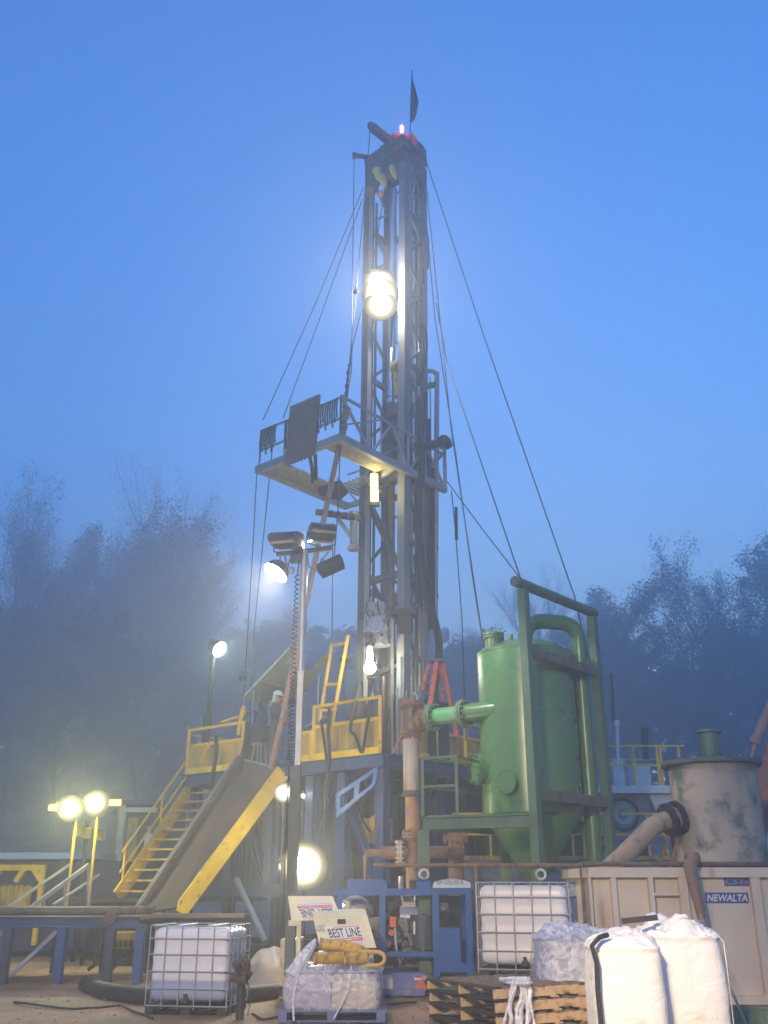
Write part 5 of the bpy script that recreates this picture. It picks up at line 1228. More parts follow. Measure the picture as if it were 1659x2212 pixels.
# lattice: side faces (0-3) and (1-2), back face (3-2); front open
n = 17
for (i, j, mm) in ((0, 3, alu), (1, 2, alu), (3, 2, mast_dark)):
    for k in range(n):
        za = ZF+2.2+(ZTOP-ZF-2.6)*k/n; zb_ = ZF+2.2+(ZTOP-ZF-2.6)*(k+1)/n
        a_, b_ = (legpt(i, za), legpt(j, zb_)) if k % 2 else (legpt(j, za), legpt(i, zb_))
        if (i, j) == (3, 2) and k % 2: continue
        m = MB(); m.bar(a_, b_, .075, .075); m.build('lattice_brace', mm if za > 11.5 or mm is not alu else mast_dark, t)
for z in (9.0, 11.9, 12.4, 15.5, 18.0, 20.8):
    for (i, j) in ((3, 2), (0, 3), (1, 2)):
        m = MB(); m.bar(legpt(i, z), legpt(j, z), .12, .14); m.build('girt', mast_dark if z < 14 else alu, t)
for z in (9.2, 12.0): m = MB(); m.bar(legpt(0, z), legpt(1, z), .14, .16); m.build('front_girt', mast_dark, t)
for (za, zb_, i, j) in ((6.4, 9.0, 0, 1), (9.1, 11.8, 1, 0), (6.6, 9.1, 3, 2)):
    m = MB(); m.bar(legpt(i, za), legpt(j, zb_), .10, .10); m.build('knee_brace', mast_dark, t)
# travelling assembly and hanging pipe
def MP(f, g, z): # inside the mast: f along left->right front, g front->back
    return lerp(lerp(legpt(0, z), legpt(1, z), f), lerp(legpt(3, z), legpt(2, z), f), g)
m = MB(); m.tube(MP(.42, .45, 14.6), MP(.46, .45, ZTOP-1.1), .12, 16); m.build('kelly_pipe', chrome, t)
m = MB(); m.tube(MP(.36, .6, 5), MP(.36, .6, ZTOP-1.0), .10, 12); m.build('inner_column', mast_dark, t)
m = MB(); m.tube(MP(.48, .4, 5.2), MP(.48, .4, 14.0), .07, 10); m.build('drill_string', rust, t)
for f, g in ((.70, .4), (.80, .5), (.55, .55), (.87, .5)):
    m = MB(); m.tube(MP(f, g, 13), MP(f*.8+.15, g, ZTOP-.6), .014, 6); m.build('drilling_line', cable_m, t)
blk = thing('travelling_block', MP(.6, .4, 13), 'dark bulky travelling block and drive hanging inside the mast above the working board', 'travelling block')
m = MB(); q = MP(.62, .35, 13.1); m.box(q, (.62, .45, 1.5), rz=-.7); m.build('block_body', dark, blk)
m = MB(); q = MP(.64, .35, 14.15); m.box(q, (.85, .45, .35), rz=-.7); m.build('top_yoke', mast_dark, blk)
m = MB(); m.box(MP(.5, .3, 12.25), (1.0, .4, .30), rz=-.7); m.build('bottom_yoke', mast_dark, blk)
m = MB(); q = MP(.66, .3, 15.6); m.lathe(q, [(.18, -.15), (.20, 0), (.18, .15)], 16, axis=(.6, -.6, 0)); m.box(q-V(0, 0, .55), (.2, .16, .8)); m.build('swivel_hook', mat('dull_yellow_hook', (.35, .26, .08), .6, 0, (.1, .08, .06), .4, 5), blk)
m = MB(); rnd = random.Random(3)
for k in range(16): q = MP(rnd.uniform(.35, .95), rnd.uniform(.1, .5), rnd.uniform(12.2, 14.3)); m.path([q, q+V(rnd.uniform(-.15, .15), 0, rnd.uniform(.2, .6)), q+V(rnd.uniform(-.2, .2), .05, rnd.uniform(.5, 1.0))], .028, 6)
m.build('hydraulic_hoses', black, blk)
# lower power unit: pale box over a grey motor
lw = thing('power_tong', MP(.3, -.2, 7.5), 'pale dirty box and grey hydraulic motor hanging in the lower mast above the bulb lamp', 'hydraulic tong')
q = at(817, 1318, 23.2); m = MB(); m.box(q, (.42, .34, .34), rz=-.25); m.box(q-V(0.02, .02, .25), (.48, .40, .10), rz=-.25); m.build('pale_box', mat('dirty_pale_box', (.42, .39, .34), .7, 0, (.15, .12, .1), .3, 6), lw)
m = MB(); q = at(820, 1368, 23.3); m.box(q+V(.0, 0, .05), (.62, .45, .75), rz=-.4); m.lathe(q+V(-.1, -.3, .1), [(.16, 0), (.2, .1), (.2, .2)], 16, axis=(0, -1, .1)); m.box(q+V(.30, -.1, .15), (.12, .2, .8), rz=-.3); m.build('motor', silver, lw)
m = MB(); rnd = random.Random(14)
for k in range(14): p = q+V(rnd.uniform(-.35, .35), rnd.uniform(-.4, -.2), rnd.uniform(-.3, .45)); m.lathe(p, [(rnd.uniform(.04, .09), 0), (rnd.uniform(.04, .09), .08)], 10, axis=(rnd.uniform(-.5, .5), -1, rnd.uniform(-.5, .5)))
for k in range(8): p = q+V(rnd.uniform(-.35, .35), -.3, rnd.uniform(-.2, .5)); m.path([p, p+V(rnd.uniform(-.2, .2), -.1, .2), p+V(rnd.uniform(-.2, .2), 0, .45)], .022, 6)
m.build('motor_fittings', mat('oily_metal', (0, 0, 0)), lw)
m = MB(); q = at(873, 1325, 22.95); m.box(q, (.62, .35, .16), rz=-.2); m.box(q-V(-.02, 0, .28), (.34, .3, .4), rz=-.2); m.box(q+V(-.4, .1, -.02), (.3, .1, .1)); m.build('clamp_head', dark, lw)
m = MB(); m.bar(MP(-.05, -.05, 8.3), MP(1.0, -.05, 7.9), .14, .2); m.build('hanger_beam', dark, lw)
m = MB(); m.bar(MP(-.1, -.05, 6.6), MP(1.0, -.05, 6.8), .12, .12); m.build('hanger_beam', dark, lw)
# crown
crown_m = mat('dark_crown_steel', (.17, .15, .13), .6, .2, (.1, .07, .05), .4, 5)
zc_ = ZTOP
oc = [(788, 352), (812, 336), (836, 320), (838, 300), (850, 287), (884, 290), (888, 313), (898, 321), (906, 308), (916, 316), (919, 345), (913, 392), (895, 382), (878, 348), (866, 346), (846, 366), (822, 378), (808, 404), (790, 404)]
m = MB(); P_ = [at(px, py, 23.75) for px, py in oc]; m.prism([(p.x, p.z) for p in P_], 23.75, 24.15); cr = m.build('crown_block', crown_m, t)
m = MB(); m.bar(MP(-.05, -.1, zc_), MP(1.05, -.1, zc_), .2, .3); m.bar(MP(-.05, 1.1, zc_), MP(1.05, 1.1, zc_), .2, .3); m.bar(MP(1.0, -.05, zc_-.05), MP(1.0, 1.0, zc_-.05), .2, .3); m.bar(MP(0, -.05, zc_-.05), MP(0, 1.0, zc_-.05), .2, .3); m.build('crown_frame', crown_m, cr)
for f, z, r in ((.30, .45, .34), (.48, .50, .36), (.66, .5, .34)):
    m = MB(); q = MP(f, .4, zc_+z); m.lathe(q, [(r*.3, -.05), (r, -.06), (r*.9, -.02), (r*.9, .02), (r, .06), (r*.3, .05)], 26, axis=(U.x*.3+.2, 1, 0) if False else U); m.build('sheave', crown_m, cr)
a1 = at(803, 274, 23.7); m = MB(); m.bar(at(848, 310, 23.8), a1, .24, .2); m.lathe(a1, [(.12, -.08), (.16, -.05), (.16, .05), (.12, .08)], 16, axis=U); m.build('jib_arm', crown_m, cr)
a2 = at(765, 336, 23.5); m = MB(); m.bar(MP(.0, -.2, zc_+.15), a2, .11, .12); m.box(a2, (.10, .1, .2)); m.build('outrigger_arm', crown_m, cr)
m = MB(); q = at(905, 322, 23.8); m.bar(MP(.9, .5, zc_+.7), q, .2, .25); m.lathe(q, [(.2, -.08), (.22, 0), (.2, .08)], 18, axis=U); m.box(at(915, 335, 23.8), (.16, .2, .3)); m.build('right_sheave_bracket', crown_m, cr)
for pa, sz in (((818, 378), .15), ((828, 392), .12), ((850, 372), .1)):
    m = MB(); q = at(*pa, 23.6); m.lathe(q, [(.02, -.28), (sz, -.2), (sz*.8, .1), (.02, .25)], 12, axis=(.35, .2, -1)); m.build('pulley_tip', mat('pale_yellow_paint', (.55, .48, .12), .5), cr)
m = MB(); q = at(822, 418, 24.0); m.ball(q, .12, 12); m.build('marker_ball', mat('orange_marker', (.8, .35, .05), .5), cr)
# flag pole, flag and beacon
q0_, q1_ = at(884, 330, 23.9), at(890, 152, 23.9); m = MB(); m.tube(q0_, q1_, .018, 8); m.build('flag_pole', dark, cr)
vs, fs = [], []; n1, n2 = 16, 8
for i in range(n1+1):
    f = i/n1; top = at(889.5, 156, 23.9); y_ = 156 + (263-156)*f
    wpx = (f/.62)**1.1*17 if f < .62 else 17 - (f-.62)/.38*6 - (5 if f > .82 else 0)*(f-.82)/.18
    xl = 889.8 - 4.3*f
    for j in range(n2+1):
        g = j/n2; p = at(xl + wpx*g, y_ + 3*g*(1 if f < .95 else -1), 23.9); vs.append(p + V(0, .10*math.sin(g*9+f*4)*min(1, f*3), 0))
for i in range(n1):
    for j in range(n2): fs.append((i*(n2+1)+j, i*(n2+1)+j+1, (i+1)*(n2+1)+j+1, (i+1)*(n2+1)+j))
vs2 = [v + V(.0, .012, 0) for v in vs]; k_ = len(vs); m = MB(); m.sm = 180; m.add(vs + vs2, fs + [tuple(reversed([i+k_ for i in f])) for f in fs])
tag(m.build('flag', mat('dusky_red_flag', (.20, .07, .11), .8, 0, (.07, .06, .16), .45, 3, bump=0)), 'limp dark red flag hanging from the pole on top of the mast', 'flag')
q = at(868, 277, 23.6); m = MB(); m.lathe(q-V(0, 0, .05), [(.05, -.1), (.055, 0), (.055, .12), (.02, .16)], 12); m.build('beacon_lens', emis('red_beacon', (1, .06, .10), 12), cr)
lamp_light('beacon_light', q+V(0, -.25, .2), 1.0, (1, .06, .12), .05, t)
# standpipe ladder at the right side of the mast
lx = lambda py: at(943, py, 24.0)
m = MB(); m.tube(at(944, 805, 24.2), at(940, 1355, 24.2), .07, 10); m.path([at(944, 812, 24.2), at(936, 802, 24.2), at(912, 800, 24.2)], .07, 10); m.build('standpipe', mat('pinkish_grey_pipe', (.40, .35, .35), .5, 0, (.2, .14, .12), .3, 6), t)
m = MB(); m.tube(at(929, 815, 24.2), at(933, 1260, 24.2), .022, 6); m.build('ladder_rail', steel, t)
for k in range(20):
    py = 930+k*22; m = MB(); m.path([at(908, py+6, 24.2), at(918, py+8, 24.1), at(930, py+2, 24.2)], .014, 5); m.build('ladder_rung', steel, t)
for py in (832, 958, 1058, 1184, 1288):
    m = MB(); m.bar(at(900, py+8, 24.2), at(946, py-3, 24.2), .12, .14); m.build('standpipe_clamp', frame_rust, t)
m = MB(); m.tube(at(920, 470, 23.9), at(920, 620, 23.9), .035, 8); m.tube(at(921, 515, 23.9), at(920, 580, 23.9), .09, 14); m.bar(at(908, 460, 23.9), at(921, 461, 23.9), .05, .05); m.bar(at(905, 618, 23.9), at(921, 616, 23.9), .05, .05); m.build('damper_cylinder', alu, t)
# thick hoses on the right of the mast
def hose(pts, r, label, mm=black, ys=None, grp='hoses on the mast'):
    n_ = len(pts); P = [at(p[0], p[1], (p[2] if len(p) > 2 else 23.4)) for p in pts]
    out = []
    for i in range(n_-1):
        a = P[max(i-1, 0)]; b_ = P[i]; c_ = P[i+1]; d = P[min(i+2, n_-1)]
        for k in range(6):
            s = k/6; out.append(.5*((2*b_) + (c_-a)*s + (2*a-5*b_+4*c_-d)*s*s + (3*b_-a-3*c_+d)*s**3))
    out.append(P[-1]); m = MB(); m.path(out, r, 9); return tag(m.build('hose', mm), label, 'hose')
hose([(905, 1150), (912, 1240), (925, 1300), (940, 1345, 24), (948, 1390, 24.5), (946, 1440, 24.7), (940, 1480, 24.8), (938, 1560, 24.8)], .10, 'thickest black hose bulging right of the mast foot')
hose([(898, 1200, 23.8), (905, 1290, 23.8), (922, 1370, 24.6), (918, 1420, 24.9), (905, 1450, 24.9), (890, 1500, 24.9)], .07, 'black hose looping just left of the thickest hose at the mast foot')
hose([(912, 700), (919, 730), (920, 760), (913, 790), (905, 830)], .05, 'short black hose bowing out from the upper mast on its right side')
hose([(918, 850), (914, 900), (908, 950), (912, 1000), (905, 1080), (902, 1160)], .08, 'black hose running down beside the standpipe near the working board')
hose([(908, 860, 23.6), (903, 930, 23.6), (900, 1040, 23.6), (896, 1150, 23.6)], .06, 'black hose running down tight against the right mast leg', mast_dark)
hose([(775, 1490, 23.0), (757, 1570, 22.1), (768, 1590, 22.05), (782, 1625, 22.0), (792, 1570, 22.0), (806, 1500, 22.7)], .04, 'black hose loop hanging in a V over the right yellow panel')
hose([(693, 1555, 22.9), (700, 1600, 22.9), (706, 1650, 22.85), (703, 1720, 22.8), (700, 1800, 22.8)], .035, 'thin dark hose hanging down over the left end of the right yellow panel')
hose([(712, 1530, 22.9), (709, 1580, 22.75), (712, 1640, 22.8), (704, 1690, 22.8)], .045, 'thicker dark hose draped over the right yellow panel beside the gate')
hose([(535, 1560, 25), (530, 1600, 24.9), (520, 1650, 24.9), (516, 1700, 24.9)], .05, 'dark hose draped over the left yellow panel near the ramp')
hose([(468, 1590, 26), (466, 1630, 25.9), (458, 1690, 25.9), (458, 1720, 26)], .05, 'dark hose draped over the left yellow panel below the pole lamp')
# clutter on the floor around the mast foot
t2_ = thing('drawworks', RG(.4, 2.2, ZF), 'dark grimy drawworks and guards crowding the foot of the mast', 'drawworks')
m = MB(); m.box(RG(.6, 2.0, ZF+.7), (1.4, .8, 1.4), rz=-.7); m.tube(RG(-.1, 1.6, ZF+1.0), RG(.9, 1.6, ZF+1.0), .4, 20); m.build('winch_body', dark, t2_)
m = MB(); m.box(RG(1.55, .9, ZF+.5), (.5, .5, 1.0), rz=-.7); m.lathe(RG(1.5, .8, ZF+1.0), [(.22, 0), (.22, .3), (.12, .5), (.07, .9)], 14); m.build('iron_roughneck', black, t2_)
m = MB(); rnd = random.Random(31)
for k in range(30):
    a_ = RG(rnd.uniform(.1, 2.0), rnd.uniform(.3, 1.6), ZF+rnd.uniform(0, .4)); m.tube(a_, a_+V(rnd.uniform(-.2, .2), 0, rnd.uniform(.4, 1.7)), rnd.uniform(.015, .05), 7)
m.build('tongs_and_pipes', mat('grimy_tools', (.12, .09, .075), .5, .4, (.25, .2, .17), .2, 7), t2_)
m = MB()
for k in range(4): m.tube(RG(-.05, .25+k*.18, ZF-.1), RG(-.02, .28+k*.18, ZF+1.3+.2*(k % 2)), .025, 7)
m.build('steel_rods', steel, t2_)
for px, py0, py1 in ((847, 1340, 1640), (868, 1420, 1640)):
    m = MB(); m.bar(at(px, py0, 22.9), at(px+1, py1, 22.9), .07, .07); m.build('guide_post', mat('pale_green_post', (.28, .34, .32), .5), t2_)
m = MB(); m.bar(at(757, 1450, 24.6), at(752, 1560, 24.6), .22, .2); m.bar(at(735, 1424, 24.6), at(775, 1420, 24.6), .5, .08); m.build('weather_post', blue_l, t2_)
# ================================================================ working board on the mast (part of the mast)
ZM = at(870, 1010, 22.9).z
def on_z(px, py, z=None): return atz(px, py, ZM if z is None else z)
Bp, Ap, Cp = on_z(735, 946), on_z(560, 1014), on_z(962, 1058)
Dp = Ap + (Cp-Bp)*.86; ub = (Ap-Bp).normalized(); wb = (Cp-Bp).normalized(); LA, LC = (Ap-Bp).length, (Cp-Bp).length
def BP(a, w_, z=0.0): return Bp + ub*a + wb*w_ + V(0, 0, z)
board_m = mat('pinkish_grey_board_paint', (.36, .33, .34), .55, .1, (.30, .22, .18), .28, 4)
board = None
m = MB(); m.bar(BP(-.1, 0), BP(LA+.1, 0), .13, .20); board = m.build('working_board', board_m, MA)
m = MB(); m.bar(BP(0, .1), BP(0, LC), .13, .20); m.build('board_beam', board_m, board)
m = MB(); m.bar(BP(LA, .1), BP(LA, LC*.80), .13, .20); m.build('board_beam', board_m, board)
m = MB(); m.bar(BP(LA, LC*.80), BP(LA*.52, LC*.80), .10, .14); m.build('board_beam', board_m, board)
m = MB(); m.bar(BP(0, LC*.50), BP(LA*.5, LC*.62), .10, .14); m.build('board_beam', board_m, board)
for (a0, a1, w0, w1) in ((LA-.75, LA-.08, .1, LC*.48), (.08, .72, .1, LC*.50)):
    m = MB()
    for k in range(7): a_ = a0+(a1-a0)*(k+.5)/7; m.bar(BP(a_, w0, .03), BP(a_, w1, .03), (a1-a0)/7*.82, .05)
    m.build('plank_walkway', mat('worn_board_planks', (.34, .29, .24), .8, 0, (.2, .16, .12), .4, 5), board)
# little diving platform in the middle
m = MB(); m.plate([on_z(686, 1052), on_z(735, 1040), on_z(752, 1062), on_z(735, 1078), on_z(690, 1070)], .08, (0, 0, 1)); m.build('monkey_platform', dark, board)
for k in range(9): 
    m = MB(); a_ = .95+k*.15; m.bar(BP(a_, LC*.50, .02), BP(a_, LC*.50+.9, .02), .05, .05); m.build('racking_finger', board_m, board)
# railing along the front beam with hanging belts and the windwall
for a_ in (0, LA*.34, LA*.68, LA):
    m = MB(); m.bar(BP(a_, 0), BP(a_, 0, 1.12), .05, .05); m.build('rail_post', board_m, board)
for z in (.55, 1.12): m = MB(); m.bar(BP(0, 0, z), BP(LA, 0, z), .045, .045); m.build('rail', board_m, board)
for a0, a1, n_ in ((.08, .72, 9), (LA-.62, LA-.05, 9)):
    for k in range(n_):
        a_ = a0+(a1-a0)*k/(n_-1); m = MB(); l_ = .55+.12*((k*7) % 3); m.path([BP(a_, -.04, 1.13), BP(a_+.01, -.06, 1.13-l_*.5), BP(a_-.01*(k % 3), -.05, 1.13-l_)], .026, 5); m.build('hanging_strap', mast_dark, board)
m = MB(); n_ = 18; vs = []; fs = []
for k in range(n_+1):
    a_ = .66+1.05*k/n_; o_ = .055*(1 if k % 2 else -1)
    for z, sw in ((-.25, .10), (1.42, -.02)): vs.append(BP(a_+sw, -.09+o_, z))
k2_ = len(vs); vs += [v + W*.02 for v in vs]
for k in range(n_): fs += [(2*k, 2*k+2, 2*k+3, 2*k+1), (k2_+2*k, k2_+2*k+1, k2_+2*k+3, k2_+2*k+2)]
m.add(vs, fs); m.build('corrugated_screen', mat('brown_corrugated', (.27, .20, .17), .7, .1, (.32, .25, .2), .35, 5), board)
for (a_, l_) in ((LA-1.0, .8), (LA-1.1, .6)): m = MB(); m.path([BP(a_, -.03, 1.1), BP(a_, -.03, 1.1-l_)], .03, 6); m.build('hanging_chain', dark, board)
m = MB(); m.path([BP(1.35, .3, 0), BP(1.30, .35, -.35), BP(1.22, .3, -.75)], .05, 6); m.path([BP(1.15, .3, 0), BP(1.1, .3, -.7)], .05, 6); m.build('bundled_rope', dark, board)
# triangulated rail along the right beam
nodes = [(0, 1.18), (LC*.27, 0), (LC*.47, 1.18), (LC*.62, 0), (LC*.80, 1.05), (LC, 0)]
for k in range(len(nodes)-1):
    m = MB(); m.bar(BP(0, nodes[k][0], nodes[k][1]), BP(0, nodes[k+1][0], nodes[k+1][1]), .06, .06); m.build('rail_diagonal', board_m, board)
for w0, w1, z in ((0, LC*.62, 1.18), (LC*.62, LC, 1.12)): m = MB(); m.bar(BP(0, w0, z), BP(0, w1, z-.06), .06, .06); m.build('rail', board_m, board)
for w0, z0, w1, z1 in ((.0, .35, LC*.36, 1.1), (LC*.36, .1, LC*.6, .75)): m = MB(); m.bar(BP(0, w0, z0), BP(0, w1, z1), .04, .04); m.build('rail_diagonal', board_m, board)
for w_ in (0, LC*.36, LC*.62, LC*.80, LC): m = MB(); m.bar(BP(0, w_), BP(0, w_, 1.15), .05, .05); m.build('rail_post', board_m, board)
for a0, z0, a1, z1 in ((.2, 0, .9, 1.0), (1.0, 1.0, 1.5, 0), (1.9, 0, LA, 1.0)): m = MB(); m.bar(BP(a0+.6, LC*.80, z0), BP(a1+.4, LC*.80, z1), .04, .04); m.build('rail_diagonal', board_m, board)
m = MB(); m.bar(BP(LA, LC*.8, 1.0), BP(1.2, LC*.8, 1.0), .04, .04); m.build('rail', board_m, board)
# small fixtures at the right end
m = MB(); q = on_z(962, 1055); m.bar(q, q+V(0, 0, 1.25), .10, .10); m.bar(q+V(-.8, .2, .3), q+V(0, 0, 1.1), .07, .07); m.build('outer_post', board_m, board)
m = MB(); q = q+V(-.02, -.1, 1.28); m.lathe(q, [(.10, .28), (.22, .16), (.26, 0), (.24, -.03)], 8); m.build('lamp_hood', dark, board)
m = MB(); m.bar(at(903, 968, 23.6), at(948, 957, 23.6), .14, .16); m.build('bracket', dark, board)
# hoist arm below the board, left of the mast
m = MB(); m.bar(at(682, 1106, 23.6), at(778, 1120, 23.9), .12, .14); m.build('hoist_arm', frame_rust, MA)
m = MB(); m.bar(at(728, 1120, 23.7), at(770, 1172, 24.0), .09, .09); m.build('hoist_strut', board_m, MA)
m = MB(); m.tube(at(764, 1112, 23.9), at(764, 1184, 23.9), .10, 12); m.lathe(at(764, 1184, 23.9), [(.16, -.06), (.18, .02), (.1, .10)], 14); m.lathe(at(764, 1112, 23.9), [(.15, -.05), (.13, .08)], 14); m.build('roller', board_m, MA)
for k in range(5): m = MB(); q = at(700+k*15, 1108+k*2, 23.6); m.box(q, (.14, .2, .12)); m.build('arm_clamp', dark, MA)
# lamps on the mast
warm = emis('warm_white_lamp', (1.0, .95, .72), 18); yel = emis('yellow_tube_lamp', (1.0, .90, .35), 30)
for q_, e_ in enumerate((.025, .05, .09, .15, .23, .34, .5, .75, 1.1, 1.8)): emis('glare_step_%d' % q_, (1, .84+.01*q_, .36+.04*q_), e_)  # stepped emission for the painted glare rings, outermost faintest
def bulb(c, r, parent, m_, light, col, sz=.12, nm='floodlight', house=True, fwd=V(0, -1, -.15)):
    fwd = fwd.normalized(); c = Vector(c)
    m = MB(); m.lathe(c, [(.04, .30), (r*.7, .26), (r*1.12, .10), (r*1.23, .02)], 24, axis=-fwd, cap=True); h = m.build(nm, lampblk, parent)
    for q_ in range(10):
        m = MB(); k0 = 1.22-.07*q_; m.lathe(c, [(r*k0, -.02+.01*q_), (r*(k0-.07), -.01+.01*q_)], 28, axis=fwd, cap=False); m.build('glare_ring', MATS['glare_step_%d' % q_], h)  # glowing rings paint a soft glare halo around the lens
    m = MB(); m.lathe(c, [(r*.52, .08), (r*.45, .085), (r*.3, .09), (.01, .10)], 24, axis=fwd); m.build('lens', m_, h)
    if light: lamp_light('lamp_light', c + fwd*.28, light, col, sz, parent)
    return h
WC = (1, .90, .66)
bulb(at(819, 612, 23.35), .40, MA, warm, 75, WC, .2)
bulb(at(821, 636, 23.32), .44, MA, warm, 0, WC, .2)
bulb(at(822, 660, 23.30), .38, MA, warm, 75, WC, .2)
q0, q1 = at(808, 1025, 23.2), at(809, 1082, 23.2)
m = MB(); m.bar(q0+V(0, .12, .1), q1+V(0, .12, -.1), .26, .14, up=(0, 1, 0)); h = m.build('tube_fixture', lampblk, MA)
for a_, b_ in ((q0, lerp(q0, q1, .46)), (lerp(q0, q1, .54), q1)): m = MB(); m.tube(a_, b_, .10, 12); m.build('lamp_tube', emis('yellow_tube_glow', (1, .86, .16), 2.2), h)
lamp_light('lamp_light', lerp(q0, q1, .3)+V(0, -.22, 0), 5, (1, .86, .32), .1, MA); lamp_light('lamp_light', lerp(q0, q1, .8)+V(0, -.22, 0), 5, (1, .86, .32), .1, MA)
q0, q1 = at(799, 1398, 23.0), at(799, 1455, 23.0)
m = MB(); m.tube(q0+V(0, 0, .14), q0, .13, 14); h = m.build('work_lamp', lampblk, MA)
m = MB(); m.lathe(q1, [(.05, 0), (.13, .06), (.15, .15), (.08, .30), (.055, q0.z-q1.z)], 16); m.build('bulb', emis('bulb_glow', (1, .95, .65), 12), h)
lamp_light('lamp_light', q1+V(0, -.3, .15), 18, (1, .93, .62), .12, MA)

# ---- wires
wires = [
 ([(917, 338, 24), (1050, 740, 22), (1240, 1285, 20), (1262, 1380, 20.5), (1292, 1500, 21), (1314, 1700, 22), (1325, 1850, 23)], 'guy wire running from the crown down to the far right, past the green frame top'),
 ([(914, 340, 24), (933, 520, 24), (975, 930, 23), (1040, 1365, 22), (1062, 1500, 21.5), (1090, 1850, 21)], 'guy wire from the crown ending behind the green vessel top'),
 ([(1085, 1850, 22), (1045, 1400, 22.5), (1020, 1240, 23.2), (985, 985, 23.4), (940, 690, 23.8), (912, 380, 24)], 'wire from the crown passing just right of the standpipe'),
 ([(942, 655, 24), (965, 780, 23.4), (1130, 1266, 17.1)], 'wire slanting from mid mast to the left post of the green frame'),
 ([(966, 1040, 24.5), (1040, 1140, 24), (1134, 1262, 17.1)], 'short wire from the working board corner down toward the green frame'),
 ([(785, 405, 24), (680, 660, 23.3), (568, 908, 22.9)], 'left guy wire from the crown to the outer corner of the working board'),
 ([(783, 430, 24.3), (690, 690, 24.3), (612, 902, 22.7)], 'thin wire just right of the left guy wire above the board'),
 ([(555, 1015, 23), (548, 1150, 23.5), (530, 1450, 25), (512, 1640, 26)], 'wire hanging from the left corner of the working board down to the rig floor'),
 ([(590, 950, 23.2), (566, 1190, 24), (545, 1400, 25), (538, 1610, 26)], 'faint second wire beside the one hanging from the board corner'),
 ([(765, 340, 23.5), (762, 560, 23.5), (759, 800, 22.5), (742, 905, 21.3)], 'thin wire hanging from the left outrigger arm of the crown'),
 ([(800, 278, 23), (790, 400, 23), (769, 630, 22.6), (757, 760, 22.2), (754, 800, 21.8)], 'hoist wire with a ball from the crown jib arm'),
 ([(833, 400, 23.4), (800, 600, 23.1), (763, 740, 22), (748, 850, 21.6), (740, 900, 21.5)], 'hoist wire from inside the crown crossing the lit lamp'),
 ([(719, 1130, 22), (718, 1250, 23), (717, 1390, 23.6)], 'short wire dropping to the top of the yellow ladder frame'),
 ([(735, 960, 21.5), (730, 1100, 21.5), (722, 1200, 21.8)], 'wire hanging below the near corner of the working board'),
 ([(975, 1060, 24.6), (985, 1160, 24.6), (998, 1340, 24.5), (1006, 1600, 24.6)], 'faint vertical wire in the gap right of the standpipe'),
]
for pts, lb in wires:
    m = MB(); m.path([at(*p) for p in pts], .016, 5); tag(m.build('guy_wire', cable_m), lb, 'wire')
for (px, py, Y, r, lb) in ((769, 630, 22.6, .085, 'small dark overhaul ball on the hoist wire beside the mast lamp'), (524, 1465, 25, .10, 'dark pulley ball on the wire left of the canopy')):
    m = MB(); m.ball(at(px, py, Y), r, 14); m.tube(at(px, py, Y)-V(0, 0, r+.08), at(px, py, Y)+V(0, 0, r+.08), .025, 8); tag(m.build('wire_ball', dark), lb, 'weight')
m = MB(); m.tube(at(985, 1096, 24.6), at(986, 1166, 24.6), .045, 8); tag(m.build('counterweight', dark), 'slim dark counterweight hanging on a wire right of the mast', 'weight')
for k, (pa, pb, Y) in enumerate((((754, 790), (747, 850), 21.8), ((750, 840), (742, 880), 21.6), ((748, 890), (745, 935), 21.5))):
    m = MB(); a_, b_ = at(*pa, Y), at(*pb, Y)
    for j in range(5): p = lerp(a_, b_, j/4); m.ball(p, .055 if j % 2 else .035, 8, (1, 1, 1.5))
    m.tube(a_, b_, .022, 6); tag(m.build('rigging_chain', dark), ('upper', 'middle', 'lower')[k] + ' length of dark rigging chain above the near board corner', 'chain')
# the long pipe being hoisted
pa, pb = at(745, 905, 21.3), at(586, 1660, 24.3)
m = MB(); m.tube(pb, pa, .068, 14); m.tube(pa, pa+(pa-pb).normalized()*.3, .10, 14); m.tube(pb+(pa-pb)*.0, pb+(pa-pb)*.02, .085, 14)
tag(m.build('leaning_drill_pipe', pink_pole), 'long faded red pipe leaning from the ramp top up to the working board', 'drill pipe')
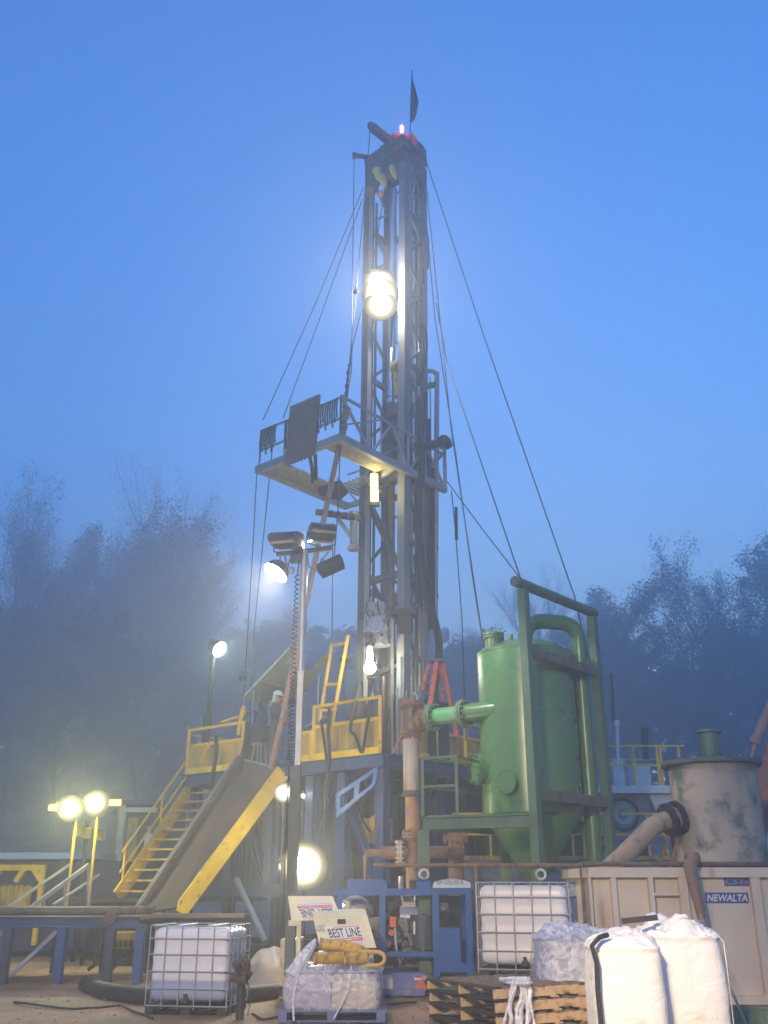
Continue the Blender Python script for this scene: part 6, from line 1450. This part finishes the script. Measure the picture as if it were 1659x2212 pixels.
# ================================================================ worker
def person():
    hx = at(597, 1512, 24.9); fx, fy = hx.x+.0, 24.9; z0 = ZF
    t = thing('person', (fx, fy, z0), 'worker in a white hard hat and dark coveralls standing behind the ramp top, facing right', 'person')
    # facing +x (right). joints
    J = {}
    def j(n, x, y, z, r): J[n] = (V(fx+x, fy+y, z0+z), r)
    j('pelvis', 0, 0, .98, .17); j('belly', .01, 0, 1.15, .165); j('chest', .0, 0, 1.38, .185); j('neckb', .0, 0, 1.52, .10); j('neck', .02, 0, 1.60, .062); j('headc', .035, 0, 1.70, .095)
    for s, k in ((1, 'l'), (-1, 'r')):
        j('hip'+k, .0, .10*s, .92, .115); j('knee'+k, .05*(1 if s > 0 else -.3), .12*s, .50, .085); j('ank'+k, -.02, .12*s, .10, .055); j('toe'+k, .17, .13*s, .05, .05)
        j('sh'+k, .0, .20*s, 1.46, .085); j('elb'+k, -.02+.03*s, .26*s, 1.18, .065); j('wri'+k, .20, .20*s, 1.05, .045)
    names = list(J); idx = {n: i for i, n in enumerate(names)}
    ed = [('pelvis', 'belly'), ('belly', 'chest'), ('chest', 'neckb'), ('neckb', 'neck'), ('neck', 'headc')]
    for k in 'lr': ed += [('pelvis', 'hip'+k), ('hip'+k, 'knee'+k), ('knee'+k, 'ank'+k), ('ank'+k, 'toe'+k), ('chest', 'sh'+k), ('sh'+k, 'elb'+k), ('elb'+k, 'wri'+k)]
    # hands: palm + 4 fingers + thumb
    for k, s in (('l', 1), ('r', -1)):
        w_ = J['wri'+k][0]; d = V(1, -.1*s, -.25).normalized(); up = V(.2, 0, 1).normalized(); sd = d.cross(up).normalized()
        names.append('palm'+k); idx['palm'+k] = len(names)-1; J['palm'+k] = (w_+d*.07, .032); ed.append(('wri'+k, 'palm'+k))
        for f in range(4):
            b0 = w_+d*.105+up*(.03-.02*f); n0, n1, n2 = ['f%d%d%s' % (f, q, k) for q in range(3)]
            ln = (.030, .034, .031, .024)[f]
            for q, nn in enumerate((n0, n1, n2)):
                names.append(nn); idx[nn] = len(names)-1; J[nn] = (b0 + d*ln*q*(.95-.2*q) - up*.012*q*q*.8, .0095-.001*q)
            ed += [('palm'+k, n0), (n0, n1), (n1, n2)]
        t0, t1_ = 't0'+k, 't1'+k
        names += [t0, t1_]; idx[t0] = len(names)-2; idx[t1_] = len(names)-1
        J[t0] = (w_+d*.05+up*.045, .011); J[t1_] = (w_+d*.085+up*.065, .010); ed += [('palm'+k, t0), (t0, t1_)]
    me = bpy.data.meshes.new('body'); me.from_pydata([tuple(J[n][0]-V(fx, fy, z0)) for n in names], [(idx[a], idx[b]) for a, b in ed], [])
    o = bpy.data.objects.new('body', me); COL.objects.link(o); o.parent = t; o['_w'] = tuple(V(fx, fy, z0))
    md = o.modifiers.new('skin', 'SKIN'); md.use_smooth_shade = True
    for i, n in enumerate(names): me.skin_vertices[0].data[i].radius = (J[n][1]*1.35 if n in ('chest', 'belly', 'pelvis') else J[n][1], J[n][1])
    me.skin_vertices[0].data[idx['pelvis']].use_root = True
    sb = o.modifiers.new('sub', 'SUBSURF'); sb.levels = 2; sb.render_levels = 2
    # colours: coverall below the neck, skin above and at the hands
    m = bpy.data.materials.new('skin_and_coverall'); m.use_nodes = True; N, L = m.node_tree.nodes, m.node_tree.links
    tc = N.new('ShaderNodeTexCoord'); sp = N.new('ShaderNodeSeparateXYZ'); L.new(tc.outputs['Object'], sp.inputs['Vector'])
    g1 = N.new('ShaderNodeMath'); g1.operation = 'GREATER_THAN'; g1.inputs[1].default_value = 1.555; L.new(sp.outputs['Z'], g1.inputs[0])
    g2 = N.new('ShaderNodeMath'); g2.operation = 'GREATER_THAN'; g2.inputs[1].default_value = .215; L.new(sp.outputs['X'], g2.inputs[0])
    g3 = N.new('ShaderNodeMath'); g3.operation = 'GREATER_THAN'; g3.inputs[1].default_value = .5; L.new(sp.outputs['Z'], g3.inputs[0])
    g4 = N.new('ShaderNodeMath'); g4.operation = 'MULTIPLY'; L.new(g2.outputs[0], g4.inputs[0]); L.new(g3.outputs[0], g4.inputs[1])
    mxx = N.new('ShaderNodeMath'); mxx.operation = 'MAXIMUM'; L.new(g1.outputs[0], mxx.inputs[0]); L.new(g4.outputs[0], mxx.inputs[1])
    mx = N.new('ShaderNodeMix'); mx.data_type = 'RGBA'; L.new(mxx.outputs[0], mx.inputs['Factor']); mx.inputs['A'].default_value = (.035, .045, .06, 1); mx.inputs['B'].default_value = (.52, .27, .20, 1)
    L.new(mx.outputs['Result'], N['Principled BSDF'].inputs['Base Color']); N['Principled BSDF'].inputs['Roughness'].default_value = .75
    me.materials.append(m)
    hc = J['headc'][0]
    b = MB(); b.sm = 60; b.lathe(hc+V(0, 0, .035), [(.128, 0), (.130, .02), (.122, .06), (.095, .105), (.05, .13), (.01, .137)], 24); b.plate([hc+V(.09, -.09, .035), hc+V(.19, -.06, .03), hc+V(.19, .06, .03), hc+V(.09, .09, .035)], .012, (0, 0, 1)); b.lathe(hc+V(0, 0, .033), [(.128, 0), (.142, .0), (.142, .008), (.128, .01)], 24); b.build('hard_hat', mat('white_hard_hat', (.78, .80, .78), .35, bump=0, var=.04), t)
    b = MB(); b.plate([hc+V(-.11, -.08, .02), hc+V(-.11, .08, .02), hc+V(-.15, .10, -.15), hc+V(-.15, -.10, -.15)], .012); b.plate([hc+V(-.10, -.085, .02), hc+V(-.14, -.10, -.15), hc+V(-.05, -.12, -.13), hc+V(-.04, -.10, .02)], .012); b.build('neck_flap', mat('pale_green_cloth', (.45, .72, .55), .7, bump=0), t)
    b = MB(); b.ball(hc+V(.105, 0, -.012), .02, 8, (1, .8, 1.4)); b.ball(hc+V(.075, 0, -.085), .035, 8, (1, 1, .7)); b.build('nose_and_chin', mat('skin_tone', (.52, .27, .20), .6, bump=0), t)
    for s in (-1, 1):
        b = MB(); b.ball(hc+V(.082, .035*s, .015), .013, 8); b.build('eye', ink, t)
        b = MB(); b.ball(hc+V(-.005, .092*s, -.005), .026, 8, (1, .4, 1.4)); b.build('ear', MATS['skin_tone'], t)
    b = MB(); b.ball(hc+V(.088, 0, -.048), .018, 8, (.5, 1.4, .35)); b.build('mouth', mat('lip_tone', (.35, .13, .11), .6, bump=0), t)
person()

# ================================================================ lower left yard
# lamps behind the ramp and the light mast
wl_ = emis('white_work_lamp', (1, .97, .85), 16)
def stand_lamp(px, py, Y, r, power, col, label, m_=None, post=True, sz=.12, fwd=V(0, -1, -.1)):
    c = at(px, py, Y); t = thing('work_lamp', (c.x, Y, 0), label, 'work lamp')
    if post:
        m = MB(); m.tube((c.x, Y+.2, 0), (c.x, Y+.2, c.z), .035, 8); m.build('pole', dark, t)
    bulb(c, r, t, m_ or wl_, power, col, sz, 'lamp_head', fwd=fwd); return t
stand_lamp(613, 1712, 22.3, .19, 24, (1, .92, .66), 'bright work lamp under the top of the ramp, left of the light mast')
stand_lamp(655, 1719, 24.2, .06, 2, (1, .85, .5), 'small dim lamp just right of the light mast under the rig floor')
stand_lamp(656, 1870, 19.0, .36, 60, (1, .92, .68), 'largest and brightest lamp, low right beside the light mast', sz=.2)
stand_lamp(611, 1871, 20.6, .09, 5, (1, .92, .7), 'small bright lamp low on the left side of the light mast')
# doghouse with the pair of yellow lamps
DY = 28.4
def dx(px, py=1850, Y=DY): return at(px, py, Y).x
t = thing('doghouse', (dx(330), DY+1.4, 0), 'blue crew cabin behind the stairs with a pale yellow framed doorway', 'cabin')
za, zb_ = 1.3, at(255, 1738, DY).z
m = MB(); m.bb((dx(262), DY+.1, za), (dx(560), DY+2.6, zb_)); m.build('cabin_wall', dblue, t)
m = MB(); m.bb((dx(240), DY-.1, zb_), (dx(575), DY+2.8, zb_+.12)); m.build('cabin_roof', blue_l, t)
m = MB(); m.bb((dx(251), DY-.05, za-.4), (dx(262), DY+.08, zb_)); m.build('door_post', mat('cream_post', (.68, .64, .42), .5), t)
m = MB(); m.bb((dx(246), DY-.02, za-.4), (dx(251), DY+.08, zb_)); m.build('door_post', yellow, t)
m = MB(); m.bb((dx(268), DY+.06, za), (dx(290), DY+.095, zb_-.35)); m.build('door', mat('yellow_curtain', (.42, .36, .12), .7, 0, (.2, .2, .1), .4, 4), t)
m = MB(); m.bb((dx(266), DY-.3, zb_-.22), (dx(335), DY-.05, zb_-.10)); m.build('awning_tube', mat('pale_awning', (.6, .6, .45), .5), t)
m = MB(); m.bb((dx(308), DY+.05, at(310, 1835, DY).z), (dx(322), DY+.09, at(310, 1800, DY).z)); m.build('notice', paper, t)
m = MB(); m.bb((dx(312), DY+.05, at(310, 1800, DY).z), (dx(319), DY+.085, at(310, 1785, DY).z)); m.build('notice', mat('orange_notice', (.7, .25, .1), .6), t)
m = MB(); m.bb((dx(395), DY+.04, at(400, 1810, DY).z), (dx(420), DY+.09, at(400, 1750, DY).z)); m.build('green_hatch', mat('pale_green_hatch', (.30, .38, .26), .6), t)
for px in (180, 262, 400, 540): m = MB(); m.bb((dx(px)-.08, DY+.3, 0), (dx(px)+.08, DY+.5, za)); m.build('stilt', dblue, t)
m = MB(); m.bb((dx(185), DY-.2, za-.12), (dx(262), DY+2.6, za)); m.bb((dx(185), DY-.2, za-.0), (dx(190), DY-.15, za+1.0)); m.build('porch', dark, t)
for (px, py, pyb, half, yl) in ((160, 1748, 1945, 30, 'left'), (214, 1737, 1930, 30, 'right')):
    c = at(px, py, 24.2); t = thing('pole_light', (c.x, 24.2, 0), '%s one of the pair of glaring yellow lamps on thin yellow poles at far left' % yl, 'pole light')
    m = MB(); xp = at(px-2 if yl == 'left' else px-9, py+80, 24.2).x; m.tube((xp, 24.2, 1.0), (xp, 24.2, c.z), .036, 8); m.build('pole', yellow_panel, t)
    m = MB(); m.tube((xp, 24.2, 0), (xp, 24.2, 1.2), .06, 8); m.build('pole_base', dark, t)
    m = MB(); xo = -.24 if yl == 'left' else .22; m.bb((c.x+xo-.34, 24.15, c.z-.03), (c.x+xo+.34, 24.35, c.z+.12)); m.build('fixture', yellow_panel, t)
    m = MB(); m.tube((c.x+xo-.33, 24.08, c.z+.02), (c.x+xo+.33, 24.08, c.z+.02), .07, 12); m.build('lamp_tube', emis('yellow_glow', (1, .93, .22), .9), t)
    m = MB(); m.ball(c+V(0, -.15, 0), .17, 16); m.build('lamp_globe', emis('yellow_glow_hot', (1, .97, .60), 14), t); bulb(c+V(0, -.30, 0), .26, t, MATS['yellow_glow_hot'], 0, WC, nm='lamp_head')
    lamp_light('lamp_light', c+V(0, -.7, -.0), 56, (1, .98, .40), .15, t)
for k, px in enumerate((176, 190, 214)):
    m = MB(); q = at(px, 1795+4*k, 25.0); m.box(q, (.22, .2, .26)); tag(m.build('junction_box', mat('faint_yellow_box', (.26, .22, .05), .6)), ('leftmost', 'middle', 'rightmost')[k] + ' of three small yellow boxes mounted under the pair of yellow lamps', 'electrical box')
m = MB(); q = at(186, 1800, 25.1); m.tube((q.x, 25.15, 0), (q.x, 25.15, q.z+.3), .05, 8); m.bar(at(170, 1800, 25.15), at(222, 1803, 25.15), .05, .05); tag(m.build('box_stand', dark), 'dark stand carrying the small yellow boxes', 'stand')
# yellow end-frames of the mud equipment at far left
t = thing('mud_unit', (dx(30), 26.8, 0), 'blue-roofed unit with a yellow arched frame and yellow slatted guard at far left', 'equipment unit')
m = MB(); m.bb((dx(-320, 1850, 27), 26.9, .2), (dx(265, 1850, 27), 29.2, at(50, 1860, 27).z)); m.build('unit_wall', mat('navy_wall', (.025, .03, .12), .5, 0, (.05, .05, .08), .3, 2), t)
zr_ = at(50, 1856, 26.7).z; m = MB(); m.bb((dx(-320, 1850, 27), 26.5, zr_), (dx(215, 1850, 26.7), 29.3, zr_+.16)); m.build('roof', mat('pale_blue_roof', (.30, .40, .58), .45), t)
ye = 26.3; m = MB(); z1 = at(60, 1868, ye).z; z0 = at(60, 1960, ye).z
def yx(px): return at(px, 1900, ye).x
m.bb((yx(-200), ye, z1-.14), (yx(93), ye+.15, z1)); m.build('arched_frame', yellow, t)
m = MB(); m.bb((yx(84), ye, .3), (yx(93), ye+.15, z1-.14)); m.build('frame_upright', yellow, t)
for pa, pb in (((70, 1870), (88, 1900)), ((58, 1870), (34, 1905)), ((-20, 1870), (0, 1890))): m = MB(); m.bar(at(*pa, ye+.07), at(*pb, ye+.07), .16, .12); m.build('corner_gusset', yellow, t)
for k in range(16): m = MB(); x = yx(-20+k*6.2); m.bb((x, ye-.3, z0-.3), (x+.055, ye-.2, at(40, 1912+3*(k % 2), ye).z)); m.build('guard_slat', yellow_panel, t)
m = MB(); m.bb((yx(-22), ye-.19, z0-.3), (yx(74), ye-.16, at(40, 1915, ye).z)); m.build('guard_back', mat('dim_yellow', (.45, .30, .04), .6, 0, (.2, .12, .05), .3, 4), t)
# yellow thing glimpsed under the catwalk
q = at(280, 2060, 24.0); t = thing('yellow_machine', (q.x, 24.4, 0), 'grimy yellow machine glimpsed under the blue catwalk left of the yard tote', 'machine')
m = MB(); m.bb((at(215, 2060, 24).x, 24.0, .35), (at(305, 2060, 24).x, 25, at(280, 2015, 24).z)); m.build('housing', yellow_panel, t)
m = MB()
for k in range(8): x = at(222+k*11, 2060, 23.9).x; m.bb((x, 23.93, .4), (x+.05, 23.99, at(280, 2030, 24).z))
m.build('cooling_fins', dark, t)
m = MB(); m.bb((at(205, 2060, 24).x, 23.9, .0), (at(315, 2060, 24).x, 25.1, .34)); m.build('skid', dark, t)
# yellow pump seen between the posts under the floor
q = at(815, 1790, 23.6); t = thing('yellow_pump', (q.x, 23.9, 1.9), 'small yellow pump engine standing between the blue posts under the rig floor', 'pump')
m = MB(); m.box(q+V(0, .3, -.05), (.55, .5, .6), rz=-.7); m.build('pump_body', yellow_panel, t)
m = MB(); m.lathe(q+V(-.02, .0, .12), [(.14, -.1), (.2, 0), (.14, .1)], 18, axis=(.6, -1, 0)); m.lathe(q+V(.18, -.1, -.1), [(.12, -.1), (.2, 0), (.15, .1)], 18, axis=(.6, -1, 0)); m.build('flywheel', yellow, t)
m = MB(); m.box(q+V(0, .3, -.62), (.8, .8, .5), rz=-.7); m.build('pump_base', dark, t)
# ---- behind: rig carrier deck with yellow rails, mud tanks
CY_ = 27.0; zD = at(1395, 1703, CY_).z
def cx_(px, py=1700, Y=CY_): return at(px, py, Y).x
t = thing('carrier', (cx_(1370), CY_+1.5, 0), 'pale carrier deck with yellow handrails and a raised wheel, behind the green frame', 'rig carrier')
xa_, xb_ = cx_(1235), cx_(1490)
m = MB(); m.bb((xa_, CY_, zD-.12), (xb_, CY_+3, zD+.08)); m.build('deck_edge', white, t)
m = MB(); m.bb((xa_, CY_+.3, zD-1.5), (cx_(1405), CY_+3, zD-.125)); m.build('carrier_body', mat('grey_carrier', (.22, .22, .24), .6, 0, (.1, .09, .09), .4, 3), t)
m = MB(); m.plate([(cx_(1405), CY_+.28, zD-.13), (cx_(1470), CY_+.28, zD-.13), (cx_(1470), CY_+.28, zD-.75), (cx_(1425), CY_+.28, zD-.75)], .06, (0, 1, 0)); m.build('white_fender', white, t)
m = MB(); q = at(1352, 1757, CY_); m.lathe((q.x, CY_+.35, q.z), [(.16, -.02), (.30, .0), (.42, -.10), (.46, -.05), (.46, .2)], 28, axis=(0, 1, 0)); w_ = m.build('wheel', black, t)
m = MB(); m.lathe((q.x, CY_+.33, q.z), [(.26, .0), (.27, -.06), (.10, -.02), (.08, -.12), (.02, -.13)], 24, axis=(0, 1, 0)); m.bolts((q.x, CY_+.3, q.z), (0, 1, 0), .18, 8, .02, .06); m.build('rim', steel, w_)
m = MB(); m.lathe((cx_(1395), CY_+.38, q.z), [(.16, -.02), (.38, -.08), (.44, -.05), (.44, .2)], 28, axis=(0, 1, 0)); m.build('wheel', mat('grey_dusty_tyre', (.12, .12, .13), .8), t)
for px in (1286, 1372, 1423, 1430, 1470): m = MB(); x = cx_(px, 1650); m.bb((x-.03, CY_+.05, zD+.08), (x+.03, CY_+.11, zD+1.15)); m.build('rail_post', yellow, t)
for z in (.62, 1.15): m = MB(); m.bb((xa_, CY_+.055, zD+z-.025), (xb_, CY_+.105, zD+z+.025)); m.build('rail', yellow, t)
m = MB(); m.bb((xa_, CY_+2.9, zD+1.1), (xb_, CY_+2.95, zD+1.15)); m.build('far_rail', yellow, t)
for px in (cx_(1250), cx_(1400), xb_-.2): m = MB(); m.bb((px-.1, CY_+1, 0), (px+.1, CY_+1.3, zD-.5)); m.build('support', dark, t)
m = MB(); m.tube(at(1333, 1560, 26.5), at(1338, 1700, 26.5), .045, 10); m.tube(at(1333, 1556, 26.5), at(1334, 1568, 26.5), .08, 10); m.build('white_exhaust', mat('pale_exhaust', (.6, .6, .64), .4), t)
m = MB(); m.tube(at(1392, 1572, 28), at(1396, 1640, 28), .10, 10); m.tube(at(1320, 1455, 28), at(1326, 1560, 28), .04, 8); m.build('dark_exhaust', dark, t)
m = MB(); m.bb((cx_(1345, 1650), CY_+.8, zD+.08), (cx_(1362, 1650), CY_+1.2, zD+.9)); m.build('deck_box', white, t); m = MB(); m.bb((cx_(1385, 1650), CY_+.8, zD+.08), (cx_(1420, 1650), CY_+1.4, zD+.75)); m.build('deck_box', white, t)
t = thing('mud_tank', (cx_(1150, 1850, 25), 25.6, 0), 'long blue mud tank with yellow handrails low behind the green vessel legs', 'mud tank')
zk = at(1275, 1858, 25).z
m = MB(); m.bb((cx_(960, 1850, 25), 25, .2), (cx_(1480, 1850, 25), 28, zk)); m.build('tank_wall', MATS['grey_carrier'], t)
m = MB(); m.bb((cx_(960, 1850, 25), 24.9, zk), (cx_(1480, 1850, 25), 28, zk+.10)); m.build('walkway_edge', yellow_panel, t)
for px in (1000, 1060, 1116, 1238, 1262, 1318, 1402, 1440): m = MB(); x = cx_(px, 1830, 25); m.bb((x-.025, 24.95, zk+.1), (x+.025, 25.0, zk+1.1)); m.build('rail_post', yellow, t)
for z in (.6, 1.1): m = MB(); m.bb((cx_(960, 1850, 25), 24.955, zk+z-.02), (cx_(1480, 1850, 25), 24.995, zk+z+.02)); m.build('rail', yellow, t)
for px, w_ in ((1075, .3), (1180, .5), (1240, .25)):
    m = MB(); x = cx_(px, 1830, 26); m.bb((x-w_, 26, zk+.1), (x+w_, 26.8, zk+1.3)); m.build('shaker_box', dark, t)
# ================================================================ the second light tower, behind and left of the camera (it lights the bags)
t = thing('light_tower', (-3.2, -2.5, 0), 'second light tower behind the camera, out of the photo, lighting the near yard', 'light tower')
m = MB(); m.tube((-3.2, -2.5, .8), (-3.2, -2.5, 7.4), .07, 10); m.build('mast', steel, t)
m = MB(); m.bb((-4.0, -3.1, .35), (-2.4, -1.7, 1.25)); m.build('body', cream, t)
m = MB(); m.bar((-4.0, -2.5, 7.4), (-2.4, -2.5, 7.4), .08, .08); m.build('crossbar', lampblk, t)
for dx_, tg, pw, ss, bl_ in ((-.6, (-3.0, 16, 0), 2100, 62, .7), (-.0, (5.5, 18, 2.5), 1500, 60, .5), (.7, (3.3, 11.6, .2), 3300, 14, .9)):
    c = V(-3.2+dx_, -2.35, 7.25); f_ = (Vector(tg)-c).normalized()
    m = MB(); m.lathe(c, [(.05, .25), (.2, .18), (.25, 0)], 20, axis=-f_); h = m.build('floodlight_head', lampblk, t)
    m = MB(); m.lathe(c, [(.23, 0), (.1, .04)], 20, axis=f_); m.build('lens', glow, h)
    lamp_light('tower_light', c+f_*.1, pw, (1, .74, .45), .2, t, R(ss), bl_, tg)
# ================================================================ dark machinery under the floor and yard litter
t = thing('blowout_preventer', RG(1.3, 1.3, 0), 'dark stacked wellhead valves standing under the middle of the rig floor', 'wellhead')
q = RG(1.3, 1.3, 0); m = MB(); m.lathe(q, [(.5, 0), (.5, .3), (.3, .35), (.3, .8), (.52, .85), (.52, 1.5), (.3, 1.55), (.3, 1.8), (.55, 1.85), (.58, 2.6), (.35, 2.7), (.28, 4.1)], 24); m.build('valve_stack', dark, t)
for z in (1.15, 2.2): m = MB(); m.tube(q+V(-.9, .2, z), q+V(.9, -.2, z), .18, 16); m.build('ram_cylinder', mat('oily_metal', (0, 0, 0)), t)
for k, (a_, b_, sx, sy, sz, mm, lb) in enumerate(((3.0, 2.4, 1.6, 1.0, 1.3, dark, 'dark pump housing on the base beams under the left half of the rig floor'),
      (5.6, 1.9, 1.3, 1.1, 1.7, dblue, 'navy electrical cabinet under the left end of the rig floor'),
      (4.6, 3.6, 2.0, 1.0, 1.1, mast_dark, 'dark engine block deep under the rig floor'))):
    q = RG(a_, b_, ZB); t = thing('machine_box', q, lb, 'machine')
    m = MB(); m.box(q+V(0, 0, sz/2), (sx, sy, sz), rz=-.7); m.build('housing', mm, t)
    m = MB()
    for j in range(6): m.bar(q+U*(-sx*.4+sx*.16*j)+W*(-sy/2-.02)+V(0, 0, .1), q+U*(-sx*.4+sx*.16*j)+W*(-sy/2-.02)+V(0, 0, sz-.1), .05, .04)
    m.build('louvre_ribs', dark, t)
    m = MB(); m.tube(q+V(.1, 0, sz), q+V(.1, 0, sz+.6), .09, 12); m.tube(q+V(-.4, 0, sz+.25), q+V(.5, .1, sz+.25), .06, 12); m.build('exhaust', rust, t)
rnd = random.Random(44)
for k in range(9):
    a_, z_ = .3+k*.75, ZF-.4; q = RG(a_, .15, z_); e_ = RG(a_+rnd.uniform(-.5, .5), .2, z_-rnd.uniform(1.2, 2.6))
    m = MB(); m.path([q, lerp(q, e_, .4)+V(rnd.uniform(-.1, .1), -.05, -.1), lerp(q, e_, .8)+V(rnd.uniform(-.15, .15), -.05, 0), e_], rnd.uniform(.015, .03), 6)
    tag(m.build('cable', black), 'thin dark cable hanging under the front edge of the rig floor', 'cable', 'cables under the rig floor edge')
m = MB()
for k in range(1500):
    y = rnd.uniform(13.2, 24); x = rnd.uniform(-.46, .46)*y*1.05; s_ = rnd.uniform(.008, .035)*(1.3 if rnd.random() < .06 else 1)
    a_ = rnd.uniform(0, 3.1); c, s2 = math.cos(a_)*s_, math.sin(a_)*s_
    m.add([(x+c, y+s2, .0), (x-s2, y+c, .0), (x-c, y-s2, .0), (x+s2, y-c, .0), (x+c*.3, y+s2*.3, s_*.8)], [(0, 1, 4), (1, 2, 4), (2, 3, 4), (3, 0, 4)])
tag(m.build('gravel', mat('gravel_stone', (.22, .17, .13), .9, var=.4)), 'loose gravel and clods scattered over the packed dirt yard', 'gravel', kind='stuff')
for k, pts in enumerate(([(30, 2165), (160, 2180), (260, 2172), (330, 2200)], [(560, 2150), (640, 2160), (700, 2148), (830, 2170), (900, 2165)], [(545, 2190), (570, 2203), (605, 2195)])):
    m = MB(); P_ = [atz(px, py, .02) for px, py in pts]; out = []
    for i in range(len(P_)-1):
        for j in range(5): f = j/5; out.append(lerp(P_[i], P_[i+1], f) + V(0, .04*math.sin(j*1.3+i), 0))
    m.path(out+[P_[-1]], .018, 6); tag(m.build('ground_cable', black), ('dark cable lying on the dirt at the lower left corner', 'dark cable on the dirt passing in front of the blue power skid', 'short cable end on the dirt beside the yard tote')[k], 'cable')
